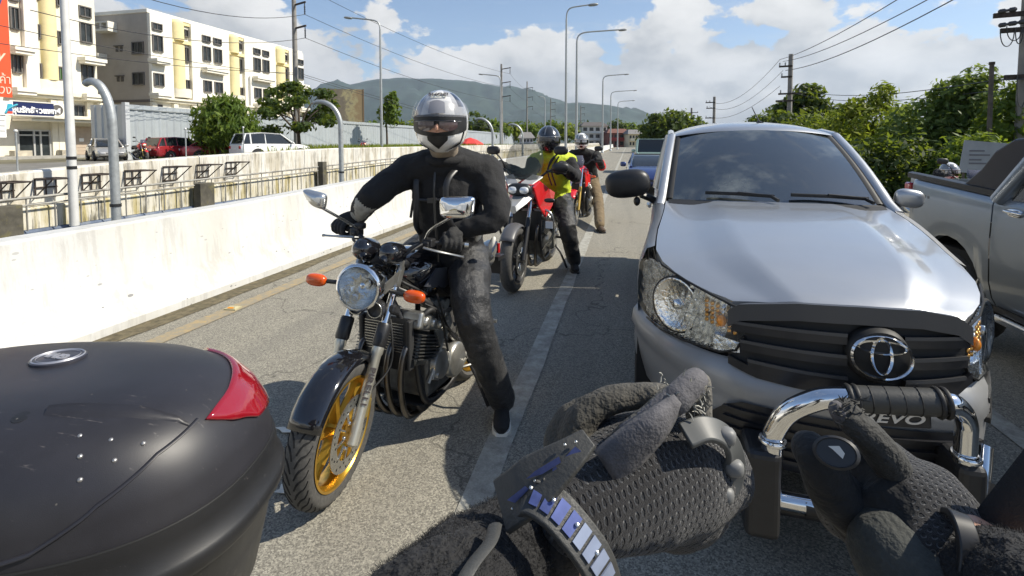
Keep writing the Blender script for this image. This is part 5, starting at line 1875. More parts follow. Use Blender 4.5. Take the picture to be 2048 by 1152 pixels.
# windscreen, pillars, roof ---------------------------------------------
def ws(u, v_):   # u -1..1 across, v 0 (cowl) .. 1 (roof)
 xb = .645 * u
 xt = .565 * u
 yb_, zb__ = 1.49 + .15 * abs(u) ** 2.2, 1.235 - .012 * u * u
 yt_, zt__ = 2.26 + .17 * abs(u) ** 2.2, 1.718 - .048 * abs(u) ** 2.4
 bow = math.sin(math.pi * v_) * .028
 return Vector((xb + (xt - xb) * v_, yb_ + (yt_ - yb_) * v_ - bow, zb__ + (zt__ - zb__) * v_ + bow * .6))
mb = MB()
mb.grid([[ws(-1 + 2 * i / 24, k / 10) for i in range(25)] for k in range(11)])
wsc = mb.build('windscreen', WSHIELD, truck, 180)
mb = MB()
for sd in (-1, 1):
 mb.grid([[ws(sd * .985, k / 10) + Vector((sd * e, -.004 * q, .006 * q)) for e, q in ((-.02, 1), (.0, 1.6), (.016, 1), (.02, -1))][::sd] for k in range(11)])
mb.grid([[ws(-1 + 2 * i / 24, 0) + Vector((0, e, z)) for i in range(25)] for e, z in ((-.13, -.03), (-.06, -.008), (.0, .0), (.03, .018))])
mb.build('windscreen_seal', SEAL, wsc, 60)
# pillars: silver rails from cowl to roof
for sd in (-1, 1):
 pth = [ws(sd * 1.0, k / 8) + Vector((sd * .045, .02, .004)) for k in range(9)]
 pth = [pth[0] + Vector((sd * .015, -.10, -.05))] + pth
 mb = MB()
 mb.tube(pth, .036, 10, flat=.75)
 mb.build('pillar', SILV, truck, 60)
 # side glass and its frame
 ztop = lambda y: lerp_tab([(2.45, 1.665), (2.8, 1.70), (3.55, 1.69)], y)
 xt = lambda y: lerp_tab([(2.4, .605), (3.5, .60)], y)
 for nm, y0, y1, ya, yb__ in (('side_window', 1.80, 2.72, 2.43, 2.66), ('rear_side_window', 2.80, 3.48, 2.76, 3.36)):
  mb = MB()
  rows = []
  for k in range(7):
   f = k / 6
   lo_ = Vector((sd * .722, y0 + (y1 - y0) * f, 1.205))
   hi_ = Vector((sd * (xt(ya) + .012), ya + (yb__ - ya) * f, ztop(ya) - .03))
   rows.append([lo_, (lo_ + hi_) / 2 + Vector((sd * .012, 0, 0)), hi_])
  mb.grid(rows if sd > 0 else [list(reversed(r_)) for r_ in rows])
  mb.build(nm, CARGLASS, truck, 60)
 mb = MB()
 for a, b in (((2.74, 1.20), (2.70, 1.68)), ((3.52, 1.20), (3.40, 1.68))):
  mb.tube([(sd * .722, a[0], a[1]), (sd * .67, (a[0] + b[0]) / 2, 1.45), (sd * .612, b[0], b[1])], .045, 8)
 mb.tube([(sd * .612, 2.44, 1.672), (sd * .612, 2.8, 1.708), (sd * .605, 3.42, 1.69)], .030, 8)
 mb.build('cab_frame', SILV, truck, 60)
mb = MB()
rows = []
for k, (y, dz) in enumerate([(0, -.004), (.02, .014), (.08, .034), (.25, .062), (.6, .085), (.95, .080), (1.15, .05), (1.2, .0)]):
 row = []
 for i in range(21):
  u = -1 + 2 * i / 20
  e = ws(u, 1)
  row.append(Vector((e.x * 1.075, e.y + y * (1 - .12 * abs(u) ** 2) - .006, e.z + dz * (1 - .60 * abs(u) ** 3))))
 rows.append(row)
mb.grid(rows)
mb.build('roof', SILV, truck, 60)
mb = MB()
mb.bb((-.66, 3.47, 1.2), (.66, 3.52, 1.68))
mb.build('rear_window', CARGLASS, truck, 0)
mb = MB()
mb.tube([(.10, 2.62, 1.78), (.105, 2.66, 1.795)], [.035, .018], 8, flat=.6)
mb.tube([(.10, 2.63, 1.79), (.066, 2.80, 1.93)], [.007, .004], 6)
mb.build('roof_aerial', BLACKP, truck, 60)
# wipers
for x0, x1, lab in ((-.02, -.40, 0), (.52, .10, 1)):
 mb = MB()
 a, b = ws(x0 / .63, .03) + Vector((0, -.03, .025)), ws(x1 / .63, .055) + Vector((0, -.02, .022))
 mb.tube([a + Vector((.03, -.06, -.02)), a, a.lerp(b, .5) + Vector((0, -.012, .012))], [.012, .011, .009], 6)
 mb.tube([a.lerp(b, -.05), a.lerp(b, .5) + Vector((0, -.004, .004)), b], .009, 6, flat=1.4)
 mb.build('wiper', SEAL, truck, 60)
# door mirrors
for sd in (-1, 1):
 c = Vector((sd * (.935 if sd < 0 else .84), 1.76, 1.315 if sd < 0 else 1.26))
 ms = 1 if sd < 0 else .5
 mb = MB()
 mb.ell(c, (.165 * ms, .085 * ms, .105 * ms * (1 if sd < 0 else 1.15)), Matrix.Rotation(sd * .14, 3, 'Y'), 22, 14, 2.7)
 m_ = mb.build('door_mirror', BLACKP if sd < 0 else SILV, truck, 180)
 mb = MB()
 mb.tube([c + Vector((-sd * .10 * ms, .02, -.08 * ms)), Vector((sd * .76, 1.80, 1.20)), Vector((sd * .73, 1.82, 1.18))], [.045, .04, .05], 8, flat=.6)
 mb.build('mirror_arm', BLACKP, m_, 60)
 mb = MB()
 mb.ell(c + Vector((sd * .0, .083 * ms, 0)), (.14 * ms, .006, .085 * ms), None, 18, 8, 2.6)
 mb.build('mirror_glass', CHROME, m_, 180)
 if sd < 0:
  mb = MB()
  mb.ell(c + Vector((.07, 0, -.13)), (.025, .03, .035), None, 10, 8)
  mb.build('sensor', BLACKP, m_, 180)
# bull bar ---------------------------------------------------------------
bull = 'bull_bar'
pth = smooth_path([(-.305, -.10, .30), (-.305, -.11, .54), (-.297, -.12, .60), (-.262, -.135, .675), (-.20, -.15, .73), (-.13, -.155, .757), (.05, -.158, .775), (.19, -.155, .785), (.245, -.14, .772), (.285, -.12, .725), (.296, -.11, .65), (.296, -.10, .36)], 6)
mb = MB()
mb.tube(pth, .036, 16)
bar = mb.build('bull_bar', CHROME, truck, 60)
mb = MB()
mb.tube([(-.085, -.157, .762), (.05, -.160, .776), (.175, -.157, .785)], .043, 16)
sl = mb.build('grip_sleeve', M('sleeve_grey', (.045, .045, .042), .5, bump=.1, bs=100), bar, 60)
for x in (-.088, -.068, .160, .180):
 mb = MB()
 z = .769 + .10 * x
 mb.torus((x, -.158, z), (1, 0, .09), .044, .007, 18, 6)
 mb.build('clamp_ring', SEAL, sl, 60)
for k in range(4):
 x = -.03 + k * .045
 mb = MB()
 mb.torus((x, -.159, .770 + .10 * x), (1, 0, .09), .0432, .0022, 18, 4)
 mb.build('sleeve_rib', SEAL, sl, 60)
mb = MB()
mb.box((.035, -.145, .712), (.25, .018, .062), Matrix.Rotation(-.09, 3, 'Y'))
pl = mb.build('name_plate', M('plate_black', (.018, .018, .020), .4), bar, 0, bevel=.006)
text_part('lettering', 'REVO', M('letter_silver', (.62, .62, .62), .35, .5), pl, .052, (.036, -.1565, .711), (R(90), R(-5.2), 0), (1.35, .85), .0015, shear=.28, bold=.0012)
for x0, z0 in ((-.305, .555), (.296, .60)):
 mb = MB()
 mb.torus((x0, -.115, z0), (0, 0, 1), .041, .008, 20, 6)
 mb.build('flange', CHROME, bar, 60)
for x0, z0, z1_, w in ((-.335, .20, .525, .115), (.305, .30, .585, .10)):
 mb = MB()
 mb.bb((x0 - w / 2, -.155, z0), (x0 + w / 2, .02, z1_))
 mb.build('mount_cover', BLACKP, bar, 0, bevel=.025, seg=3)
mb = MB()
mb.tube(smooth_path([(-.47, -.03, .30), (-.40, -.06, .31), (-.1, -.09, .325), (.2, -.09, .35), (.36, -.06, .40), (.42, .0, .47), (.455, .05, .56)], 6), .032, 14)
lp = mb.build('lower_tube', CHROME, bar, 60)
for k, x in enumerate((-.19, -.10, -.04)):
 mb = MB()
 mb.tube([(x, -.085, .321 + .07 * (x + .1)), (x + .035, -.086, .323 + .07 * (x + .1))], .0345, 14)
 mb.build('tube_band', SEAL, lp, 60)
mb = MB()
mb.tube([(.375, -.045, .42), (.40, -.02, .448)], .036, 14)
mb.tube([(.36, -.065, .385), (.37, -.055, .40)], .036, 14)
mb.build('tube_band', SEAL, lp, 60)
mb = MB()
mb.bb((-.40, -.03, .215), (.34, .06, .275))
mb.build('skid_plate', BLACKP, bar, 0, bevel=.02)
# fog lamp recess on the right corner of the bumper
for sd in (1,):
 for k in range(3):
  mb = MB()
  z = .60 + k * .035
  fl = lambda tab: tab if sd > 0 else [(-x, zz_) for x, zz_ in reversed(tab)]
  patch(mb, fl([(.50, z), (.60, z + .035)]), fl([(.50, z + .018), (.60, z + .055)]), 6, 1, .038, .02)
  mb.build('corner_louvre', SEAL, truck, 40)
# the nose tapers towards its right corner
for o_ in [c for c in COL.objects if c.type == 'MESH' and (c.parent == truck or (c.parent and c.parent.parent == truck))]:
 if o_.name.startswith('lettering'):
  continue
 for v in o_.data.vertices:
  x, y = v.co.x, v.co.y
  b = max(0.0, min(1.0, (1.5 - y) / 1.0))
  b = b * b * (3 - 2 * b)
  if x > .1:
   v.co.x = .1 + (x - .1) * (1 - .17 * b)
  elif x < -.37:
   v.co.x = x - .045 * b * min(1, (-x - .37) / .39)
# ------------------------------------------------------------------ the second pickup at the right edge (its tail is the far end)
pk = thing('pickup_truck', 'grey silver crew cab pickup at the right edge with a black sports bar', 'pickup truck', (2.6, 5.5, 0))
mb = MB()
def pring(y):
 zt_ = lerp_tab([(0, 1.30), (1.15, 1.235), (1.2, 1.235), (3.0, 1.2), (5, 1.05)], y)
 w = lerp_tab([(0, .06), (.12, .0), (4.2, 0), (4.9, .15)], y)
 s_ = .42
 for yc, r_ in ((.68, .41), (3.9, .42)):
  if abs(y - yc) < r_:
   s_ = max(s_, .44 + math.sqrt(r_ * r_ - (y - yc) ** 2))
 pr_ = [(w + .06, zt_), (w + .015, zt_ - .02), (w, zt_ - .07), (w - .008, .98), (w - .012, .86), (w - .004, max(s_, .60)), (w + .02, max(s_, .48)), (w + .05, s_)]
 return [Vector((x, -y, max(z, s_))) for x, z in pr_]
def pskin(name, ylist, mat=SILV2):
 mb = MB()
 mb.grid([pring(y) for y in ylist])
 return mb.build(name, mat, pk, 50)
pskin('bed_side', [0, .04, .12, .2, .27, .30, .36, .44, .55, .68, .8, .9, 1.0, 1.06, 1.09, 1.12, 1.17])
dr1 = pskin('rear_door', [1.185, 1.3, 1.6, 1.9, 2.12])
dr2 = pskin('front_door', [2.13, 2.4, 2.8, 3.2])
pskin('fender', [3.21, 3.4, 3.49, 3.55, 3.65, 3.8, 3.9, 4.0, 4.15, 4.25, 4.3, 4.33, 4.5, 4.9])
for dr_, y in ((dr1, 1.30), (dr2, 2.28)):
 mb = MB()
 mb.ell((-.004, -y - .10, 1.135), (.014, .075, .032), None, 16, 8, 2.5)
 cup = mb.build('handle_cup', CHROME, dr_, 180)
 mb = MB()
 mb.tube([(-.015, -y - .02, 1.14), (-.035, -y - .05, 1.142), (-.035, -y - .15, 1.138), (-.015, -y - .18, 1.135)], .012, 8)
 mb.build('door_handle', CHROME, dr_, 60)
mb = MB()
mb.grid([[Vector((x, y, z)) for x, z in ((.06, 1.30), (.06, .5), (1.55, .5), (1.55, 1.30))] for y in (-.0, -.003)])
mb.bb((.05, -.05, .55), (1.6, .02, 1.28))
mb.build('tailgate', SILV2, pk, 0)
mb = MB()
mb.bb((.05, -1.17, .45), (1.6, -.05, .75))
mb.bb((1.5, -1.17, .45), (1.64, -.0, 1.26))
mb.bb((.10, -5, .40), (1.55, -1.2, 1.18))
mb.build('inner_body', UNDER, pk, 0)
mb = MB()
mb.grid([[Vector((x, -y, lerp_tab([(0, 1.30), (1.15, 1.235)], y) + z)) for x, z in ((.012, -.01), (.012, .035), (.05, .045), (.10, .035), (.10, -.02))] for y in (.0, .15, .5, .9, 1.16)])
mb.build('bed_rail_cap', BLACKP, pk, 40)
mb = MB()
mb.bb((-.012, -.08, 1.03), (.10, .012, 1.245))
mb.build('tail_light', REDL, pk, 0, bevel=.02)
# sports bar sloping up to the cab roof
mb = MB()
sp = [(-.62, 1.275), (-.80, 1.30), (-.98, 1.42), (-1.12, 1.56), (-1.30, 1.645), (-1.52, 1.66), (-1.50, 1.60), (-1.36, 1.45), (-1.26, 1.255)]
for x0, x1 in ((.03, .15), (1.40, 1.52)):
 mb.prism([Vector((x0, y, z)) for y, z in sp], (x1 - x0, 0, 0))
mb.bb((.151, -1.50, 1.595), (1.399, -1.30, 1.65))
mb.build('sports_bar', M('sports_bar', (.010, .010, .016), .4), pk, 0, bevel=.018)
# cab
mb = MB()
cab = [(-1.24, .015, 1.21), (-1.36, .06, 1.45), (-1.52, .12, 1.655), (-2.1, .15, 1.72), (-3.0, .15, 1.71), (-3.45, .12, 1.60), (-4.0, .05, 1.2)]
rows = [[Vector((.14, y, 1.70 if z > 1.6 else z + .02)) for y, x, z in cab[2:6]]]
mb.grid([[Vector((x, y, z)) for x, z in ((.10, 1.655), (.13, 1.69), (.2, 1.72), (.8, 1.745), (1.4, 1.72), (1.5, 1.66))] for y in (-1.50, -1.7, -2.1, -2.6, -3.1)])
mb.build('roof', SILV2, pk, 50)
mb = MB()
for a, b, r_ in (((.01, -1.22, 1.20), (.10, -1.54, 1.66), .055), ((.01, -2.13, 1.20), (.12, -2.16, 1.67), .04), ((.02, -4.0, 1.2), (.12, -3.1, 1.68), .045)):
 mb.tube([a, (Vector(a) + Vector(b)) / 2, b], r_, 8)
mb.tube([(.11, -1.50, 1.665), (.12, -2.1, 1.69), (.12, -3.1, 1.68)], .035, 8)
mb.build('cab_frame', SILV2, pk, 60)
for nm, a, b, c_, d_ in (('rear_side_window', -1.33, -2.10, -1.56, -2.12), ('front_side_window', -2.17, -3.8, -2.19, -3.08)):
 mb = MB()
 mb.grid([[Vector((.018, a, 1.215)), Vector((.10, c_, 1.655))], [Vector((.018, b, 1.215)), Vector((.11, d_, 1.66))]])
 mb.build(nm, CARGLASS, pk, 60)
mb = MB()
mb.grid([[Vector((x, y, z)) for x, z in ((.07, 1.675), (-.02, 1.63), (-.025, 1.615))] for y in (-1.62, -2.1, -3.1)])
mb.build('window_visor', M('visor_smoke', (.02, .02, .022), .1), pk, 60, solid=.004)
for yc, r_ in ((.68, .41), (3.9, .42)):
 mb = MB()
 mb.grid([[Vector((xx, -yc + math.cos(math.pi * k / 24) * (r_ + .002), .44 + math.sin(math.pi * k / 24) * (r_ + .002))) for xx in (.03, .30, .36)] for k in range(25)])
 mb.bb((.36, -yc - r_, .3), (.38, -yc + r_, .95))
 mb.build('wheel_well', UNDER, pk, 60)
 wheel(pk, (.14, -yc, .36), (-1, 0, 0), .36, .24, ALLOY, 6)
mb = MB()
mb.bb((-.02, -3.4, .33), (.09, -1.25, .385))
mb.build('side_step', CHROME, pk, 0, bevel=.015)
mb = MB()
mb.bb((.02, -3.4, .39), (.10, -1.2, .43))
mb.build('sill_trim', BLACKP, pk, 0)
mb = MB()
for k, w in enumerate((.05, .035, .035, .03)):
 mb.bb((-.0035, -.20 - k * .055 - w, 1.135 - k * .004), (-.001, -.20 - k * .055, 1.160 - k * .004))
mb.build('side_badge', M('badge_grey', (.12, .13, .14), .4), pk, 0)
# ------------------------------------------------------------------ motorcycles (local: front contact at origin, +Y runs back, +X is the bike's left)
GOLD = M('gold_wheel', (.62, .36, .045), .28, .85, var=.1, vs=12)
GLOSSK = M('gloss_black', (.008, .008, .010), .08, coat=1)
SATK = M('satin_black', (.018, .018, .019), .4)
ENG = M('engine_grey', (.13, .13, .125), .38, .7, var=.3, vs=25)
ALU = M('cast_alloy', (.50, .49, .45), .32, .85, var=.2, vs=18)
STEEL = M('steel', (.50, .50, .48), .25, .95, var=.15, vs=14)
SEATM = M('seat_vinyl', (.016, .016, .016), .6, bump=.15, bs=200)
def mat_tyre_tread():
 m, T = new_mat('tyre_tread')
 co = T.n('ShaderNodeTexCoord').outputs['Object']
 nz = T.noise(co, 60, 3, .6)
 col = T.ramp(nz, [(.3, (.045, .044, .042)), (.7, (.085, .082, .076))])
 b_ = T.n('ShaderNodeBsdfPrincipled', ins={'Base Color': col, 'Roughness': .75})
 T.n('ShaderNodeOutputMaterial', ins={0: b_.outputs[0]})
 return m
TREAD = mat_tyre_tread()
GROOVE = M('tyre_groove', (.008, .008, .008), .9)
def xf(mb, start, mat):
 for i in range(start, len(mb.v)):
  mb.v[i] = tuple(mat @ Vector(mb.v[i]))
def moto_wheel(parent, c, axis, r, w, rimm, spokes, discs=2, fine=False, name='wheel'):
 c, axis = Vector(c), Vector(axis).normalized()
 x, y = frame_from(axis)
 mb = MB()
 q = []
 for k in range(15):
  a = -1.25 + 2.5 * k / 14
  q.append((r - w * .52 + w * .52 * math.cos(a) ** .8, w * .52 * math.sin(a) / math.sin(1.25)))
 rr = r * .745
 q = [(rr, -w * .40)] + q + [(rr, w * .40)]
 mb.lathe(q, c, axis, 72 if fine else 28)
 t = mb.build(name, TREAD, parent, 60)
 if fine:
  mb = MB()
  for k in range(40):
   for sd in (-1, 1):
    pts = []
    for j in range(7):
     f = j / 6
     a = 2 * math.pi * (k + (.5 if sd > 0 else 0)) / 40 + f * .30 + .035 * math.sin(f * 6)
     lat = sd * (.10 + .72 * f) * 1.25
     rad = r - w * .52 + w * .52 * math.cos(lat) ** .8 + .0008
     off = w * .52 * math.sin(lat) / math.sin(1.25)
     pts.append(c + x * rad * math.cos(a) + y * rad * math.sin(a) + axis * off)
    wd = .0045
    vs = []
    for j, p_ in enumerate(pts):
     tdir = (pts[min(j + 1, 6)] - pts[max(j - 1, 0)]).normalized()
     nn = (p_ - c - axis * (p_ - c).dot(axis)).normalized()
     sdv = tdir.cross(nn).normalized() * wd * (1.1 - .6 * abs(j / 6 - .4))
     vs += [p_ - sdv, p_ + sdv]
    mb.add(vs, [(2 * j, 2 * j + 1, 2 * j + 3, 2 * j + 2) for j in range(6)])
  gv = mb.build('tread_groove', GROOVE, t, 0)
  gv['kind'] = 'stuff'
 mb = MB()
 mb.lathe([(rr * 1.005, -w * .43), (rr * 1.03, -w * .46), (rr * .985, -w * .46), (rr * .93, -w * .30), (rr * .905, 0), (rr * .93, w * .30), (rr * .985, w * .46), (rr * 1.03, w * .46), (rr * 1.005, w * .43)], c, axis, 72 if fine else 28)
 mb.lathe([(.0, -w * .5), (rr * .20, -w * .5), (rr * .22, -w * .3), (rr * .2, 0), (rr * .22, w * .3), (rr * .20, w * .5), (.0, w * .5)], c, axis, 18)
 for k in range(spokes):
  a = 2 * math.pi * k / spokes + .35
  d = x * math.cos(a) + y * math.sin(a)
  e = axis.cross(d)
  rings = []
  for f, wd, th in ((.15, .075, .30), (.4, .05, .22), (.75, .055, .2), (.96, .085, .28)):
   p_ = c + d * rr * f
   hw, ht = rr * wd, w * th
   rings.append([p_ - e * hw - axis * ht * .6, p_ - axis * ht, p_ + e * hw - axis * ht * .6, p_ + e * hw + axis * ht * .6, p_ + axis * ht, p_ - e * hw + axis * ht * .6])
  mb.loft(rings)
 mb.build('rim', rimm, t, 40)
 for sd in ((-1, 1) if discs == 2 else (1,)):
  mb = MB()
  o_ = c + axis * sd * w * .62
  mb.lathe([(rr * .70, -.002), (rr * .70, .002), (rr * .47, .002), (rr * .47, -.002), (rr * .70, -.002)], o_, axis, 40)
  for k in range(10):
   a = 2 * math.pi * k / 10
   d = x * math.cos(a) + y * math.sin(a)
   mb.tube([o_ + d * rr * .24, o_ + d * rr * .48], .006, 5)
  ds = mb.build('brake_disc', STEEL, t, 40)
  if fine:
   mb = MB()
   for k in range(30):
    a = 2 * math.pi * k / 30
    rad = rr * (.52 + .055 * (k % 3))
    p_ = o_ + (x * math.cos(a) + y * math.sin(a)) * rad + axis * sd * .0026
    mb.lathe([(.0055, 0), (.0, .0003)], p_, axis * sd, 8)
   h_ = mb.build('disc_hole', GROOVE, ds, 0)
   h_['kind'] = 'stuff'
   mb = MB()
   for k in range(6):
    a = 2 * math.pi * k / 6 + .2
    mb.ell(o_ + (x * math.cos(a) + y * math.sin(a)) * rr * .26 + axis * sd * .004, (.009, .009, .009), None, 8, 6)
   h_ = mb.build('disc_bolt', CHROME, ds, 180)
   h_['kind'] = 'stuff'
 return t
def bike_rear(root, wb, rimm, tailm, frame_m=SATK, fine=False, seat_z=.80):
 """engine, frame, seat, swingarm and rear wheel shared by the naked bikes"""
 moto_wheel(root, (0, wb, .305), (1, 0, 0), .305, .16, rimm, 5, 1)
 mb = MB()
 for sd in (-1, 1):
  mb.tube(smooth_path([(sd * .05, .42, .86), (sd * .17, .56, .74), (sd * .19, .74, .52), (sd * .15, .90, .42)], 5), .021, 8)
  mb.tube(smooth_path([(sd * .04, .40, .80), (sd * .13, .45, .55), (sd * .15, .52, .24), (sd * .15, .70, .19), (sd * .15, .92, .26), (sd * .15, .92, .50), (sd * .13, .98, .74), (sd * .10, 1.5, .80)], 5), .018, 8)
  mb.tube([(sd * .15, .90, .40), (sd * .13, wb, .305)], [.026, .02], 8)
 mb.build('frame', frame_m, root, 60)
 # engine: crankcase, cylinders with fins, covers
 mb = MB()
 mb.box((0, .70, .36), (.36, .38, .24))
 mb.box((0, .56, .50), (.34, .26, .18), Matrix.Rotation(-.35, 3, 'X'))
 en = mb.build('engine', ENG, root, 0, bevel=.03, seg=3)
 mb = MB()
 rot = Matrix.Rotation(-.35, 3, 'X')
 for k in range(8):
  mb.box(Vector((0, .545, .52)) + rot @ Vector((0, 0, -.06 + .017 * k)), (.40, .28, .006), rot)
 fn = mb.build('cooling_fin', ENG, en, 0)
 fn['kind'] = 'stuff'
 mb = MB()
 mb.box((0, .53, .665), (.41, .24, .09), rot)
 for sd in (-1, 1):
  for k in range(3):
   mb.cyl((sd * .19, .46 + .07 * k, .69 - .03 * k), (sd * .225, .46 + .07 * k, .69 - .03 * k), .026, 12)
 mb.build('cylinder_head', ALU, en, 0, bevel=.022, seg=3)
 for sd in (-1, 1):
  mb = MB()
  mb.lathe([(.105, 0), (.10, .028), (.085, .042), (.0, .046)], (sd * .18, .78, .36), (sd, 0, 0), 24)
  mb.lathe([(.085, 0), (.08, .03), (.06, .04), (.0, .044)], (sd * .18, .62, .40), (sd, 0, 0), 24)
  mb.build('engine_cover', ALU if sd > 0 else ENG, en, 45)
  mb = MB()
  for k in range(7):
   a = 2 * math.pi * k / 7
   mb.ell((sd * .205, .78 + .09 * math.cos(a), .36 + .09 * math.sin(a)), (.006, .006, .006), None, 6, 4)
  b_ = mb.build('bolt', STEEL, en, 180)
  b_['kind'] = 'stuff'
 for k in range(4):
  x0 = -.135 + .09 * k
  mb = MB()
  mb.tube(smooth_path([(x0, .44, .60), (x0, .36, .54), (x0 * .95, .34, .40), (x0 * .8, .40, .22), (x0 * .6, .52, .135), (x0 * .4 + .03, .74, .125)], 6), .0165, 12)
  mb.build('header_pipe', M('pipe_steel', (.13, .12, .11), .3, 1.0, var=.3, vs=9), root, 60)
 mb = MB()
 mb.tube(smooth_path([(-.05, .74, .125), (-.14, .95, .16), (-.19, 1.15, .30)], 5) + [Vector((-.21, 1.25, .36)), Vector((-.24, 1.62, .50))], [.03] * 11 + [.055, .05], 12)
 mb.build('silencer', STEEL, root, 60)
 # seat, tail
 mb = MB()
 mb.loft([[Vector((x * w, y, z + dz)) for x, dz in ((-1, -.05), (-.9, .0), (-.5, .025), (.5, .025), (.9, 0), (1, -.05), (.6, -.09), (-.6, -.09))][::-1] for y, w, z in ((.78, .08, seat_z + .0), (.9, .13, seat_z - .03), (1.05, .15, seat_z - .025), (1.2, .13, seat_z + .03), (1.45, .12, seat_z + .05), (1.55, .09, seat_z + .04))])
 mb.build('seat', SEATM, root, 60)
 mb = MB()
 mb.loft([[Vector((x * w, y, z + dz * h_)) for x, dz in ((-1, -.4), (-.95, .3), (-.5, .5), (.5, .5), (.95, .3), (1, -.4), (.5, -.6), (-.5, -.6))][::-1] for y, w, z, h_ in ((.95, .14, seat_z - .13, .12), (1.25, .13, seat_z - .07, .12), (1.55, .10, seat_z + .0, .10), (1.72, .05, seat_z + .05, .05))])
 mb.build('tail_fairing', tailm, root, 60)
 mb = MB()
 mb.bb((-.10, 1.62, seat_z - .06), (.10, 1.74, seat_z - .03))
 mb.bb((-.09, 1.68, seat_z - .17), (.09, 1.71, seat_z - .06))
 mb.build('rear_mudguard', SATK, root, 0)
 mb = MB()
 mb.bb((-.06, 1.71, seat_z - .02), (.06, 1.74, seat_z + .05))
 mb.build('tail_light', REDL, root, 0)
 for sd in (-1, 1):
  mb = MB()
  mb.tube([(sd * .15, .98, .36), (sd * .30, .97, .355)], .014, 8)
  mb.build('footpeg', SATK, root, 60)
  mb = MB()
  mb.tube(smooth_path([(sd * .14, 1.02, .62), (sd * .17, 1.12, .50), (sd * .16, 1.22, .44)], 4), .011, 6)
  mb.tube([(sd * .16, 1.20, .45), (sd * .27, 1.21, .45)], .013, 8)
  mb.box((sd * .165, 1.0, .39), (.012, .11, .10))
  mb.build('pillion_bracket', ALU, root, 60)
 mb = MB()
 mb.tube([(.16, .98, .30), (.26, .93, .20), (.33, .95, .02)], .012, 6)
 mb.build('side_stand', SATK, root, 60)
def steer(mb, ang, piv=(0, .36, .9)):
 """turn everything in mb about the raked steering axis"""
 ax = Vector((0, .36, .67)).normalized()
 piv = Vector(piv)
 rm = Matrix.Rotation(ang, 3, ax)
 mb.v = [tuple(piv + rm @ (Vector(v) - piv)) for v in mb.v]
A1 = R(9.5)
bike1 = thing('motorcycle', 'black naked motorcycle with gold front wheel and big round chrome headlight', 'motorcycle', (-1.29, 1.97, 0), -A1)
ST = R(13)
rmS = Matrix.Rotation(ST, 3, Vector((0, .36, .67)).normalized())
PIV = Vector((0, .36, .9))
def S(p):
 return PIV + rmS @ (Vector(p) - PIV)
def SB(mb):
 mb.v = [tuple(S(v)) for v in mb.v]
 return mb
wc = S((0, .0, .318))
wax = rmS @ Vector((1, 0, 0))
dz = .316 - wc.z
moto_wheel(bike1, wc, wax, .316, .118, GOLD, 6, 2, True, 'front_wheel')
# front mudguard
mb = MB()
rows = []
for k in range(17):
 a = R(28) + R(108) * k / 16
 rad = .345
 row = []
 for j in range(9):
  b = -1.25 + 2.5 * j / 8
  rr_ = rad - .055 + .055 * math.cos(b) ** .7
  row.append(Vector((.078 * math.sin(b) / math.sin(1.25), math.cos(a) * rr_ * -1 + .02, .316 + math.sin(a) * rr_)))
 rows.append(row)
mb.grid(rows)
SB(mb).build('front_mudguard', GLOSSK, bike1, 180, solid=.004)
# fork legs
for sd in (-1, 1):
 x0 = sd * .098
 lo, hi = Vector((x0, -.012, .30)), Vector((x0, .365, 1.00))
 d = (hi - lo).normalized()
 mb = MB()
 mb.lathe([(.012, -.03), (.026, -.02), (.027, .05), (.024, .09), (.0235, .36), (.028, .37), (.028, .40)], lo, d, 18, True, True)
 fk = SB(mb).build('fork_leg', M('fork_pale', (.55, .53, .45), .35, .7, var=.08, vs=9), bike1, 50)
 mb = MB()
 mb.lathe([(.029, .40), (.034, .41), (.034, .50), (.029, .51)], lo, d, 18, True, True)
 SB(mb).build('fork_gaiter', SATK, fk, 50)
 mb = MB()
 mb.lathe([(.0195, .50), (.0195, .80)], lo, d, 16, True, True)
 SB(mb).build('fork_tube', CHROME, fk, 60)
 mb = MB()
 mb.box(lo + d * .10 + Vector((sd * -.012, .055, .01)), (.034, .055, .11), Matrix.Rotation(-.45, 3, 'X'))
 mb.box(lo + d * .10 + Vector((sd * .006, .05, .01)), (.02, .04, .085), Matrix.Rotation(-.45, 3, 'X'))
 SB(mb).build('brake_caliper', M('caliper_gold', (.40, .30, .10), .4, .6), fk, 0, bevel=.006)
 mb = MB()
 mb.tube(smooth_path([lo + d * .14 + Vector((0, .06, .03)), lo + d * .28 + Vector((sd * .05, .10, 0)), lo + d * .45 + Vector((sd * .03, .05, 0)), lo + d * .62 + Vector((-sd * .04, .04, 0))], 5), .0055, 6)
 SB(mb).build('brake_hose', SEAL, fk, 60)
ang_f = math.atan2(.70, .377)
# vertical lettering on the visible fork leg
lp_ = S(Vector((.098, -.012, .30)) + Vector((0, .377, .70)).normalized() * .225 + Vector((.012, -.0225, .011)))
tx = text_part('lettering', 'PIRELLI', M('letter_dark', (.05, .04, .04), .5), bike1, .040, lp_, (0, 0, 0), (1.35, 1.0), .0008, bold=.0007)
dv = rmS @ Vector((0, -.377, -.70)).normalized()
nv = (rmS @ Vector((.45, -.80, .40))).normalized()
nv = (nv - dv * nv.dot(dv)).normalized()
yv = nv.cross(dv)
tx.rotation_euler = Matrix((dv, yv, nv)).transposed().to_euler()
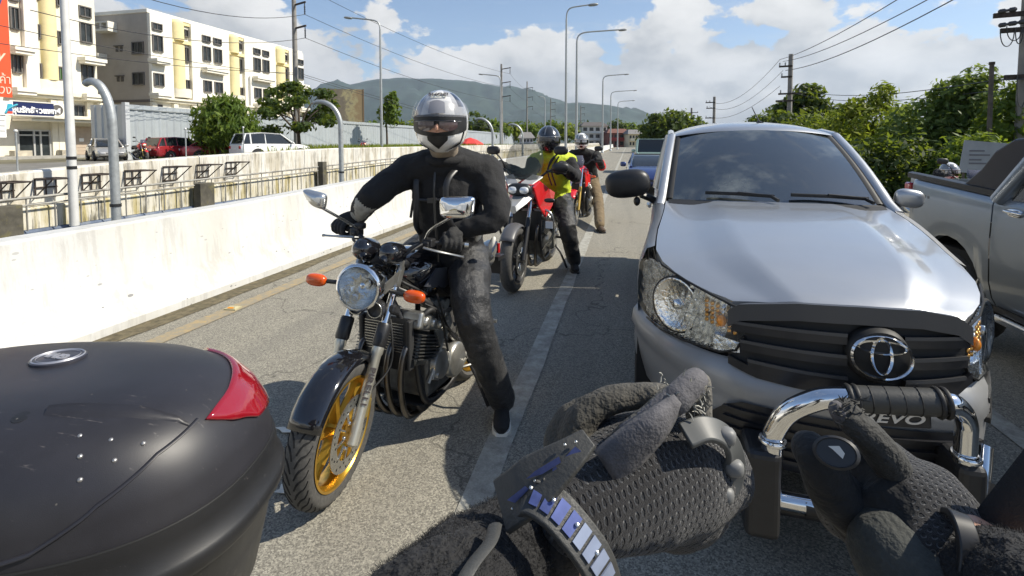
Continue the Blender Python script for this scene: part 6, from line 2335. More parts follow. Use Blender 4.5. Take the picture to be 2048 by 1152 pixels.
# triple clamps, headlight, brackets
mb = MB()
mb.box((0, .385, 1.01), (.27, .075, .035), Matrix.Rotation(-.47, 3, 'X'))
mb.box((0, .285, .80), (.27, .085, .045), Matrix.Rotation(-.47, 3, 'X'))
SB(mb).build('fork_clamp', SATK, bike1, 0, bevel=.012)
hc = Vector((0, .135, .945))
hax = Vector((-.02, -1, .06)).normalized()
mb = MB()
mb.lathe([(.001, -.17), (.045, -.165), (.085, -.13), (.105, -.06), (.108, 0)], hc, hax, 40)
hlb = SB(mb).build('headlight', CHROME, bike1, 60)
mb = MB()
mb.lathe([(.108, 0), (.113, .006), (.113, .022), (.107, .030), (.100, .032), (.098, .024)], hc, hax, 48)
SB(mb).build('headlight_rim', CHROME, hlb, 60)
mb = MB()
mb.lathe([(.099, .018), (.09, -.01), (.07, -.045), (.04, -.07), (.018, -.075)], hc, hax, 40)
SB(mb).build('reflector_bowl', M('lamp_bowl', (.80, .80, .78), .16, 1.0, var=.2, vs=30, bump=.45, bs=38), hlb, 60)
mb = MB()
mb.lathe([(.02, -.07), (.022, -.02), (.015, -.012), (.001, -.01)], hc, hax, 16)
SB(mb).build('bulb_shield', CHROME, hlb, 60)
mb = MB()
for k in range(8):
 a = 2 * math.pi * k / 8
 mb.tube([hc + hax * .0 + Vector((.03 * math.cos(a), 0, .03 * math.sin(a))), hc + hax * .006 + Vector((.06 * math.cos(a), 0, .06 * math.sin(a)))], .003, 4)
SB(mb).build('lamp_facet', M('facet_warm', (.75, .62, .40), .2, .8), hlb, 60)
mb = MB()
mb.lathe([(.100, .026), (.08, .036), (.045, .043), (.001, .045)], hc, hax, 40)
SB(mb).build('lens', LENS, hlb, 180)
for sd in (-1, 1):
 mb = MB()
 mb.prism([Vector((sd * .115, .15, .925)), Vector((sd * .115, .15, .975)), Vector((sd * .115, .345, 1.00)), Vector((sd * .115, .325, .95))], (sd * .008, 0, 0))
 mb.box((sd * .118, .325, .975), (.012, .045, .13), Matrix.Rotation(-.47, 3, 'X'))
 SB(mb).build('headlight_bracket', ALU, bike1, 0)
 mb = MB()
 mb.tube([(sd * .12, .20, .925), (sd * .20, .185, .925)], .011, 8)
 stk = SB(mb).build('indicator_stalk', SATK, bike1, 60)
 mb = MB()
 mb.ell((sd * .255, .18, .925), (.054, .026, .030), None, 18, 12, 2.6)
 SB(mb).build('indicator', AMBER, stk, 180)
 mb = MB()
 mb.lathe([(.0, -.055), (.034, -.05), (.042, -.02), (.042, .01), (.037, .014), (.033, .004), (.0, -.006)], (sd * .05, .215, .815), (0, -1, .05), 24)
 hn = SB(mb).build('horn', SATK, bike1, 50)
 mb = MB()
 mb.torus((sd * .05, .203, .816), (0, -1, .05), .037, .004, 24, 6)
 SB(mb).build('horn_ring', STEEL, hn, 60)
# clocks
for sd, dx in ((-1, 0), (1, .01)):
 mb = MB()
 c = Vector((sd * .070, .31, 1.075))
 ax = Vector((0, -.42, -.9)).normalized() * -1
 back = Vector((0, -.86, .25)).normalized()
 mb.lathe([(.001, .085), (.030, .082), (.049, .062), (.058, .025), (.060, -.02), (.060, -.045), (.054, -.05), (.052, -.042), (.0, -.042)], c, back, 32)
 SB(mb).build('instrument_pod', GLOSSK, bike1, 50)
mb = MB()
mb.box((0, .335, 1.04), (.10, .06, .07))
SB(mb).build('instrument_bracket', SATK, bike1, 0, bevel=.01)
# handlebar, grips, levers, mirrors
HB = [(-.37, .53, 1.115), (-.24, .475, 1.12), (-.15, .42, 1.10), (-.08, .395, 1.055), (.08, .395, 1.055), (.15, .42, 1.10), (.24, .475, 1.12), (.37, .53, 1.115)]
mb = MB()
mb.tube([S(p) for p in smooth_path(HB, 5)], .0115, 10)
hb = mb.build('handlebar', SATK, bike1, 60)
for sd in (-1, 1):
 a, b = S((sd * .25, .48, 1.12)), S((sd * .375, .532, 1.115))
 mb = MB()
 mb.tube([a, b], .0165, 12)
 mb.build('grip', SEAL, hb, 60)
 d = (b - a).normalized()
 mb = MB()
 mb.tube([b, b + d * .022], .018, 12)
 mb.build('bar_end', STEEL, hb, 60)
 mb = MB()
 p0 = S((sd * .205, .455, 1.12))
 mb.box(p0, (.06, .05, .045))
 mb.box(p0 + Vector((0, -.02, -.005)), (.035, .035, .03))
 mb.build('switch_housing', SATK, hb, 0, bevel=.008)
 mb = MB()
 mb.tube(smooth_path([S((sd * .195, .41, 1.10)), S((sd * .26, .405, 1.095)), S((sd * .34, .44, 1.08)), S((sd * .40, .455, 1.072))], 5), [.010] * 8 + [.0085] * 7 + [.012], 8, flat=.7)
 mb.build('lever', ALU, hb, 60)
mb = MB()
mb.box(S((-.185, .45, 1.155)), (.05, .05, .035))
mb.build('fluid_reservoir', SATK, hb, 0, bevel=.01)
# mirrors reach up to where they stand
mL = (Vector(bike1.location), Matrix.Rotation(A1, 3, 'Z'))
def to_b1(p):
 return mL[1] @ (Vector(p) - mL[0])
for sd, px, py, d, w, h, sk, rot_ in ((-1, 630, 398, 2.45, .062, .050, -.25, .55), (1, 914, 415, 2.28, .088, .054, .12, -.10)):
 c = to_b1(P(px, py, d))
 st_ = S((sd * .19, .44, 1.14))
 mb = MB()
 mb.tube(smooth_path([st_, st_ + (c - st_) * .35 + Vector((-sd * .012, -.02, .0)), c + Vector((-sd * .03, .01, -h * .8)), c + Vector((-sd * .01, .012, -h * .3))], 5), [.0075] * 12 + [.007] * 4, 8)
 stem = mb.build('mirror_stem', STEEL, bike1, 60)
 # rounded trapezoid shell facing forwards, glass behind
 rm_ = Matrix.Rotation(A1 + rot_ * .35, 3, 'Z') @ Matrix.Rotation(-.10, 3, 'X')
 out = []
 poly = [(-1, .55), (-.86, .93), (.80, 1.0), (1, .80), (.93, -.55), (.72, -.92), (-.62, -1.0), (-.92, -.75)] if sd > 0 else [(-1, .9), (-.6, 1.0), (.85, .55), (1.0, .2), (.9, -.9), (.6, -1.05), (-.2, -.7), (-.75, .2)]
 mb = MB()
 rings = []
 for s_, y_ in ((.02, -.034), (.55, -.032), (.85, -.024), (.97, -.010), (1, .004), (.97, .012)):
  ring = []
  for i in range(len(poly)):
   for f in (0, .5):
    a, b = poly[i], poly[(i + 1) % len(poly)]
    q_ = (a[0] + (b[0] - a[0]) * f, a[1] + (b[1] - a[1]) * f)
    ring.append(c + rm_ @ Vector((q_[0] * w * s_, y_, q_[1] * h * s_)))
  rings.append(ring)
 mb.loft([list(reversed(r_)) for r_ in rings], True, True)
 mb.build('mirror_shell', CHROME if sd > 0 else M('mirror_silver', (.62, .62, .60), .22, .9), stem, 40, sub=1)
# tank, radiator
mb = MB()
rings = []
for y, w, zb, zt in ((.40, .06, .88, .96), (.45, .13, .80, 1.00), (.55, .175, .76, 1.03), (.68, .175, .75, 1.02), (.80, .14, .76, .97), (.90, .09, .77, .89), (.96, .05, .78, .83)):
 rings.append([Vector((w * math.copysign(abs(math.cos(a)) ** .75, math.cos(a)), y, (zb + zt) / 2 + (zt - zb) / 2 * math.copysign(abs(math.sin(a)) ** .8, math.sin(a)))) for a in [2 * math.pi * k / 20 for k in range(20)]])
mb.loft(rings)
tk = mb.build('fuel_tank', GLOSSK, bike1, 60, sub=1)
mb = MB()
mb.lathe([(.045, .0), (.045, .012), (.03, .018), (.0, .018)], (0, .60, 1.025), (0, .05, 1), 20)
mb.build('fuel_cap', CHROME, tk, 50)
for x0 in (.168, -.180):
 mb = MB()
 mb.prism([Vector((x0, y, z)) for y, z in ((.50, .86), (.62, .93), (.78, .90), (.84, .83), (.70, .80))], (.012, 0, 0))
 mb.build('tank_panel', M('tank_grey', (.10, .105, .12), .3, .5, coat=.6), tk, 0)
mb = MB()
mb.box((0, .40, .58), (.27, .035, .26), Matrix.Rotation(-.12, 3, 'X'))
rd = mb.build('radiator', SATK, bike1, 0)
mb = MB()
for k in range(16):
 mb.box((0, .379, .47 + .0145 * k), (.24, .004, .004))
f_ = mb.build('radiator_fin', STEEL, rd, 0)
f_['kind'] = 'stuff'
for sd in (-1, 1):
 mb = MB()
 mb.bb((sd * .148 - .013, .375, .45), (sd * .148 + .013, .42, .71))
 mb.build('radiator_tank', M('radiator_black', (.03, .03, .03), .5), rd, 0, bevel=.008)
mb = MB()
mb.tube(smooth_path([(.17, .42, .69), (.21, .50, .74), (.19, .58, .66), (.15, .6, .56)], 5), .017, 8)
mb.tube(smooth_path([(.02, .33, .98), (.12, .36, .92), (.17, .44, .86), (.15, .55, .80)], 5), .008, 6)
mb.tube(smooth_path([(.20, .44, 1.10), (.16, .35, 1.06), (.06, .34, .98), (.04, .42, .88)], 5), .0065, 6)
mb.tube(smooth_path([(-.20, .44, 1.10), (-.12, .30, 1.12), (.02, .32, 1.05), (.05, .42, .90)], 5), .0065, 6)
mb.build('hose', SEAL, bike1, 60)
mb = MB()
mb.tube(smooth_path([(.19, .50, .34), (.20, .62, .50), (.19, .70, .66)], 5), .012, 6)
mb.box((.195, .66, .58), (.02, .16, .10), Matrix.Rotation(.4, 3, 'X'))
mb.tube([(.20, .78, .30), (.22, .96, .26), (.24, .99, .27)], .008, 6)
mb.build('engine_bracket', ALU, bike1, 60)
mb = MB()
for y, z, s_ in ((.60, .74, .03), (.66, .72, .03), (.72, .71, .032)):
 mb.cyl((.10, y, z), (.18, y, z - .01), s_, 14)
mb.build('carburettor', ALU, bike1, 50)
mb = MB()
for pts in ([(.20, .58, .80), (.22, .64, .62), (.20, .78, .50), (.21, .86, .40)], [(.19, .47, .78), (.23, .56, .70), (.22, .66, .46)], [(.18, .62, .83), (.205, .80, .70), (.19, .95, .58), (.2, 1.02, .40)]):
 mb.tube(smooth_path(pts, 5), .0065, 6)
mb.build('control_cable', SEAL, bike1, 60)
for y, z, w in ((.66, .60, .05), (.84, .52, .06), (.90, .34, .07), (.56, .36, .05)):
 mb = MB()
 mb.box((.20, y, z), (.02, w, w * 1.3), Matrix.Rotation(y * 2, 3, 'X'))
 mb.cyl((.205, y, z), (.222, y, z), w * .28, 10)
 mb.build('engine_bracket', ALU, bike1, 0, bevel=.004)
mb = MB()
mb.prism([Vector((-.13, y, z)) for y, z in ((.50, .20), (.56, .13), (.90, .14), (.98, .24), (.90, .27))], (.26, 0, 0))
mb.build('belly_pan', SATK, bike1, 0, bevel=.02)
bike_rear(bike1, 1.27, GOLD, GLOSSK, seat_z=.80)
# ------------------------------------------------------------------ the two bikes behind
def bike_behind(root, kind):
 red = M('red_bodywork', (.55, .012, .016), .22, coat=.9)
 moto_wheel(root, (0, 0, .315), (1, 0, -.0), .315, .115, SATK, 5, 1, False, 'front_wheel')
 mb = MB()
 rows = []
 for k in range(13):
  a = R(40) + R(85) * k / 12
  rows.append([Vector((.075 * math.sin(b) / .95, -math.cos(a) * (.292 + .05 * math.cos(b)), .315 + math.sin(a) * (.292 + .05 * math.cos(b)))) for b in [-1.25 + 2.5 * j / 6 for j in range(7)]])
 mb.grid(rows)
 mb.build('front_mudguard', M('mudguard_grey', (.09, .09, .095), .4) if kind == 'adv' else red, root, 180, solid=.004)
 for sd in (-1, 1):
  mb = MB()
  mb.tube([(sd * .09, -.005, .30), (sd * .09, .20, .68)], .026, 10)
  fk = mb.build('fork_leg', SATK if kind == 'adv' else M('fork_gold', (.50, .33, .08), .35, .7), root, 60)
  mb = MB()
  mb.tube([(sd * .09, .20, .68), (sd * .09, .36, .98)], .02, 10)
  mb.build('fork_tube', CHROME, fk, 60)
 bike_rear(root, 1.38, SATK, red if kind == 'adv' else GLOSSK, seat_z=.82)
 mb = MB()
 mb.tube(smooth_path([(-.40, .55, 1.13), (-.25, .48, 1.14), (-.12, .42, 1.06), (.12, .42, 1.06), (.25, .48, 1.14), (.40, .55, 1.13)], 5), .0115, 8)
 hb_ = mb.build('handlebar', SATK, root, 60)
 for sd in (-1, 1):
  mb = MB()
  mb.tube([(sd * .28, .495, 1.138), (sd * .41, .553, 1.13)], .018, 10)
  mb.build('grip', SEAL, hb_, 60)
  mb = MB()
  mb.tube(smooth_path([(sd * .21, .43, 1.13), (sd * .30, .42, 1.12), (sd * .41, .47, 1.10)], 5), .009, 6)
  mb.build('lever', SATK, hb_, 60)
  mb = MB()
  mb.tube(smooth_path([(sd * .22, .45, 1.15), (sd * .26, .42, 1.24), (sd * .33, .44, 1.31)], 5), .008, 6)
  ms = mb.build('mirror_stem', SATK, root, 60)
  mb = MB()
  mb.ell((sd * .36, .44, 1.34), (.075, .025, .045), None, 14, 8, 2.8)
  mb.build('mirror_shell', SATK, ms, 180)
  mb = MB()
  mb.ell((sd * .30, .20, .86), (.055, .022, .022), None, 12, 8, 2.6)
  mb.build('indicator', AMBER if kind == 'naked' else SATK, root, 180)
 rings = []
 for y, w, zb, zt in ((.40, .08, .88, .98), (.48, .15, .80, 1.03), (.60, .17, .76, 1.05), (.75, .15, .76, 1.0), (.90, .08, .78, .88)):
  rings.append([Vector((w * math.cos(a), y, (zb + zt) / 2 + (zt - zb) / 2 * math.sin(a))) for a in [2 * math.pi * k / 16 for k in range(16)]])
 mb = MB()
 mb.loft(rings)
 mb.build('fuel_tank', red, root, 60)
 mb = MB()
 mb.bb((-.17, .39, .42), (.17, .43, .72))
 mb.build('radiator', SATK, root, 0)
 if kind == 'adv':
  # beak, twin lamp, tall screen, red side panels, auxiliary lamps, crash bars
  mb = MB()
  mb.loft([[Vector((x * w, y, z + dz)) for x, dz in ((-1, -.03), (-.6, .02), (.6, .02), (1, -.03), (.5, -.05), (-.5, -.05))] for y, w, z in ((-.02, .03, .80), (.12, .09, .86), (.28, .13, .92))])
  mb.build('beak', M('beak_silver', (.45, .45, .44), .3, .5), root, 40)
  mb = MB()
  mb.ell((0, .20, .955), (.125, .07, .065), Matrix.Rotation(-.25, 3, 'X'), 18, 10, 2.8)
  lampb = mb.build('headlight', SATK, root, 180)
  for sd in (-1, 1):
   mb = MB()
   mb.ell((sd * .055, .150, .955), (.048, .03, .036), Matrix.Rotation(-.25, 3, 'X'), 14, 8, 2.6)
   mb.build('lamp', CLEARL, lampb, 180)
   mb = MB()
   pl_ = [Vector((sd * x, y, z)) for x, y, z in ((.12, .20, .98), (.16, .30, 1.04), (.22, .42, .96), (.25, .60, .90), (.23, .56, .76), (.20, .40, .66), (.16, .28, .78))]
   mb.prism(pl_ if sd > 0 else pl_[::-1], (sd * .02, .004, 0))
   mb.build('side_panel', red, root, 0, bevel=.008)
   mb = MB()
   pl_ = [Vector((sd * x, y, z)) for x, y, z in ((.02, .17, 1.02), (.13, .19, 1.01), (.20, .32, 1.07), (.10, .30, 1.09))]
   mb.prism(pl_ if sd > 0 else pl_[::-1], (0, .012, .012))
   mb.build('nose_panel', M('panel_grey', (.32, .32, .32), .25, coat=.6), root, 0)
   mb = MB()
   mb.tube(smooth_path([(sd * .12, .42, .76), (sd * .27, .40, .70), (sd * .28, .44, .48), (sd * .15, .50, .30)], 5), .013, 8)
   mb.build('crash_bar', STEEL if sd > 0 else SATK, root, 60)
   mb = MB()
   mb.box((sd * .27, .335, .60), (.09, .03, .085))
   al = mb.build('auxiliary_lamp', SATK, root, 0, bevel=.008)
   mb = MB()
   mb.box((sd * .27, .3165, .60), (.075, .004, .07))
   mb.build('lamp_face', M('lamp_face_white', (.82, .82, .80), .3), al, 0)
   mb = MB()
   mb.ell((sd * .36, .42, 1.17), (.09, .035, .05), Matrix.Rotation(sd * .3, 3, 'Z'), 14, 8, 2.6)
   mb.build('hand_guard', SATK, root, 180)
  mb = MB()
  mb.grid([[Vector((w * u, y + .05 * u * u, z)) for u in [-1 + 2 * i / 10 for i in range(11)]] for w, y, z in ((.14, .20, 1.02), (.19, .26, 1.12), (.20, .32, 1.24), (.17, .37, 1.37), (.12, .40, 1.42))])
  mb.build('windshield', M('screen_tint', (.05, .065, .06), .03, ior=1.3, alpha=.34), root, 180, solid=.003)
 else:
  mb = MB()
  mb.ell((0, .17, .93), (.12, .08, .10), Matrix.Rotation(-.3, 3, 'X'), 18, 10, 2.4)
  lampb = mb.build('headlight', red, root, 180)
  mb = MB()
  mb.ell((0, .115, .92), (.085, .04, .06), Matrix.Rotation(-.3, 3, 'X'), 16, 8, 2.4)
  mb.build('lamp', M('lamp_warm', (.80, .68, .45), .15, .3, coat=1), lampb, 180)
  mb = MB()
  mb.grid([[Vector((w * u, y + .04 * u * u, z)) for u in [-1 + 2 * i / 8 for i in range(9)]] for w, y, z in ((.12, .18, 1.01), (.14, .24, 1.12), (.10, .30, 1.22))])
  mb.build('windshield', M('screen_smoke', (.10, .10, .13), .05, alpha=.75), root, 180, solid=.003)
  for sd in (-1, 1):
   mb = MB()
   pl_ = [Vector((sd * x, y, z)) for x, y, z in ((.13, .36, .92), (.20, .50, .88), (.20, .48, .70), (.14, .36, .66))]
   mb.prism(pl_ if sd > 0 else pl_[::-1], (sd * .015, 0, 0))
   mb.build('side_panel', red, root, 0, bevel=.008)
bike2 = thing('motorcycle', 'red and black touring motorcycle with tall clear windshield behind the black one', 'motorcycle', (-1.19, 5.25, 0), -R(4), scale=1.14)
bike_behind(bike2, 'adv')
bike3 = thing('motorcycle', 'small red motorcycle with red mudguard, last of the three in line', 'motorcycle', (-1.0, 9.5, 0), -R(5), scale=1.12)
bike_behind(bike3, 'naked')
# ------------------------------------------------------------------ people
def mat_cloth(name, col, scale=220, bump=.25, fold=9, r=.85, fade=None):
 m, T = new_mat(name)
 co = T.n('ShaderNodeTexCoord').outputs['Object']
 w1 = T.noise(co, scale, 2, .6)
 f1 = T.noise(co, fold, 4, .6)
 lo, hi = tuple(x * .65 for x in col), tuple(x * 1.35 for x in col)
 c_ = T.ramp(T.math('MULTIPLY_ADD', w1, .35, T.math('MULTIPLY', f1, .65)), [(.3, lo), (.7, hi)])
 if fade:
  ff = T.noise(co, 5, 3, .5)
  c_ = T.mix(T.n('ShaderNodeMapRange', ins={'Value': ff, 'From Min': .45, 'From Max': .65, 'To Min': 0., 'To Max': .8}).outputs[0], c_, fade)
 h_ = T.math('ADD', T.math('MULTIPLY', w1, .4), T.math('MULTIPLY', f1, 2.2))
 nb = T.n('ShaderNodeBump', ins={'Strength': bump, 'Distance': .012, 'Height': h_}).outputs[0]
 b_ = T.n('ShaderNodeBsdfPrincipled', ins={'Base Color': c_, 'Roughness': r, 'Normal': nb, 'Sheen Weight': .03})
 T.n('ShaderNodeOutputMaterial', ins={0: b_.outputs[0]})
 return m
JACK = mat_cloth('jacket_black', (.0085, .0085, .0095), bump=.5, fold=7)
JEAN = mat_cloth('jeans_grey_black', (.018, .0185, .020), bump=.7, fold=11, r=.48, fade=(.042, .042, .042))
KHAKI = mat_cloth('khaki_cloth', (.14, .10, .05))
VEST = mat_cloth('vest_yellow', (.50, .60, .02), bump=.7, fold=6, r=.7)
REDC = mat_cloth('red_cloth', (.55, .02, .02))
GLOVEB = mat_cloth('glove_black', (.018, .018, .018), 160, .4, 14)
SKIN = M('skin', (.50, .27, .18), .5, var=.08, vs=30)
TAN = mat_cloth('neck_gaiter', (.25, .20, .145))
SOLE = M('shoe_sole', (.68, .66, .60), .7, var=.1, vs=10)
SHOE = mat_cloth('shoe_black', (.014, .014, .015), 160, .2)
VISOR = M('visor_black', (.008, .008, .010), .05, coat=1)
def limb(mb, pts, rs, n=14, flat=1.0, up=None, k=4):
 q = smooth_path(pts, k)
 m = len(q) - 1
 rr = []
 for i in range(m + 1):
  f = i / m * (len(rs) - 1)
  j = min(int(f), len(rs) - 2)
  rr.append(rs[j] + (rs[j + 1] - rs[j]) * (f - j))
 mb.tube(q, rr, n, True, flat, up, True)
def grip_hand(mb, wrist, gripc, axis, fwd, s=1.0):
 """a fist closed round a bar: palm behind, four fingers over the top and round, thumb below"""
 wrist, gripc, axis = Vector(wrist), Vector(gripc), Vector(axis).normalized()
 f = (Vector(fwd) - axis * Vector(fwd).dot(axis)).normalized()      # away from the rider
 u = axis.cross(f).normalized()
 if u.z < 0:
  u = -u
 kn = gripc - f * .012 * s + u * .036 * s
 limb(mb, [wrist, (wrist * .45 + kn * .55), kn], [.034 * s, .040 * s, .036 * s], 12, .75, axis.cross(Vector((0, 0, 1))) if abs(axis.z) < .9 else None)
 mb.ell((wrist * .3 + kn * .7), (.045 * s, .04 * s, .026 * s), None, 14, 8)
 for i, (off, ln_) in enumerate(((-.036, .92), (-.012, 1.0), (.012, .96), (.035, .82))):
  c = gripc + axis * off * s
  pts = []
  for a in (115, 75, 30, -20, -75):
   t_ = R(a)
   pts.append(c + (f * math.cos(t_) + u * math.sin(t_)) * (.031 * s))
  pts = [kn + axis * off * s - f * .012 * s] + pts[:5 if ln_ > .9 else 5]
  mb.tube(smooth_path(pts, 3), [.0125 * s] * 10 + [.0118 * s] * 3 + [.0105 * s] * 3, 8, round_end=True)
 th0 = wrist * .55 + kn * .45 - axis * .030 * s
 mb.tube(smooth_path([th0, gripc - f * .026 * s - axis * .048 * s - u * .004 * s, gripc - f * .004 * s - axis * .040 * s - u * .030 * s, gripc + f * .018 * s - axis * .026 * s - u * .030 * s], 4), .0135 * s, 8, round_end=True)
def helmet_point(c, fwd, az, el, off=0.0, s=1.0, chin=1.0):
 f = Vector((fwd[0], fwd[1], 0)).normalized()
 l = Vector((0, 0, 1)).cross(f).normalized()
 tilt = Matrix.Rotation(math.asin(max(-1, min(1, Vector(fwd).normalized().z))), 3, -l)
 ca, sa, ce, se = math.cos(az), math.sin(az), math.cos(el), math.sin(el)
 ry = .150 if ca > 0 else .142
 rz = .142 if se > 0 else .150
 x, y, z = sa * ce * .122, ca * ce * ry, se * rz
 # jaw: straighter below, pulled in at the neck, chin bar pushed forward
 if se < 0:
  k = min(1, -se / .9)
  x *= 1 + .06 * k - .30 * max(0, k - .75) / .25
  y *= 1 + .12 * k * chin * (1 if ca > 0 else .2) - .25 * max(0, k - .75) / .25
 v = Vector((x, y, z)) * s
 nrm = Vector((sa * ce, ca * ce, se))
 v += nrm * off * s
 return Vector(c) + tilt @ (l * v.x + f * v.y + Vector((0, 0, v.z)))
def hpatch(mb, c, fwd, a0, a1, e0, e1, off, s=1.0, na=16, ne=8, ef=None, thick=0.0):
 """curved patch on the helmet; ef(azimuth fraction -1..1) shifts its edges"""
 rows = []
 for j in range(ne + 1):
  row = []
  for i in range(na + 1):
   t_ = -1 + 2 * i / na
   az = R(a0 + (a1 - a0) * i / na)
   lo_, hi_ = (e0, e1) if ef is None else ef(t_)
   row.append(helmet_point(c, fwd, az, R(lo_ + (hi_ - lo_) * j / ne), off, s))
  rows.append(row)
 mb.grid([list(reversed(r_)) for r_ in rows])
def helmet(parent, c, fwd, s, style):
 if style == 'graphic':
  mats = [M('helmet_gunmetal', (.42, .42, .42), .22, .1, coat=1), M('helmet_white', (.78, .77, .74), .2, coat=1), M('helmet_black', (.012, .012, .013), .2, coat=1), M('helmet_silver', (.74, .74, .73), .22, .1, coat=1)]
 elif style == 'dark':
  mats = [M('helmet_charcoal', (.045, .047, .05), .2, .5, coat=1), M('helmet_grey', (.25, .25, .25), .25, .5, coat=1), M('helmet_black', (.012, .012, .013), .2, coat=1), M('helmet_grey', (.25, .25, .25))]
 else:
  mats = [M('helmet_mid_grey', (.22, .23, .23), .25, .3, coat=1), M('helmet_white', (.78, .77, .74), .2, coat=1), M('helmet_black', (.012, .012, .013), .2, coat=1), M('helmet_silver', (.74, .74, .73), .22, .1, coat=1)]
 mb = MB()
 NA, NE = 48, 30
 rows = []
 for j in range(NE + 1):
  el = R(-66 + 156 * j / NE)
  rows.append([helmet_point(c, fwd, 2 * math.pi * i / NA, el, 0, s) for i in range(NA)])
 vs = [p for r_ in rows for p in r_]
 for j in range(NE):
  for i in range(NA):
   az = (360 * (i + .5) / NA + 180) % 360 - 180
   el = -66 + 156 * (j + .5) / NE
   a_ = abs(az)
   if style == 'graphic':
    k = 0
    if el > 45 and a_ < 22:
     k = 1
    elif 2 < el < 46 and a_ < 40:
     k = 3
    elif 30 < el < 62 and 50 < a_ < 72:
     k = 2
    elif el < -6 and a_ < 95:
     k = 1 if (el + a_ * .55) < 26 else 3
     if 58 < a_ < 66:
      k = 2
    elif a_ > 80 and -6 < el < 18:
     k = 1
   else:
    k = 0
    if el > 20 and 20 < a_ < 32:
     k = 1
    if style == 'grey' and (el < -25 or el > 55):
     k = 1
   mb.mat(k)
   a, b = j * NA + i, j * NA + (i + 1) % NA
   mb.f.append((b, a, a + NA, b + NA))
   mb.m.append(k)
 mb.v = [tuple(v) for v in vs]
 sh_ = mb.build('helmet', mats, parent, 180, world=True)
 mb = MB()
 ef = lambda t_: (-24 + 10 * abs(t_) ** 2, 10 + 3 * (1 - t_ * t_))
 hpatch(mb, c, fwd, -72, 72, 0, 0, .003, s, 24, 8, ef)
 mb.build('eye_port', M('port_black', (.006, .006, .006), .5) if style == 'graphic' else VISOR, sh_, 180, world=True)
 if style == 'graphic':
  mb = MB()
  hpatch(mb, c, fwd, -80, 80, 0, 0, .012, s, 24, 8, lambda t_: (6 + 3 * (1 - t_ * t_), 43 - 12 * t_ * t_))
  mb.build('raised_visor', M('visor_tint', (.30, .30, .32), .05, coat=.5, alpha=.32), sh_, 180, world=True)
  mb = MB()
  hpatch(mb, c, fwd, -16, 16, 14, 36, .014, s, 8, 6, lambda t_: (14, 37 - 4 * t_ * t_))
  mb.build('brow_panel', M('brow_grey', (.26, .26, .28), .25, .2), sh_, 180, world=True)
  # face seen through the open port, with sunglasses
  mb = MB()
  hpatch(mb, c, fwd, -30, 30, 0, 0, .0045, s, 12, 6, lambda t_: (-17 + 3 * abs(t_), -5))
  mb.ell(helmet_point(c, fwd, 0, R(-9), .004, s), (.009 * s, .011 * s, .016 * s), None, 12, 8)
  mb.build('face', SKIN, sh_, 180, world=True)
  for sd in (-1, 1):
   mb = MB()
   hpatch(mb, c, fwd, *sorted((sd * 5, sd * 40)), 0, 0, .011, s, 10, 6, lambda t_: (-14 + 3 * t_ * t_ * 2, 3 - 1.5 * t_ * t_))
   mb.build('sunglass_lens', M('sunglass', (.07, .045, .045), .06, coat=1), sh_, 180, world=True)
  mb = MB()
  mb.tube([helmet_point(c, fwd, R(a), R(2 - abs(a) * .02), .012, s) for a in range(-48, 49, 8)], .0025 * s, 6)
  mb.build('sunglass_frame', GLOSSK, sh_, 60, world=True)
  mb = MB()
  hpatch(mb, c, fwd, -22, 22, 0, 0, .006, s, 12, 8, lambda t_: (-50 + 20 * abs(t_), -21 - 2 * abs(t_)))
  mb.build('mouth_vent', M('vent_black', (.015, .015, .015), .4), sh_, 180, world=True)
  for sd in (-1, 1):
   mb = MB()
   hpatch(mb, c, fwd, *sorted((sd * 26, sd * 62)), 0, 0, .005, s, 10, 4, lambda t_, sd=sd: (-50 + 9 * sd * t_ * 1.2, -44 + 12 * sd * t_ * 1.2))
   mb.build('chin_graphic', M('helmet_black', (.012, .012, .013), .2, coat=1), sh_, 180, world=True)
  f = Vector((fwd[0], fwd[1], 0)).normalized()
  tp = helmet_point(c, fwd, 0, R(58), .004, s)
  tp1 = helmet_point(c, fwd, 0, R(55), .004, s)
  nrm = ((tp - Vector(c)).normalized() * .6 + f * .6).normalized()
  mb = MB()
  hpatch(mb, c, fwd, -24, 24, 0, 0, .004, s, 8, 4, lambda t_: (46, 60))
  mb.build('label_panel', M('label_pale', (.72, .72, .66), .35), sh_, 180, world=True)
  up_ = (tp - tp1).normalized()
  lat = up_.cross(nrm).normalized()
  nrm = lat.cross(up_).normalized()
  txt = text_part('lettering', 'SHOEI', M('letter_dark', (.05, .04, .04), .5), sh_, .030 * s, (0, 0, 0), (0, 0, 0), (1.05, 1.0), .001, bold=.0008)
  Mx = Matrix((lat, up_, nrm)).transposed().to_4x4()
  Mx.translation = helmet_point(c, fwd, 0, R(53), .0075, s)
  txt.matrix_local = WM[sh_.name].inverted() @ Mx
  txt.scale = (1.05, 1, 1)
 else:
  mb = MB()
  hpatch(mb, c, fwd, -16, 16, -46, -30, .005, s, 8, 4)
  mb.build('mouth_vent', mats[2], sh_, 180, world=True)
  mb = MB()
  mb.tube([helmet_point(c, fwd, R(a), R(13), .004, s) for a in range(-76, 77, 8)], .004 * s, 6)
  mb.build('visor_edge', mats[1], sh_, 60, world=True)
  if style == 'grey':
   mb = MB()
   for sd in (-1, 1):
    hpatch(mb, c, fwd, *sorted((sd * 8, sd * 44)), -8, 6, .010, s, 8, 4)
   mb.build('goggle_lens', M('goggle', (.35, .36, .38), .08, .6), sh_, 180, world=True)
 return sh_
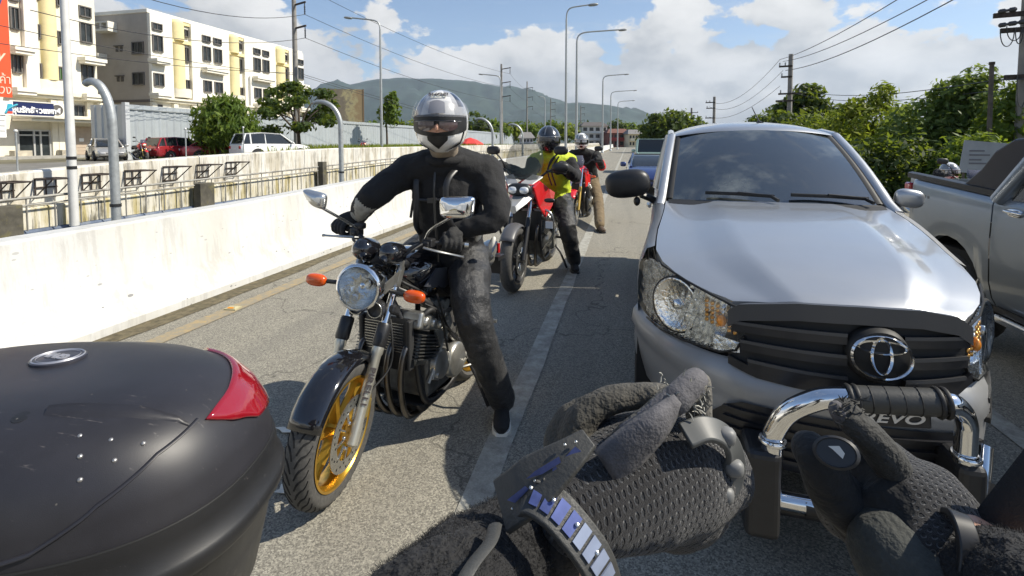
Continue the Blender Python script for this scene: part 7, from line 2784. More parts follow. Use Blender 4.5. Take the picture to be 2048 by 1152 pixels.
def person(name, label, J, fwd, s, style, mats, group=None, wrinkle=.006, voxel=.014, floor=0.0):
 base = (J['pelvis'].x, J['pelvis'].y, floor)
 t = thing(name, label, 'person', base, 0, group)
 f = Vector((fwd[0], fwd[1], 0)).normalized()
 inv = Matrix.Translation(-Vector(base))
 mb = MB()
 parts = []
 def L(mi, keys, rs, flat=1.0, up=None):
  pts = [J[k] if isinstance(k, str) else k for k in keys]
  limb(mb, pts, [r_ * s for r_ in rs], 14, flat, up)
  for a, b in zip(pts, pts[1:]):
   parts.append((a, b, mi, max(rs) * s))
 waist = J['pelvis'].lerp(J['chest'], .45)
 L(0, ['pelvis', waist, 'chest', J['chest'].lerp(J['neck'], .75)], [.200, .188, .208, .14], .70, f)
 L(0, ['sha', J['chest'].lerp(J['neck'], .80), 'shb'], [.096, .118, .096], .9)
 L(0, [J['sha'].lerp(J['neck'], .25), J['neck'] + Vector((0, .02, -.02)), J['shb'].lerp(J['neck'], .25)], [.085, .098, .085], .9)
 L(2, ['neck', 'head'], [.062, .060])
 parts[-1] = (J['neck'] + Vector((0, 0, .04)), J['head'], 2, .05)
 for q in 'ab':
  L(3 if len(mats) > 3 else 0, ['sh' + q, 'el' + q, 'wr' + q], [.098, .082, .074, .062, .048])
  hip = J['hip' + q]
  L(1, [hip, 'kn' + q, 'an' + q], [.128, .122, .105, .092, .086, .078])
 L(1, ['hipa', 'pelvis', 'hipb'], [.12, .15, .12])
 mb.ell(J['head'], (.085 * s, .10 * s, .115 * s), None, 14, 10)
 me = remesh(mb, voxel * s, 3, wrinkle * s, 20, len(label))
 me.transform(inv)
 for m_ in mats:
  me.materials.append(m_)
 o = link('body', me, [], t)
 off = Vector(base)
 nm = len(mats)
 for p_ in me.polygons:
  c = Vector(p_.center) + off
  best, bi = 1e9, 0
  for a, b, mi, rr in parts:
   d = seg_dist(c, a, b) - rr * .5
   if d < best:
    best, bi = d, mi
  p_.material_index = min(bi, nm - 1)
 # shoes
 for q in 'ab':
  an, to = J['an' + q], J['to' + q]
  d = Vector((to.x - an.x, to.y - an.y, 0)).normalized()
  sidev = Vector((0, 0, 1)).cross(d)
  flr = to.z
  mb = MB()
  so = MB()
  rings, sr = [], []
  for y, w, h in ((-.085, .028, .085), (-.06, .038, .10), (.0, .040, .105), (.06, .044, .085), (.12, .048, .062), (.17, .044, .05), (.20, .026, .038)):
   cc = Vector((an.x, an.y, flr)) + d * y * s
   rings.append([cc + sidev * (w * s * math.cos(a)) + Vector((0, 0, (.018 + h * .5 + h * .5 * math.sin(a)) * s)) for a in [2 * math.pi * k / 14 for k in range(14)]])
   sr.append([cc + sidev * (w * 1.10 * s * x) + Vector((0, 0, z * s)) for x, z in ((-1, 0), (-1.02, .024), (1.02, .024), (1, 0))])
  mb.loft(rings)
  limb(mb, [an + Vector((0, 0, .03 * s)), Vector((an.x, an.y, flr + .07 * s))], [.050 * s, .046 * s], 12)
  shoe = mb.build('shoe', SHOE if style != 'grey' else M('boot_brown', (.07, .045, .025), .7), t, 60, world=True)
  so.loft(sr)
  so.build('sole', SOLE if style == 'graphic' else SATK, shoe, 40, world=True, bevel=.004)
 return t
def B(root, p):
 return WM[root.name] @ Vector(p)
def ride_joints(root, head, neck, chest, pelvis, sha, shb, ela, elb, hipb, knb, anb, tob, ga, gb, la):
 J = dict(head=head, neck=neck, chest=chest, pelvis=pelvis, sha=sha, shb=shb, ela=ela, elb=elb, hipb=hipb, knb=knb, anb=anb, tob=tob)
 J['ga'], J['gb'] = ga, gb
 J['hipa'], J['kna'], J['ana'], J['toa'] = la
 return J
# first rider -----------------------------------------------------------
ga, gb = B(bike1, S((-.315, .507, 1.118))), B(bike1, S((.315, .507, 1.118)))
axA = (B(bike1, S((-.37, .53, 1.115))) - B(bike1, S((-.25, .48, 1.12)))).normalized()
axB = (B(bike1, S((.37, .53, 1.115))) - B(bike1, S((.25, .48, 1.12)))).normalized()
fwd1 = Vector((.16, -1, -.06))
J1 = ride_joints(bike1, P(883, 243, 2.64), P(893, 312, 2.80), P(895, 388, 2.86), P(905, 512, 3.00), P(815, 342, 2.84), P(972, 342, 2.86), P(742, 396, 2.70), P(992, 432, 2.72),
     P(938, 520, 2.96), P(948, 640, 2.66), P(982, 788, 2.72), None, ga, gb, [B(bike1, (-.10, .98, .94)), B(bike1, (-.27, .62, .72)), B(bike1, (-.25, .92, .45)), B(bike1, (-.26, .80, .36))])
foot = atZ(1003, 862)
J1['anb'] = Vector((foot.x - .03, foot.y + .13, .115))
J1['tob'] = Vector((foot.x, foot.y, .002))
J1['wra'] = ga + Vector((.045, .075, .05))
J1['wrb'] = gb + Vector((-.0, .085, .055))
r1 = person('person', 'motorcyclist in black jacket and grey jeans astride the black motorcycle, one foot down', J1, fwd1, 1.0, 'graphic', [JACK, JEAN, SKIN], wrinkle=.008, voxel=.011)
helmet(r1, J1['head'], Vector((.24, -1, -.06)), 1.16, 'graphic')
for g_, w_, ax_ in ((ga, J1['wra'], axA), (gb, J1['wrb'], axB)):
 mb = MB()
 grip_hand(mb, w_, g_, ax_, Vector((-.25, -1, -.1)), 1.12)
 me = remesh(mb, .0048, 2)
 me.transform(Matrix.Translation(-Vector(r1.location)))
 link('glove', me, GLOVEB, r1)
mb = MB()
limb(mb, [J1['neck'] + Vector((0, 0, -.05)), J1['neck'] + Vector((-.004, -.02, .02)), J1['head'] + Vector((0, .01, -.09))], [.088, .082, .080], 18)
me = remesh(mb, .010, 2, .005, 30, 3)
me.transform(Matrix.Translation(-Vector(r1.location)))
link('neck_gaiter', me, TAN, r1)
# reflective forearm panel, zip, collar, straps
bo = next(o for o in COL.objects if o.parent == r1 and o.name.startswith('body'))
bo.data.materials.append(M('reflective_grey', (.34, .33, .29), .55, var=.3, vs=30, bump=.5, bs=40))
a, b = J1['ela'], J1['wra']
off = Vector(r1.location)
for p_ in bo.data.polygons:
 c = Vector(p_.center) + off
 f = (c - a).dot(b - a) / (b - a).length_squared
 if .02 < f < .80 and seg_dist(c, a, b) < .13 and p_.normal.dot(Vector((.25, -.9, -.30)).normalized()) > .62 and p_.material_index == 0:
  p_.material_index = 3
ctr = J1['chest'] + Vector((-.015, 0, 0))
mb = MB()
mb.tube(smooth_path([ctr + Vector((.0, -.128, .20)), ctr + Vector((.0, -.166, .06)), ctr + Vector((.005, -.168, -.10)), ctr + Vector((.01, -.150, -.26)), ctr + Vector((.01, -.14, -.36))], 6), .006, 6, flat=.6, up=(0, -1, 0))
mb.build('jacket_zip', M('zip_dark', (.05, .05, .05), .35, .6), r1, 60, world=True)
mb = MB()
mb.torus(J1['neck'] + Vector((0, -.012, .0)), (.05, -.30, 1), .102, .024, 24, 8)
mb.build('jacket_collar', JACK, r1, 180, world=True)
for sx in (-.095, .095):
 mb = MB()
 lat = Vector((.98, -.20, 0))
 ctr = J1['chest']
 pts = [J1['neck'] + lat * sx * 1.1 + Vector((0, .03, -.03)), ctr + lat * sx * 1.05 + Vector((-.03, -.150, .10)), ctr + lat * sx + Vector((-.03, -.172, -.02)), ctr + lat * sx * 1.25 + Vector((-.02, -.155, -.16)), ctr + lat * sx * 1.8 + Vector((0, -.02, -.25))]
 mb.tube(smooth_path(pts, 5), .016, 8, flat=.35, up=(0, -1, 0))
 mb.build('backpack_strap', SATK, r1, 60, world=True)
mb = MB()
ctr = J1['chest'] + Vector((-.03, -.158, -.02))
mb.box(ctr, (.05, .02, .028))
mb.tube([ctr + Vector((-.10, .012, 0)), ctr, ctr + Vector((.10, .012, .01))], .008, 6)
mb.build('chest_buckle', M('buckle_black', (.03, .03, .03), .3), r1, 0, world=True)
mb = MB()
q = P(834, 375, 2.78)
mb.tube(smooth_path([q, q + Vector((-.02, -.01, -.08)), q + Vector((-.04, 0, -.17))], 4), .008, 6, flat=.4)
mb.build('loose_strap', SATK, r1, 60, world=True)
for px, py in ((958, 470), (984, 486)):
 mb = MB()
 mb.ell(P(px, py, 2.78), (.016, .02, .04), Matrix.Rotation(.4, 3, 'Y'), 12, 8)
 mb.build('white_tag', SOLE, r1, 180, world=True)
# second rider ------------------------------------------------------------
def gr_at(root, sd):
 return B(root, (sd * .345, .524, 1.135))
ga, gb = gr_at(bike2, -1), gr_at(bike2, 1)
J2 = ride_joints(bike2, P(1097, 279, 6.25), P(1101, 309, 6.42), P(1105, 338, 6.5), P(1112, 398, 6.7), P(1071, 322, 6.45), P(1137, 322, 6.5), P(1052, 350, 6.25), P(1150, 352, 6.25),
     P(1124, 405, 6.6), P(1135, 455, 6.1), P(1143, 524, 6.12), atZ(1150, 545), ga, gb, [B(bike2, (-.1, .98, .84)), B(bike2, (-.26, .66, .62)), B(bike2, (-.26, .98, .42)), B(bike2, (-.27, .86, .36))])
J2['anb'] = Vector((J2['tob'].x - .03, J2['tob'].y + .14, .12))
J2['wra'], J2['wrb'] = ga + Vector((.02, .09, .06)), gb + Vector((-.0, .09, .06))
fwd2 = Vector((-.10, -1, -.05))
r2 = person('person', 'motorcyclist in bright yellow vest and dark helmet on the touring motorcycle', J2, fwd2, 1.12, 'dark', [VEST, JEAN, JACK, JACK], wrinkle=.012, voxel=.014)
helmet(r2, J2['head'], Vector((.25, -1, -.05)), 1.22, 'dark')
mb = MB()
for dx in (-.03, .02):
 mb.tube(smooth_path([J2['chest'] + Vector((dx + .09, -.19, .17)), J2['chest'] + Vector((dx, -.20, .0)), J2['chest'] + Vector((dx + .05, -.19, -.2))], 5), .010, 6, flat=.4, up=(0, -1, 0))
mb.build('vest_trim', SATK, r2, 60, world=True)
for g_, w_, sd in ((ga, J2['wra'], -1), (gb, J2['wrb'], 1)):
 mb = MB()
 grip_hand(mb, w_, g_, (B(bike2, (sd * .40, .55, 1.13)) - B(bike2, (sd * .28, .495, 1.138))), (-.1, -1, 0), 1.25)
 me = remesh(mb, .008, 1)
 me.transform(Matrix.Translation(-Vector(r2.location)))
 link('glove', me, GLOVEB, r2)
# third rider -------------------------------------------------------------
ga, gb = gr_at(bike3, -1), gr_at(bike3, 1)
J3 = ride_joints(bike3, P(1163, 282, 10.6), P(1167, 303, 10.8), P(1171, 322, 10.9), P(1178, 364, 11.1), P(1146, 309, 10.85), P(1192, 311, 10.85), P(1137, 330, 10.5), P(1203, 333, 10.5),
     P(1186, 368, 11.0), P(1196, 404, 10.2), P(1198, 452, 10.0), atZ(1205, 466), ga, gb, [B(bike3, (-.1, .98, .84)), B(bike3, (-.26, .66, .62)), B(bike3, (-.26, .98, .42)), B(bike3, (-.27, .86, .36))])
J3['tob'] = Vector((J3['tob'].x, J3['tob'].y, .003))
J3['anb'] = Vector((J3['tob'].x - .06, J3['tob'].y + .15, .13))
J3['wra'], J3['wrb'] = ga + Vector((.02, .09, .06)), gb + Vector((-.0, .09, .06))
r3 = person('person', 'motorcyclist in black top and khaki trousers on the last red motorcycle', J3, Vector((-.05, -1, 0)), 1.16, 'grey', [JACK, KHAKI, JACK, JACK], wrinkle=.008, voxel=.016)
helmet(r3, J3['head'], Vector((.05, -1, -.03)), 1.22, 'grey')
mb = MB()
a, b = J3['elb'], J3['wrb']
limb(mb, [J3['shb'].lerp(a, .75), a, a.lerp(b, .45)], [.094, .098, .085], 12)
me = remesh(mb, .016, 2, .006, 20, 2)
me.transform(Matrix.Translation(-Vector(r3.location)))
link('red_sleeve', me, REDC, r3)
for g_, w_, sd in ((ga, J3['wra'], -1), (gb, J3['wrb'], 1)):
 mb = MB()
 grip_hand(mb, w_, g_, (B(bike3, (sd * .40, .55, 1.13)) - B(bike3, (sd * .28, .495, 1.138))), (-.1, -1, 0), 1.3)
 me = remesh(mb, .009, 1)
 me.transform(Matrix.Translation(-Vector(r3.location)))
 link('glove', me, GLOVEB, r3)
# rider half hidden behind the far pickup: only the helmet shows ----------
hc4 = P(1898, 343, 7.9)
bike4 = copy_tree(bike3, 'small motorcycle hidden behind the grey silver crew cab pickup', (hc4.x, hc4.y - .95, 0), 0.0, 1.0)
WM[bike4.name] = Matrix.Translation(Vector(bike4.location))
q = Vector(bike4.location)
J4 = dict(head=hc4, neck=hc4 + Vector((0, .08, -.20)), chest=hc4 + Vector((0, .10, -.36)), pelvis=q + Vector((0, 1.05, .90)), sha=hc4 + Vector((-.19, .10, -.27)), shb=hc4 + Vector((.19, .10, -.27)),
   ela=hc4 + Vector((-.27, -.10, -.42)), elb=hc4 + Vector((.27, -.10, -.42)), wra=q + Vector((-.34, .60, 1.18)), wrb=q + Vector((.34, .60, 1.18)),
   hipa=q + Vector((-.1, 1.0, .86)), hipb=q + Vector((.1, 1.0, .86)), kna=q + Vector((-.26, .66, .62)), knb=q + Vector((.26, .66, .62)), ana=q + Vector((-.26, .98, .42)), anb=q + Vector((.26, .98, .42)), toa=q + Vector((-.27, .86, .36)), tob=q + Vector((.27, .86, .36)))
r4 = person('person', 'motorcyclist of whom only a white helmet shows above the far pickup\'s bed', J4, Vector((0, -1, 0)), 1.0, 'grey', [JACK, JEAN, JACK], voxel=.02)
helmet(r4, hc4, Vector((-.1, -1, 0)), 1.05, 'grey')
for sd in (-1, 1):
 mb = MB()
 grip_hand(mb, q + Vector((sd * .34, .60, 1.18)), q + Vector((sd * .345, .524, 1.135)), (sd, .4, 0), (0, -1, 0), 1.1)
 me = remesh(mb, .009, 1)
 me.transform(Matrix.Translation(-Vector(r4.location)))
 link('glove', me, GLOVEB, r4)
# parked motorbikes on the frontage road
for px, d, rt, lab in ((291, 30.5, 1.2, 'small motorcycle parked between the fence corner and the dark red hatchback'), (732, 44, 1.0, 'dark motorcycle parked behind the wall near the left armed lamp')):
 p_ = P(px, 300, d)
 copy_tree(bike3, lab, (p_.x, p_.y, .458), rt, 1.1)
# ------------------------------------------------------------------ black top case on the motorcycle beside us
def mat_scuffed(name, col):
 m, T = new_mat(name)
 co = T.n('ShaderNodeTexCoord').outputs['Object']
 sv = T.n('ShaderNodeMapping', ins={'Vector': co, 'Scale': (5, 60, 30), 'Rotation': (0, 0, .9)}).outputs[0]
 s1 = T.noise(sv, 2.2, 4, .7)
 ms = T.noise(co, 4.0, 3, .6)
 f = T.n('ShaderNodeMapRange', ins={'Value': T.math('MULTIPLY_ADD', ms, .55, s1), 'From Min': .92, 'From Max': 1.06, 'To Min': 0., 'To Max': .5}).outputs[0]
 base = T.ramp(T.noise(co, 7, 5, .65), [(.3, tuple(x * .8 for x in col)), (.7, tuple(x * 1.25 for x in col))])
 c_ = T.mix(f, base, (.22, .20, .19))
 sp = T.n('ShaderNodeTexVoronoi', ins={'Vector': co, 'Scale': 55.0})
 sp_r = T.n('ShaderNodeSeparateColor', ins={0: sp.outputs['Color']}).outputs[0]
 spf = T.math('MULTIPLY', T.math('LESS_THAN', sp.outputs[0], .07), T.math('GREATER_THAN', sp_r, .90))
 c_ = T.mix(T.math('MULTIPLY', spf, .3), c_, (.28, .26, .22))
 rg = T.math('MULTIPLY_ADD', T.noise(co, 9, 4, .6), .14, .36)
 gr_ = T.noise(co, 900, 2, .5)
 nb = T.n('ShaderNodeBump', ins={'Strength': .10, 'Distance': .002, 'Height': gr_}).outputs[0]
 b_ = T.n('ShaderNodeBsdfPrincipled', ins={'Base Color': c_, 'Roughness': rg, 'Normal': nb})
 T.n('ShaderNodeOutputMaterial', ins={0: b_.outputs[0]})
 return m
CASEM = mat_scuffed('case_plastic', (.020, .0195, .0235))
CASEL = mat_scuffed('case_plastic_lower', (.014, .014, .015))
bc = P(42, 965, .80)
CA = R(13)                      # long axis runs across our view
case = thing('top_case', 'scuffed black motorcycle top case with red reflector and round badge on its lid', 'top case', (bc.x - .02, bc.y + .03, 0), CA)
ZR = 1.045
AX, AY = .375, .24
def case_pt(ang, k, z, off=0.0):
 """superellipse plan; k scales it"""
 c_, s_ = math.cos(ang), math.sin(ang)
 n_ = 2.5
 x = AX * math.copysign(abs(c_) ** (2 / n_), c_) * k
 y = AY * math.copysign(abs(s_) ** (2 / n_), s_) * k
 return Vector((x, y, z)) + Vector((c_, s_, 0)).normalized() * off
LID = [(.985, .045), (.983, .052), (.975, .065), (.955, .095), (.905, .130), (.83, .158), (.72, .178), (.56, .192), (.36, .199), (.16, .201)]
def lid_pt(ang, t_, off=0.0):
 i = min(int(t_), len(LID) - 2)
 f = t_ - i
 k = LID[i][0] + (LID[i + 1][0] - LID[i][0]) * f
 z = LID[i][1] + (LID[i + 1][1] - LID[i][1]) * f
 p_ = case_pt(ang, k, ZR + z)
 if off:
  e = .02
  p1, p2 = lid_pt(ang + e, t_), lid_pt(ang, min(t_ + .1, len(LID) - 1.001))
  n_ = (p1 - p_).cross(p2 - p_).normalized()
  p_ = p_ + n_ * off
 return p_
NA_ = 72
mb = MB()
rings = [[lid_pt(2 * math.pi * i / NA_, j) for i in range(NA_)] for j in [x * .5 for x in range(0, 2 * (len(LID) - 1))] + [len(LID) - 1.0001]]
mb.loft(rings, False, True)
lid = mb.build('lid', CASEM, case, 50)
mb = MB()
mb.loft([[case_pt(2 * math.pi * i / NA_, k, ZR + z) for i in range(NA_)] for k, z in ((.80, -.22), (.90, -.19), (.955, -.10), (.985, -.045), (1.02, -.036), (1.035, -.028), (1.04, -.014), (1.03, -.004), (1.005, .004), (1.003, .03), (.996, .044), (.97, .044))], True, False)
mb.build('base_shell', CASEL, case, 50)
mb = MB()
mb.tube([case_pt(2 * math.pi * i / NA_, .986, ZR + .044) for i in range(NA_ + 1)], .003, 6, False)
mb.build('lid_seal', SEAL, case, 60)
def lid_patch(name, a0, a1, t0, t1, mat, off, na=14, nt=8, shape=None, thick=.004, parent=lid):
 mb = MB()
 rows = []
 for j in range(nt + 1):
  row = []
  for i in range(na + 1):
   fa, ft = i / na, j / nt
   a, t_ = (a0 + (a1 - a0) * fa, t0 + (t1 - t0) * ft) if shape is None else shape(fa, ft)
   row.append(lid_pt(R(a), t_, off))
  rows.append(row)
 mb.grid(rows)
 return mb.build(name, mat, parent, 60, solid=thick)
# red reflector on the far right corner of the lid
rfm, T = new_mat('reflector_red')
co = T.n('ShaderNodeTexCoord').outputs['Object']
nv_ = T.n('ShaderNodeTexVoronoi', ins={'Vector': co, 'Scale': 160.0}).outputs[0]
b_ = T.n('ShaderNodeBsdfPrincipled', ins={'Base Color': (.24, .005, .012, 1), 'Roughness': .09, 'Coat Weight': 1., 'Coat Roughness': .03,
           'Normal': T.n('ShaderNodeBump', ins={'Strength': .06, 'Distance': .004, 'Height': nv_}).outputs[0]})
T.n('ShaderNodeOutputMaterial', ins={0: b_.outputs[0]})
lid_patch('reflector', 0, 0, 0, 0, rfm, .006, 20, 10, lambda fa, ft: ((60 - 70 * fa) * (1 - ft) + (44 - 38 * fa) * ft, (5.0 - .5 * fa + .5 * math.sin(3.1 * fa)) * (1 - ft) + (2.6 + .5 * fa) * ft), .008)
# raised centre panel edge: a fin that sweeps across the lid
for nm, pts, r_ in (('lid_ridge', [(-12, 4.7), (-30, 4.2), (-48, 3.2), (-62, 2.0), (-75, 1.0)], .0035),):
 mb = MB()
 q_ = []
 for (a, t_), (a2, t2) in zip(pts, pts[1:]):
  for k in range(8):
   q_.append(lid_pt(R(a + (a2 - a) * k / 8), t_ + (t2 - t_) * k / 8, .001))
 mb.tube(q_, r_, 8, flat=.6)
 mb.build(nm, CASEM, lid, 60)
def lid_at(px, py):
 """point of the lid met by looking at that place, in case space"""
 o_ = WM[case.name].inverted() @ EYEV
 d_ = (WM[case.name].inverted().to_3x3() @ _ray(px, py)).normalized()
 t_ = .3
 while t_ < 2.0:
  p_ = o_ + d_ * t_
  n_ = 2.5
  k = (abs(p_.x / AX) ** n_ + abs(p_.y / AY) ** n_) ** (1 / n_)
  tab = sorted((a, b) for a, b in LID)
  zt_ = lerp_tab([(a, b) for a, b in tab], k) if k <= 1 else -1
  if k <= 1 and p_.z - ZR <= zt_:
   return p_
  t_ += .002
 return None
def lid_normal(p_):
 n_ = 2.5
 def zf(x, y):
  k = (abs(x / AX) ** n_ + abs(y / AY) ** n_) ** (1 / n_)
  return lerp_tab(sorted((a, b) for a, b in LID), min(1, k))
 e = .008
 return Vector((-(zf(p_.x + e, p_.y) - zf(p_.x - e, p_.y)) / (2 * e), -(zf(p_.x, p_.y + e) - zf(p_.x, p_.y - e)) / (2 * e), 1)).normalized()
# long smooth crease on the lid
def lid_z(x, y):
 n_ = 2.5
 k = (abs(x / AX) ** n_ + abs(y / AY) ** n_) ** (1 / n_)
 return ZR + lerp_tab(sorted((a, b) for a, b in LID), min(1, k))
a_, b2_ = lid_at(95, 822), lid_at(378, 855)
if a_ and b2_:
 mb = MB()
 rows = []
 for k in range(15):
  f = k / 14
  c_ = a_.lerp(b2_, f)
  w = .020 * math.sin(math.pi * min(1, .12 + f * .88)) ** .8 * (1 - .55 * f)
  dv_ = Vector((-(b2_ - a_).y, (b2_ - a_).x, 0)).normalized()
  rows.append([Vector((q.x, q.y, lid_z(q.x, q.y) + hh_)) for q, hh_ in ((c_ + dv_ * w, -.001), (c_ + dv_ * w * .35, .0065), (c_ - dv_ * w * .8, .001), (c_ - dv_ * w * 1.1, -.001))])
 mb.grid([list(reversed(r_)) for r_ in rows])
 mb.build('lid_crease', CASEM, lid, 180)
for px, py in ((160, 872), (222, 880), (287, 887), (160, 913), (229, 921), (160, 960)):
 p_ = lid_at(px, py)
 if p_:
  n_ = lid_normal(p_)
  mb = MB()
  mb.lathe([(.0034, -.001), (.0032, .001), (.002, .0022), (.0, .0025)], p_, n_, 12)
  mb.build('stud', M('stud_metal', (.35, .34, .33), .35, .7), lid, 60)
p_ = lid_at(42, 835)
if p_:
 n_ = lid_normal(p_)
 mb = MB()
 mb.lathe([(.011, -.001), (.0105, .001), (.0, .0015)], p_, n_, 20)
 mb.build('screw_cover', CASEL, lid, 60)
# round badge
p_ = lid_at(117, 718)
if p_:
 n_ = lid_normal(p_)
 x_, y_ = Vector((1, 0, 0)), None
 x_ = (x_ - n_ * x_.dot(n_)).normalized()
 y_ = n_.cross(x_)
 mb = MB()
 rings = [[p_ + n_ * h_ + x_ * (rx * .8 * math.cos(2 * math.pi * i / 40)) + y_ * (rx * .72 * math.sin(2 * math.pi * i / 40)) for i in range(40)] for rx, h_ in ((.050, -.004), (.050, .003), (.047, .0045), (.0, .0045))]
 mb.loft(rings, False, False)
 bd = mb.build('badge', M('badge_dark', (.035, .035, .045), .35), lid, 50)
 mb = MB()
 for r_, w_ in ((.0475, .0035), (.0395, .0016)):
  rows = []
  for i in range(49):
   a = 2 * math.pi * i / 48
   d_ = x_ * (.8 * math.cos(a)) + y_ * (.72 * math.sin(a))
   rows.append([p_ + n_ * .0046 + d_ * (r_ - w_), p_ + n_ * .0062 + d_ * (r_ - w_ / 2), p_ + n_ * .0046 + d_ * r_])
  mb.grid(rows)
 SILVP = M('badge_silver', (.42, .42, .45), .35, .6)
 mb.build('badge_ring', SILVP, bd, 60)
 tx = text_part('lettering', 'GIVI', SILVP, bd, .022, (0, 0, 0), (0, 0, 0), (1.25, 1), .0008, bold=.0016, shear=-.1)
 Mx = Matrix((x_, y_, n_)).transposed().to_4x4()
 Mx.translation = p_ + n_ * .0055
 tx.matrix_local = Mx @ Matrix.Rotation(R(166), 4, 'Z')
# carrier and the machine's tail below
mb = MB()
for dx in (-.10, .10):
 mb.tube(smooth_path([(dx, -.22, ZR - .23), (dx, .1, ZR - .235), (dx * .9, .24, ZR - .25), (dx * .8, .40, ZR - .36)], 5), .011, 8)
mb.bb((-.16, -.2, ZR - .228), (.16, .18, ZR - .218))
mb.build('carrier_plate', SATK, case, 60)
tb = thing('motorcycle', 'motorcycle that carries the scuffed top case, mostly below the picture', 'motorcycle', tuple(WM[case.name] @ Vector((-.02, -1.45, 0))), CA - R(0))
WM_tb = WM[tb.name]
bike_rear(tb, 1.38, SATK, GLOSSK, seat_z=.76)
moto_wheel(tb, (0, .02, .31), (1, 0, 0), .31, .115, SATK, 5, 1, False, 'front_wheel')
mb = MB()
for sd in (-1, 1):
 mb.tube([(sd * .09, .02, .31), (sd * .09, .36, .92)], .022, 8)
mb.tube(smooth_path([(-.36, .55, 1.0), (-.2, .46, 1.0), (0, .38, .95), (.2, .46, 1.0), (.36, .55, 1.0)], 4), .011, 8)
mb.build('fork', SATK, tb, 60)
# ------------------------------------------------------------------ our own gloved hands
def mat_knit(name, col, scale):
 """open knit mesh: rows of small holes between raised yarns"""
 m, T = new_mat(name)
 uv = T.n('ShaderNodeUVMap', uv_map='knit').outputs[0]
 wob = T.noise(uv, scale * .25, 3, .6, out=1)
 wv_ = T.n('ShaderNodeVectorMath', operation='SCALE', ins={0: wob, 'Scale': .55 / scale}).outputs[0]
 uv2 = T.n('ShaderNodeVectorMath', operation='ADD', ins={0: uv, 1: wv_}).outputs[0]
 mp = T.n('ShaderNodeMapping', ins={'Vector': uv2, 'Scale': (scale, scale, 1)}).outputs[0]
 sx = T.n('ShaderNodeSeparateXYZ', ins={0: mp})
 row = T.math('FLOOR', sx.outputs[1])
 sh_ = T.math('MULTIPLY', T.math('MODULO', row, 2.0), .5)
 fx = T.math('SUBTRACT', T.math('FRACT', T.math('ADD', sx.outputs[0], sh_)), .5)
 fy = T.math('SUBTRACT', T.math('FRACT', sx.outputs[1]), .5)
 d_ = T.math('SQRT', T.math('ADD', T.math('MULTIPLY', T.math('MULTIPLY', fx, fx), 1.2), T.math('MULTIPLY', fy, fy)))
 jit = T.noise(mp, 1.3, 2, .6)
 dd = T.math('ADD', d_, T.math('MULTIPLY_ADD', jit, .22, -.11))
 hole = T.n('ShaderNodeMapRange', interpolation_type='SMOOTHSTEP', ins={'Value': dd, 'From Min': .19, 'From Max': .36, 'To Min': 0., 'To Max': 1.}).outputs[0]
 fz = T.noise(mp, 7, 3, .7)
 c_ = T.mix(hole, (.004, .004, .005), T.ramp(fz, [(.25, tuple(x * .6 for x in col)), (.8, tuple(x * 1.6 for x in col))]))
 h_ = T.math('ADD', hole, T.math('MULTIPLY', fz, .35))
 nb = T.n('ShaderNodeBump', ins={'Strength': 1.0, 'Distance': .0045, 'Height': h_}).outputs[0]
 b_ = T.n('ShaderNodeBsdfPrincipled', ins={'Base Color': c_, 'Roughness': .9, 'Normal': nb, 'Sheen Weight': .25})
 T.n('ShaderNodeOutputMaterial', ins={0: b_.outputs[0]})
 return m
KNIT = mat_knit('glove_knit', (.0115, .0105, .011), 1.0)
SUEDE = mat_cloth('glove_suede', (.10, .096, .102), 420, .25, 30)
WORN = mat_cloth('worn_leather', (.050, .046, .037), 260, .5, 26, fade=(.16, .15, .13))
FUZZ = mat_cloth('sleeve_fleece', (.010, .010, .011), 150, .8, 25)
STRAPM = M('strap_grey', (.045, .045, .042), .55, bump=.15, bs=300, var=.15, vs=30)
BLUER = M('reflective_blue', (.08, .105, .27), .35, .3, var=.3, vs=60)
PALER = M('reflective_pale', (.24, .28, .38), .4, .2, var=.15, vs=40)
me_ = thing('person', 'camera wearer seen only as two hands in black knit motorcycle gloves reaching into view', 'person', (0, -.15, 0))
def pp(px, py, d):
 return P(px, py, d)
def with_uv(o, ax_dir, up_dir, scale):
 """uv along the hand for the knit; planar along two directions with wrap from the normal"""
 me = o.data
 a = np.array(Vector(ax_dir).normalized())
 u = np.array(Vector(up_dir).normalized())
 n_ = len(me.vertices)
 co_ = np.empty(n_ * 3)
 me.vertices.foreach_get('co', co_)
 co_ = co_.reshape(-1, 3)
 c0 = co_.mean(0)
 w = np.cross(a, u)
 l = (co_ - c0) @ a
 ang = np.arctan2((co_ - c0) @ w, (co_ - c0) @ u)
 uvv = np.stack([l * scale, ang * .066 * scale], 1)
 lay = me.uv_layers.new(name='knit')
 idx = np.empty(len(me.loops), np.int32)
 me.loops.foreach_get('vertex_index', idx)
 lay.data.foreach_set('uv', uvv[idx].astype(np.float32).ravel())
def hand_obj(mb, name, mats, voxel=.0035, sm=3, wr=.0, seed=1, classify=None, parent=me_):
 me = remesh(mb, voxel, sm, wr, 55, seed)
 me.transform(Matrix.Translation(-Vector(me_.location)))
 o = link(name, me, mats, parent)
 if classify:
  off = Vector(me_.location)
  for p_ in me.polygons:
   p_.material_index = classify(Vector(p_.center) + off, p_.normal)
 return o
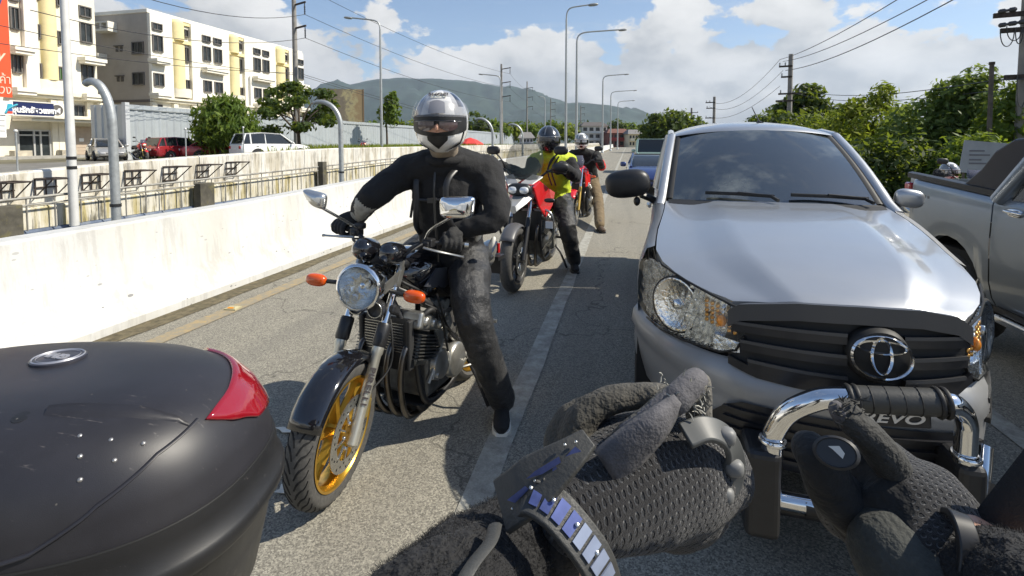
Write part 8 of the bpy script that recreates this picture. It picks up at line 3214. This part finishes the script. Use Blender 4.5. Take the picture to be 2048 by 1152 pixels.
def strip_on(mb, pts, wid, nrm_from, lift, thick=.003, n=6):
 """flat band along pts facing away from nrm_from"""
 q_ = smooth_path(pts, n)
 rings = []
 for i, p_ in enumerate(q_):
  t_ = (q_[min(i + 1, len(q_) - 1)] - q_[max(i - 1, 0)]).normalized()
  nn = (p_ - nrm_from[min(int(i / len(q_) * len(nrm_from)), len(nrm_from) - 1)])
  nn = (nn - t_ * nn.dot(t_)).normalized()
  s_ = t_.cross(nn).normalized()
  w = wid if not callable(wid) else wid(i / (len(q_) - 1))
  p2 = p_ + nn * lift
  rings.append([p2 - s_ * w, p2 - s_ * w * .9 + nn * thick, p2 + s_ * w * .9 + nn * thick, p2 + s_ * w])
 mb.loft(rings)
 return rings
def finger(mb, pts, r0, r1):
 q_ = smooth_path(pts, 4)
 n_ = len(q_)
 mb.tube(q_, [r0 + (r1 - r0) * i / (n_ - 1) for i in range(n_)], 12, round_end=True)
# own torso and legs, unseen; added to darken the truck front's reflections
mb = MB()
limb(mb, [(0, -.42, .95), (0, -.36, 1.15), (0, -.34, 1.36), (0, -.36, 1.46)], [.17, .17, .19, .13], 16, .7, (0, 1, 0))
limb(mb, [(-.19, -.36, 1.40), (0, -.36, 1.42), (.19, -.36, 1.40)], [.085, .10, .085], 12)
limb(mb, [(-.19, -.36, 1.40), (-.28, -.20, 1.22), (-.12, .16, 1.18)], [.08, .06, .045], 12)
limb(mb, [(.19, -.36, 1.40), (.36, -.18, 1.22), (.42, .12, 1.2)], [.08, .06, .045], 12)
for sx in (-1, 1):
 limb(mb, [(sx * .1, -.42, .93), (sx * .26, -.02, .82), (sx * .30, -.12, .42), (sx * .34, -.10, .10), (sx * .34, .05, .05)], [.10, .09, .07, .055, .05], 12)
hand_obj(mb, 'jacket_and_trousers', [JACK], .02, 2)
# left hand (points up and right across the road)
Lw, Lk = pp(1165, 1010, .40), pp(1408, 928, .455)          # wrist, knuckle line
mb = MB()
limb(mb, [Lw, pp(1270, 960, .425), pp(1350, 935, .44), Lk], [.040, .054, .053, .044], 20, .80, (0, -.6, 1), 4)
mb.ell(pp(1345, 985, .45), (.050, .045, .045), None, 16, 10)
for i, (kx, ky, d0) in enumerate(((1405, 880, .450), (1428, 915, .458), (1425, 955, .462), (1400, 1000, .462))):
 k_ = pp(kx, ky, d0)
 finger(mb, [pp(kx - 60, ky + 5, d0 - .012), k_, pp(kx + 22, ky + 28, d0 + .045), pp(kx - 28, ky + 55, d0 + .062), pp(kx - 75, ky + 50, d0 + .04)], .0160 - .001 * (i == 3), .0115)
def lcls(c, n_):
 return 0
gl = hand_obj(mb, 'glove', [KNIT], .0030, 3, .0012, 1)
with_uv(gl, Lk - Lw, Vector((-.2, -.6, .8)), 185)
# thumb and index in suede and worn leather, laid up and right
mb = MB()
finger(mb, [pp(1225, 925, .412), pp(1265, 875, .410), pp(1330, 815, .412), pp(1385, 772, .420), pp(1392, 764, .424)], .0150, .0095)
ix = hand_obj(mb, 'glove_finger', [WORN, SUEDE], .0026, 3, .0012, 2, lambda c, n_: 1 if n_.dot((EYEV - c).normalized()) > .45 and (c - pp(1300, 850, .40)).length < .055 else 0)
# suede panel over the back of the thumb
mb = MB()
ea = smooth_path([pp(1188, 900, .392), pp(1238, 858, .389), pp(1298, 815, .391), pp(1346, 786, .404)], 5)
eb = smooth_path([pp(1238, 978, .390), pp(1290, 925, .388), pp(1338, 868, .390), pp(1366, 810, .403)], 5)
rows = []
for a_, b_ in zip(ea, eb):
 q_ = []
 for k in range(9):
  f = k / 8
  p_ = a_.lerp(b_, f)
  p_ -= (p_ - EYEV).normalized() * (.007 * math.sin(math.pi * f) - (.006 if k in (0, 8) else 0))
  q_.append(p_)
 rows.append(q_)
mb.grid(rows)
mb.build('suede_panel', SUEDE, me_, 60, world=True, solid=.002)
mb = MB()
finger(mb, [pp(1200, 930, .43), pp(1150, 880, .44), pp(1185, 815, .445), pp(1270, 792, .445), pp(1325, 795, .440)], .0155, .012)
finger(mb, [pp(1150, 930, .44), pp(1118, 885, .455), pp(1145, 835, .46), pp(1200, 815, .46)], .016, .012)
hand_obj(mb, 'glove_finger', [WORN], .0030, 3, .0022, 3)
g_ = random.Random(4)
mb = MB()
for k in range(70):                     # frayed edges at the finger end
 b_ = pp(1355 + g_.uniform(-40, 58), 790 + g_.uniform(-42, 55), .415 + g_.uniform(-.012, .012))
 if k % 3 == 0:
  b_ = pp(1400 + g_.uniform(-16, 16), 790 + g_.uniform(-25, 60), .424)
 d_ = Vector((g_.uniform(-1, 1), g_.uniform(-1, .3), g_.uniform(-.6, 1))).normalized() * g_.uniform(.004, .010)
 mb.tube([b_, b_ + d_ * .5 + Vector((0, 0, .001)), b_ + d_], [.0008, .0006, .0002], 4)
fr = mb.build('frayed_thread', M('thread_pale', (.36, .35, .31), .9), me_, 60, world=True)
fr['kind'] = 'stuff'
mb = MB()
finger(mb, [pp(1352, 800, .412), pp(1378, 772, .418), pp(1392, 760, .423)], .0118, .0100)
mb.build('worn_fingertip', SUEDE, me_, 180, world=True)
mb = MB()
finger(mb, [pp(1398, 835, .435), pp(1402, 790, .430), pp(1405, 762, .430)], .011, .008)
hand_obj(mb, 'worn_fingertip', [WORN], .0025, 2, .0016, 5)
# knuckle guard ring
mb = MB()
pts = [pp(1368, 874, .400), pp(1410, 860, .405), pp(1446, 874, .411), pp(1464, 910, .416), pp(1460, 955, .416), pp(1440, 990, .412)]
strip_on(mb, pts, .0105, [pp(1395, 940, .46)] * 3, .0, .005)
kg = mb.build('knuckle_guard', M('guard_grey', (.075, .078, .076), .5), me_, 50, world=True, bevel=.0012)
for px, py, d in ((1452, 872, .408), (1468, 935, .412), (1448, 988, .408)):
 mb = MB()
 mb.ell(pp(px, py, d), (.008, .007, .007), None, 10, 8, 2.6)
 mb.build('guard_stud', M('stud_pale', (.17, .17, .165), .5), kg, 180, world=True)
# wrist strap with reflective blocks
mb = MB()
SP = [pp(1012, 1010, .372), pp(1055, 990, .362), pp(1105, 1015, .352), pp(1155, 1070, .345), pp(1195, 1130, .342), pp(1215, 1190, .345)]
core = [pp(1030, 1060, .42), pp(1060, 1090, .42), pp(1080, 1130, .42), pp(1090, 1180, .42)]
strip_on(mb, SP, .0145, core, 0, .004, 8)
sp_ = mb.build('wrist_strap', STRAPM, me_, 40, world=True, bevel=.001)
qs = smooth_path(SP, 10)
def block_on(path, core_, i0, i1, w0, w1, lift, mat, name):
 mb = MB()
 vs = []
 for i in (i0, i1):
  p_ = path[i]
  t_ = (path[min(i + 1, len(path) - 1)] - path[max(i - 1, 0)]).normalized()
  nn = p_ - core_[min(int(i / len(path) * len(core_)), len(core_) - 1)]
  nn = (nn - t_ * nn.dot(t_)).normalized()
  s_ = t_.cross(nn).normalized()
  for w in (w0, w1):
   vs.append(p_ + nn * lift + s_ * w)
 a, b, c_, d_ = vs[0], vs[1], vs[3], vs[2]
 nn = (b - a).cross(c_ - a).normalized()
 mb.prism([a, b, c_, d_], nn * .0012)
 return mb.build(name, mat, sp_, 0, world=True)
for k in range(8):
 i0 = 13 + k * 4
 if i0 + 3 < len(qs):
  block_on(qs, core, i0, i0 + 3, -.0075, .0075, .0046, BLUER if k < 4 else PALER, 'reflective_block')
for i in range(2, len(qs), 9):
 p_ = qs[i]
 nn = (p_ - core[min(int(i / len(qs) * len(core)), len(core) - 1)]).normalized()
 mb = MB()
 mb.lathe([(.0015, 0), (.0013, .0007), (0, .001)], p_ + nn * .0045 + Vector((0, 0, .004)), nn, 8)
 mb.build('rivet', STEEL, sp_, 60, world=True)
# upper arm of the strap with the V emblem
mb = MB()
SV = [pp(1178, 878, .372), pp(1140, 910, .366), pp(1095, 945, .364), pp(1050, 980, .364), pp(1005, 1012, .370)]
coreV = [pp(1190, 960, .43), pp(1120, 1010, .43), pp(1060, 1060, .43)]
strip_on(mb, SV, lambda f: .008 + .011 * min(1, f * 1.6), coreV, 0, .004, 8)
sv_ = mb.build('cuff_tab', STRAPM, me_, 40, world=True, bevel=.001)
nV = (EYEV - pp(1080, 960, .362)).normalized()
def vpoly(pts, mat, name, d=.3585):
 mb = MB()
 q_ = [pp(x, y, d) for x, y in pts]
 mb.prism(q_, nV * .0012)
 return mb.build(name, mat, sv_, 0, world=True)
vpoly([(1150, 893), (1162, 902), (1125, 948), (1120, 925)], BLUER, 'emblem_chevron', .3635)
vpoly([(1118, 913), (1122, 925), (1085, 948), (1052, 958), (1070, 942)], BLUER, 'emblem_chevron', .3600)
vpoly([(1112, 932), (1116, 948), (1107, 950), (1104, 938)], BLUER, 'emblem_chevron', .3605)
vpoly([(1050, 972), (1058, 978), (1030, 1006), (1014, 1000)], BLUER, 'logo_patch', .3590)
for k in range(3):
 mb = MB()
 mb.tube([pp(1072 + 14 * k, 962 - 4 * k, .3595), pp(1092 + 12 * k, 968 - 3 * k, .3595), pp(1098 + 12 * k, 992 - 6 * k, .3600)], .0016, 6)
 mb.build('emblem_groove', SEAL, sv_, 60, world=True)
for px, py in ((1152, 884), (1130, 890), (1106, 958), (1070, 962), (1070, 992), (1025, 1018)):
 mb = MB()
 mb.ell(pp(px, py, .3600 if px < 1120 else .3640), (.0013, .0013, .0013), None, 8, 6)
 mb.build('rivet', STEEL, sv_, 180, world=True)
# cuff, skin gap and fleece sleeve
mb = MB()
limb(mb, [pp(1090, 1075, .41), pp(1165, 1010, .41)], [.040, .041], 18, .85)
hand_obj(mb, 'glove_cuff', [mat_cloth('cuff_black', (.022, .021, .020), 300, .4, 30)], .0036, 3, .0015, 7)
mb = MB()
limb(mb, [pp(1075, 1110, .405), pp(1140, 1070, .40), pp(1185, 1020, .395)], [.028, .028, .026], 16)
hand_obj(mb, 'body', [SKIN], .004, 2)
mb = MB()
limb(mb, [pp(720, 1460, .27), pp(870, 1240, .32), pp(960, 1150, .37), pp(1045, 1090, .40)], [.050, .045, .043, .038], 20, .9, None, 5)
sl_ = hand_obj(mb, 'sleeve', [FUZZ], .0045, 2, .004, 8)
def fuzz(name, o_mesh, n, ln_, mat, seed, keep=None):
 """short fibres standing off the fleece"""
 g = np.random.default_rng(seed)
 me = o_mesh.data
 nv_ = len(me.vertices)
 co_ = np.empty(nv_ * 3)
 me.vertices.foreach_get('co', co_)
 no_ = np.empty(nv_ * 3)
 me.vertices.foreach_get('normal', no_)
 co_, no_ = co_.reshape(-1, 3), no_.reshape(-1, 3)
 i = g.integers(0, nv_, n)
 b0 = co_[i] + g.normal(size=(n, 3)) * .0012
 d_ = no_[i] + g.normal(size=(n, 3)) * .55
 d_ /= np.linalg.norm(d_, axis=1)[:, None]
 s_ = np.cross(d_, g.normal(size=(n, 3)))
 s_ /= np.linalg.norm(s_, axis=1)[:, None]
 L_ = ln_ * (.4 + g.random(n))[:, None]
 v = np.empty((n, 3, 3))
 v[:, 0] = b0 - s_ * .0002
 v[:, 1] = b0 + s_ * .0002
 v[:, 2] = b0 + d_ * L_
 m2 = bpy.data.meshes.new(name)
 m2.from_pydata(v.reshape(-1, 3).tolist(), [], np.arange(n * 3).reshape(-1, 3).tolist())
 o = link(name, m2, mat, o_mesh)
 o['kind'] = 'stuff'
 return o
fuzz('fleece', sl_, 70000, .0021, FUZZ, 5)
mb = MB()
mb.tube(smooth_path([pp(990, 1052, .345), pp(980, 1085, .328), pp(945, 1130, .306), pp(915, 1180, .288)], 5), .0052, 8, flat=.5, up=(0, -1, .5))
mb.build('sleeve_cord', STRAPM, me_, 60, world=True)
# right hand
mb = MB()
Rw, Rk = pp(1868, 1095, .395), pp(1768, 945, .450)
limb(mb, [Rw, pp(1838, 1045, .415), pp(1802, 990, .435), Rk], [.038, .049, .048, .032], 20, .85, (0, -.6, 1), 4)
mb.ell(pp(1745, 1010, .455), (.042, .045, .042), None, 16, 10)
for i, (kx, ky, d0) in enumerate(((1755, 925, .455), (1722, 938, .462), (1698, 958, .468), (1684, 988, .470))):
 finger(mb, [pp(kx + 45, ky + 45, d0 - .010), pp(kx, ky, d0), pp(kx - 30, ky + 18, d0 + .045), pp(kx - 8, ky + 60, d0 + .06), pp(kx + 40, ky + 75, d0 + .04)], .0160, .0115)
gr_ = hand_obj(mb, 'glove', [KNIT, GLOVEB], .0030, 3, .0012, 11, lambda c, n_: 1 if (c - pp(1690, 1010, .44)).length < .058 or n_.x < -.62 else 0)
with_uv(gr_, Rk - Rw, Vector((.0, -.6, .8)), 200)
mb = MB()
finger(mb, [pp(1796, 950, .425), pp(1762, 900, .418), pp(1722, 860, .420), pp(1688, 824, .428)], .0145, .0115)
finger(mb, [pp(1765, 915, .432), pp(1738, 872, .430), pp(1710, 842, .433), pp(1690, 822, .438)], .013, .011)
hand_obj(mb, 'glove_finger', [mat_cloth('finger_charcoal', (.030, .030, .028), 260, .5, 24, fade=(.06, .058, .05))], .0028, 3, .0016, 12)
mb = MB()
mb.ell(pp(1679, 826, .426), (.0075, .009, .0105), Matrix.Rotation(-.5, 3, 'Y'), 14, 10)
mb.build('worn_fingertip', SUEDE, me_, 180, world=True)
mb = MB()
for k in range(60):
 b_ = pp(1695 + g_.uniform(-25, 35), 824 + g_.uniform(-24, 26), .420 + g_.uniform(-.008, .014))
 d_ = Vector((g_.uniform(-1, 1), g_.uniform(-1, .2), g_.uniform(-.3, 1))).normalized() * g_.uniform(.004, .011)
 mb.tube([b_, b_ + d_ * .5, b_ + d_], [.0008, .0006, .0002], 4)
fr = mb.build('frayed_thread', M('thread_dark', (.045, .043, .038), .9), me_, 60, world=True)
fr['kind'] = 'stuff'
mb = MB()
finger(mb, [pp(1735, 1040, .44), pp(1670, 985, .435), pp(1640, 925, .432), pp(1622, 900, .440)], .024, .016)
hand_obj(mb, 'glove_thumb', [GLOVEB], .0030, 3, .001, 13)
mb = MB()
c_ = pp(1672, 905, .404)
nn = (EYEV - c_).normalized()
x_ = Vector((1, 0, 0)) - nn * nn.x
x_.normalize()
y_ = nn.cross(x_)
mb.loft([[c_ + nn * h_ + x_ * (.0165 * k * math.cos(a)) + y_ * (.0125 * k * math.sin(a)) for a in [2 * math.pi * i / 24 for i in range(24)]] for k, h_ in ((1, -.006), (1, .0015), (.86, .003), (.80, .0018), (0.01, .0018))], False, True)
kp = mb.build('knuckle_plate', M('plate_rubber', (.030, .030, .031), .4), me_, 40, world=True)
mb = MB()
mb.prism([c_ + nn * .0022 + x_ * a + y_ * b for a, b in ((-.005, .004), (.003, .005), (.006, .000), (.004, -.004), (.001, -.001), (-.002, .002))], nn * .0008)
mb.build('logo_mark', SOLE, kp, 0, world=True)
mb = MB()
limb(mb, [pp(1800, 1110, .40), pp(1850, 1180, .38), pp(1890, 1260, .36)], [.038, .038, .040], 18, .9)
hand_obj(mb, 'glove_cuff', [mat_cloth('cuff_grey', (.050, .052, .046), 300, .3, 30)], .0036, 3, .0015, 14)
mb = MB()
pts = [pp(1900, 1035, .385), pp(1918, 1040, .372), pp(1932, 1075, .362), pp(1936, 1120, .356), pp(1928, 1175, .352)]
strip_on(mb, pts, .007, [pp(1850, 1110, .41)] * 3, .0, .005)
mb.build('wrist_strap', SATK, me_, 50, world=True, bevel=.001)
mb = MB()
limb(mb, [pp(1880, 1070, .40), pp(1950, 1110, .385), pp(2060, 1200, .36)], [.026, .027, .032], 18)
hand_obj(mb, 'body', [SKIN], .004, 2)
mb = MB()
limb(mb, [pp(1955, 1165, .370), pp(2040, 1190, .345), pp(2160, 1280, .31)], [.034, .042, .05], 18, .9)
s2_ = hand_obj(mb, 'sleeve', [FUZZ], .0045, 2, .004, 15)
fuzz('fleece', s2_, 26000, .0021, FUZZ, 6)
mb = MB()
mb.tube([pp(2110, 905, .38), pp(2035, 1000, .385), pp(1962, 1092, .395), pp(1930, 1130, .40)], .0145, 10, flat=.30, up=(0, -1, .6))
t = tag(mb.build('bag_strap', M('webbing_black', (.012, .012, .013), .8, bump=.4, bs=500), None, 50), 'wide black webbing strap hanging by the right hand at the picture\'s edge', 'strap')
# ------------------------------------------------------------------ air
mb = MB()
mb.bb((-9500, -400, -5), (9500, 9800, 1250))
m_ = bpy.data.materials.new('haze')
m_.use_nodes = True
T = NT(m_.node_tree)
vol = T.n('ShaderNodeVolumePrincipled', ins={'Color': (.70, .83, 1, 1), 'Density': .00007, 'Anisotropy': .2})
T.n('ShaderNodeOutputMaterial', ins={'Volume': vol.outputs[0]})
tag(mb.build('haze', m_, None, 0), kind='stuff')
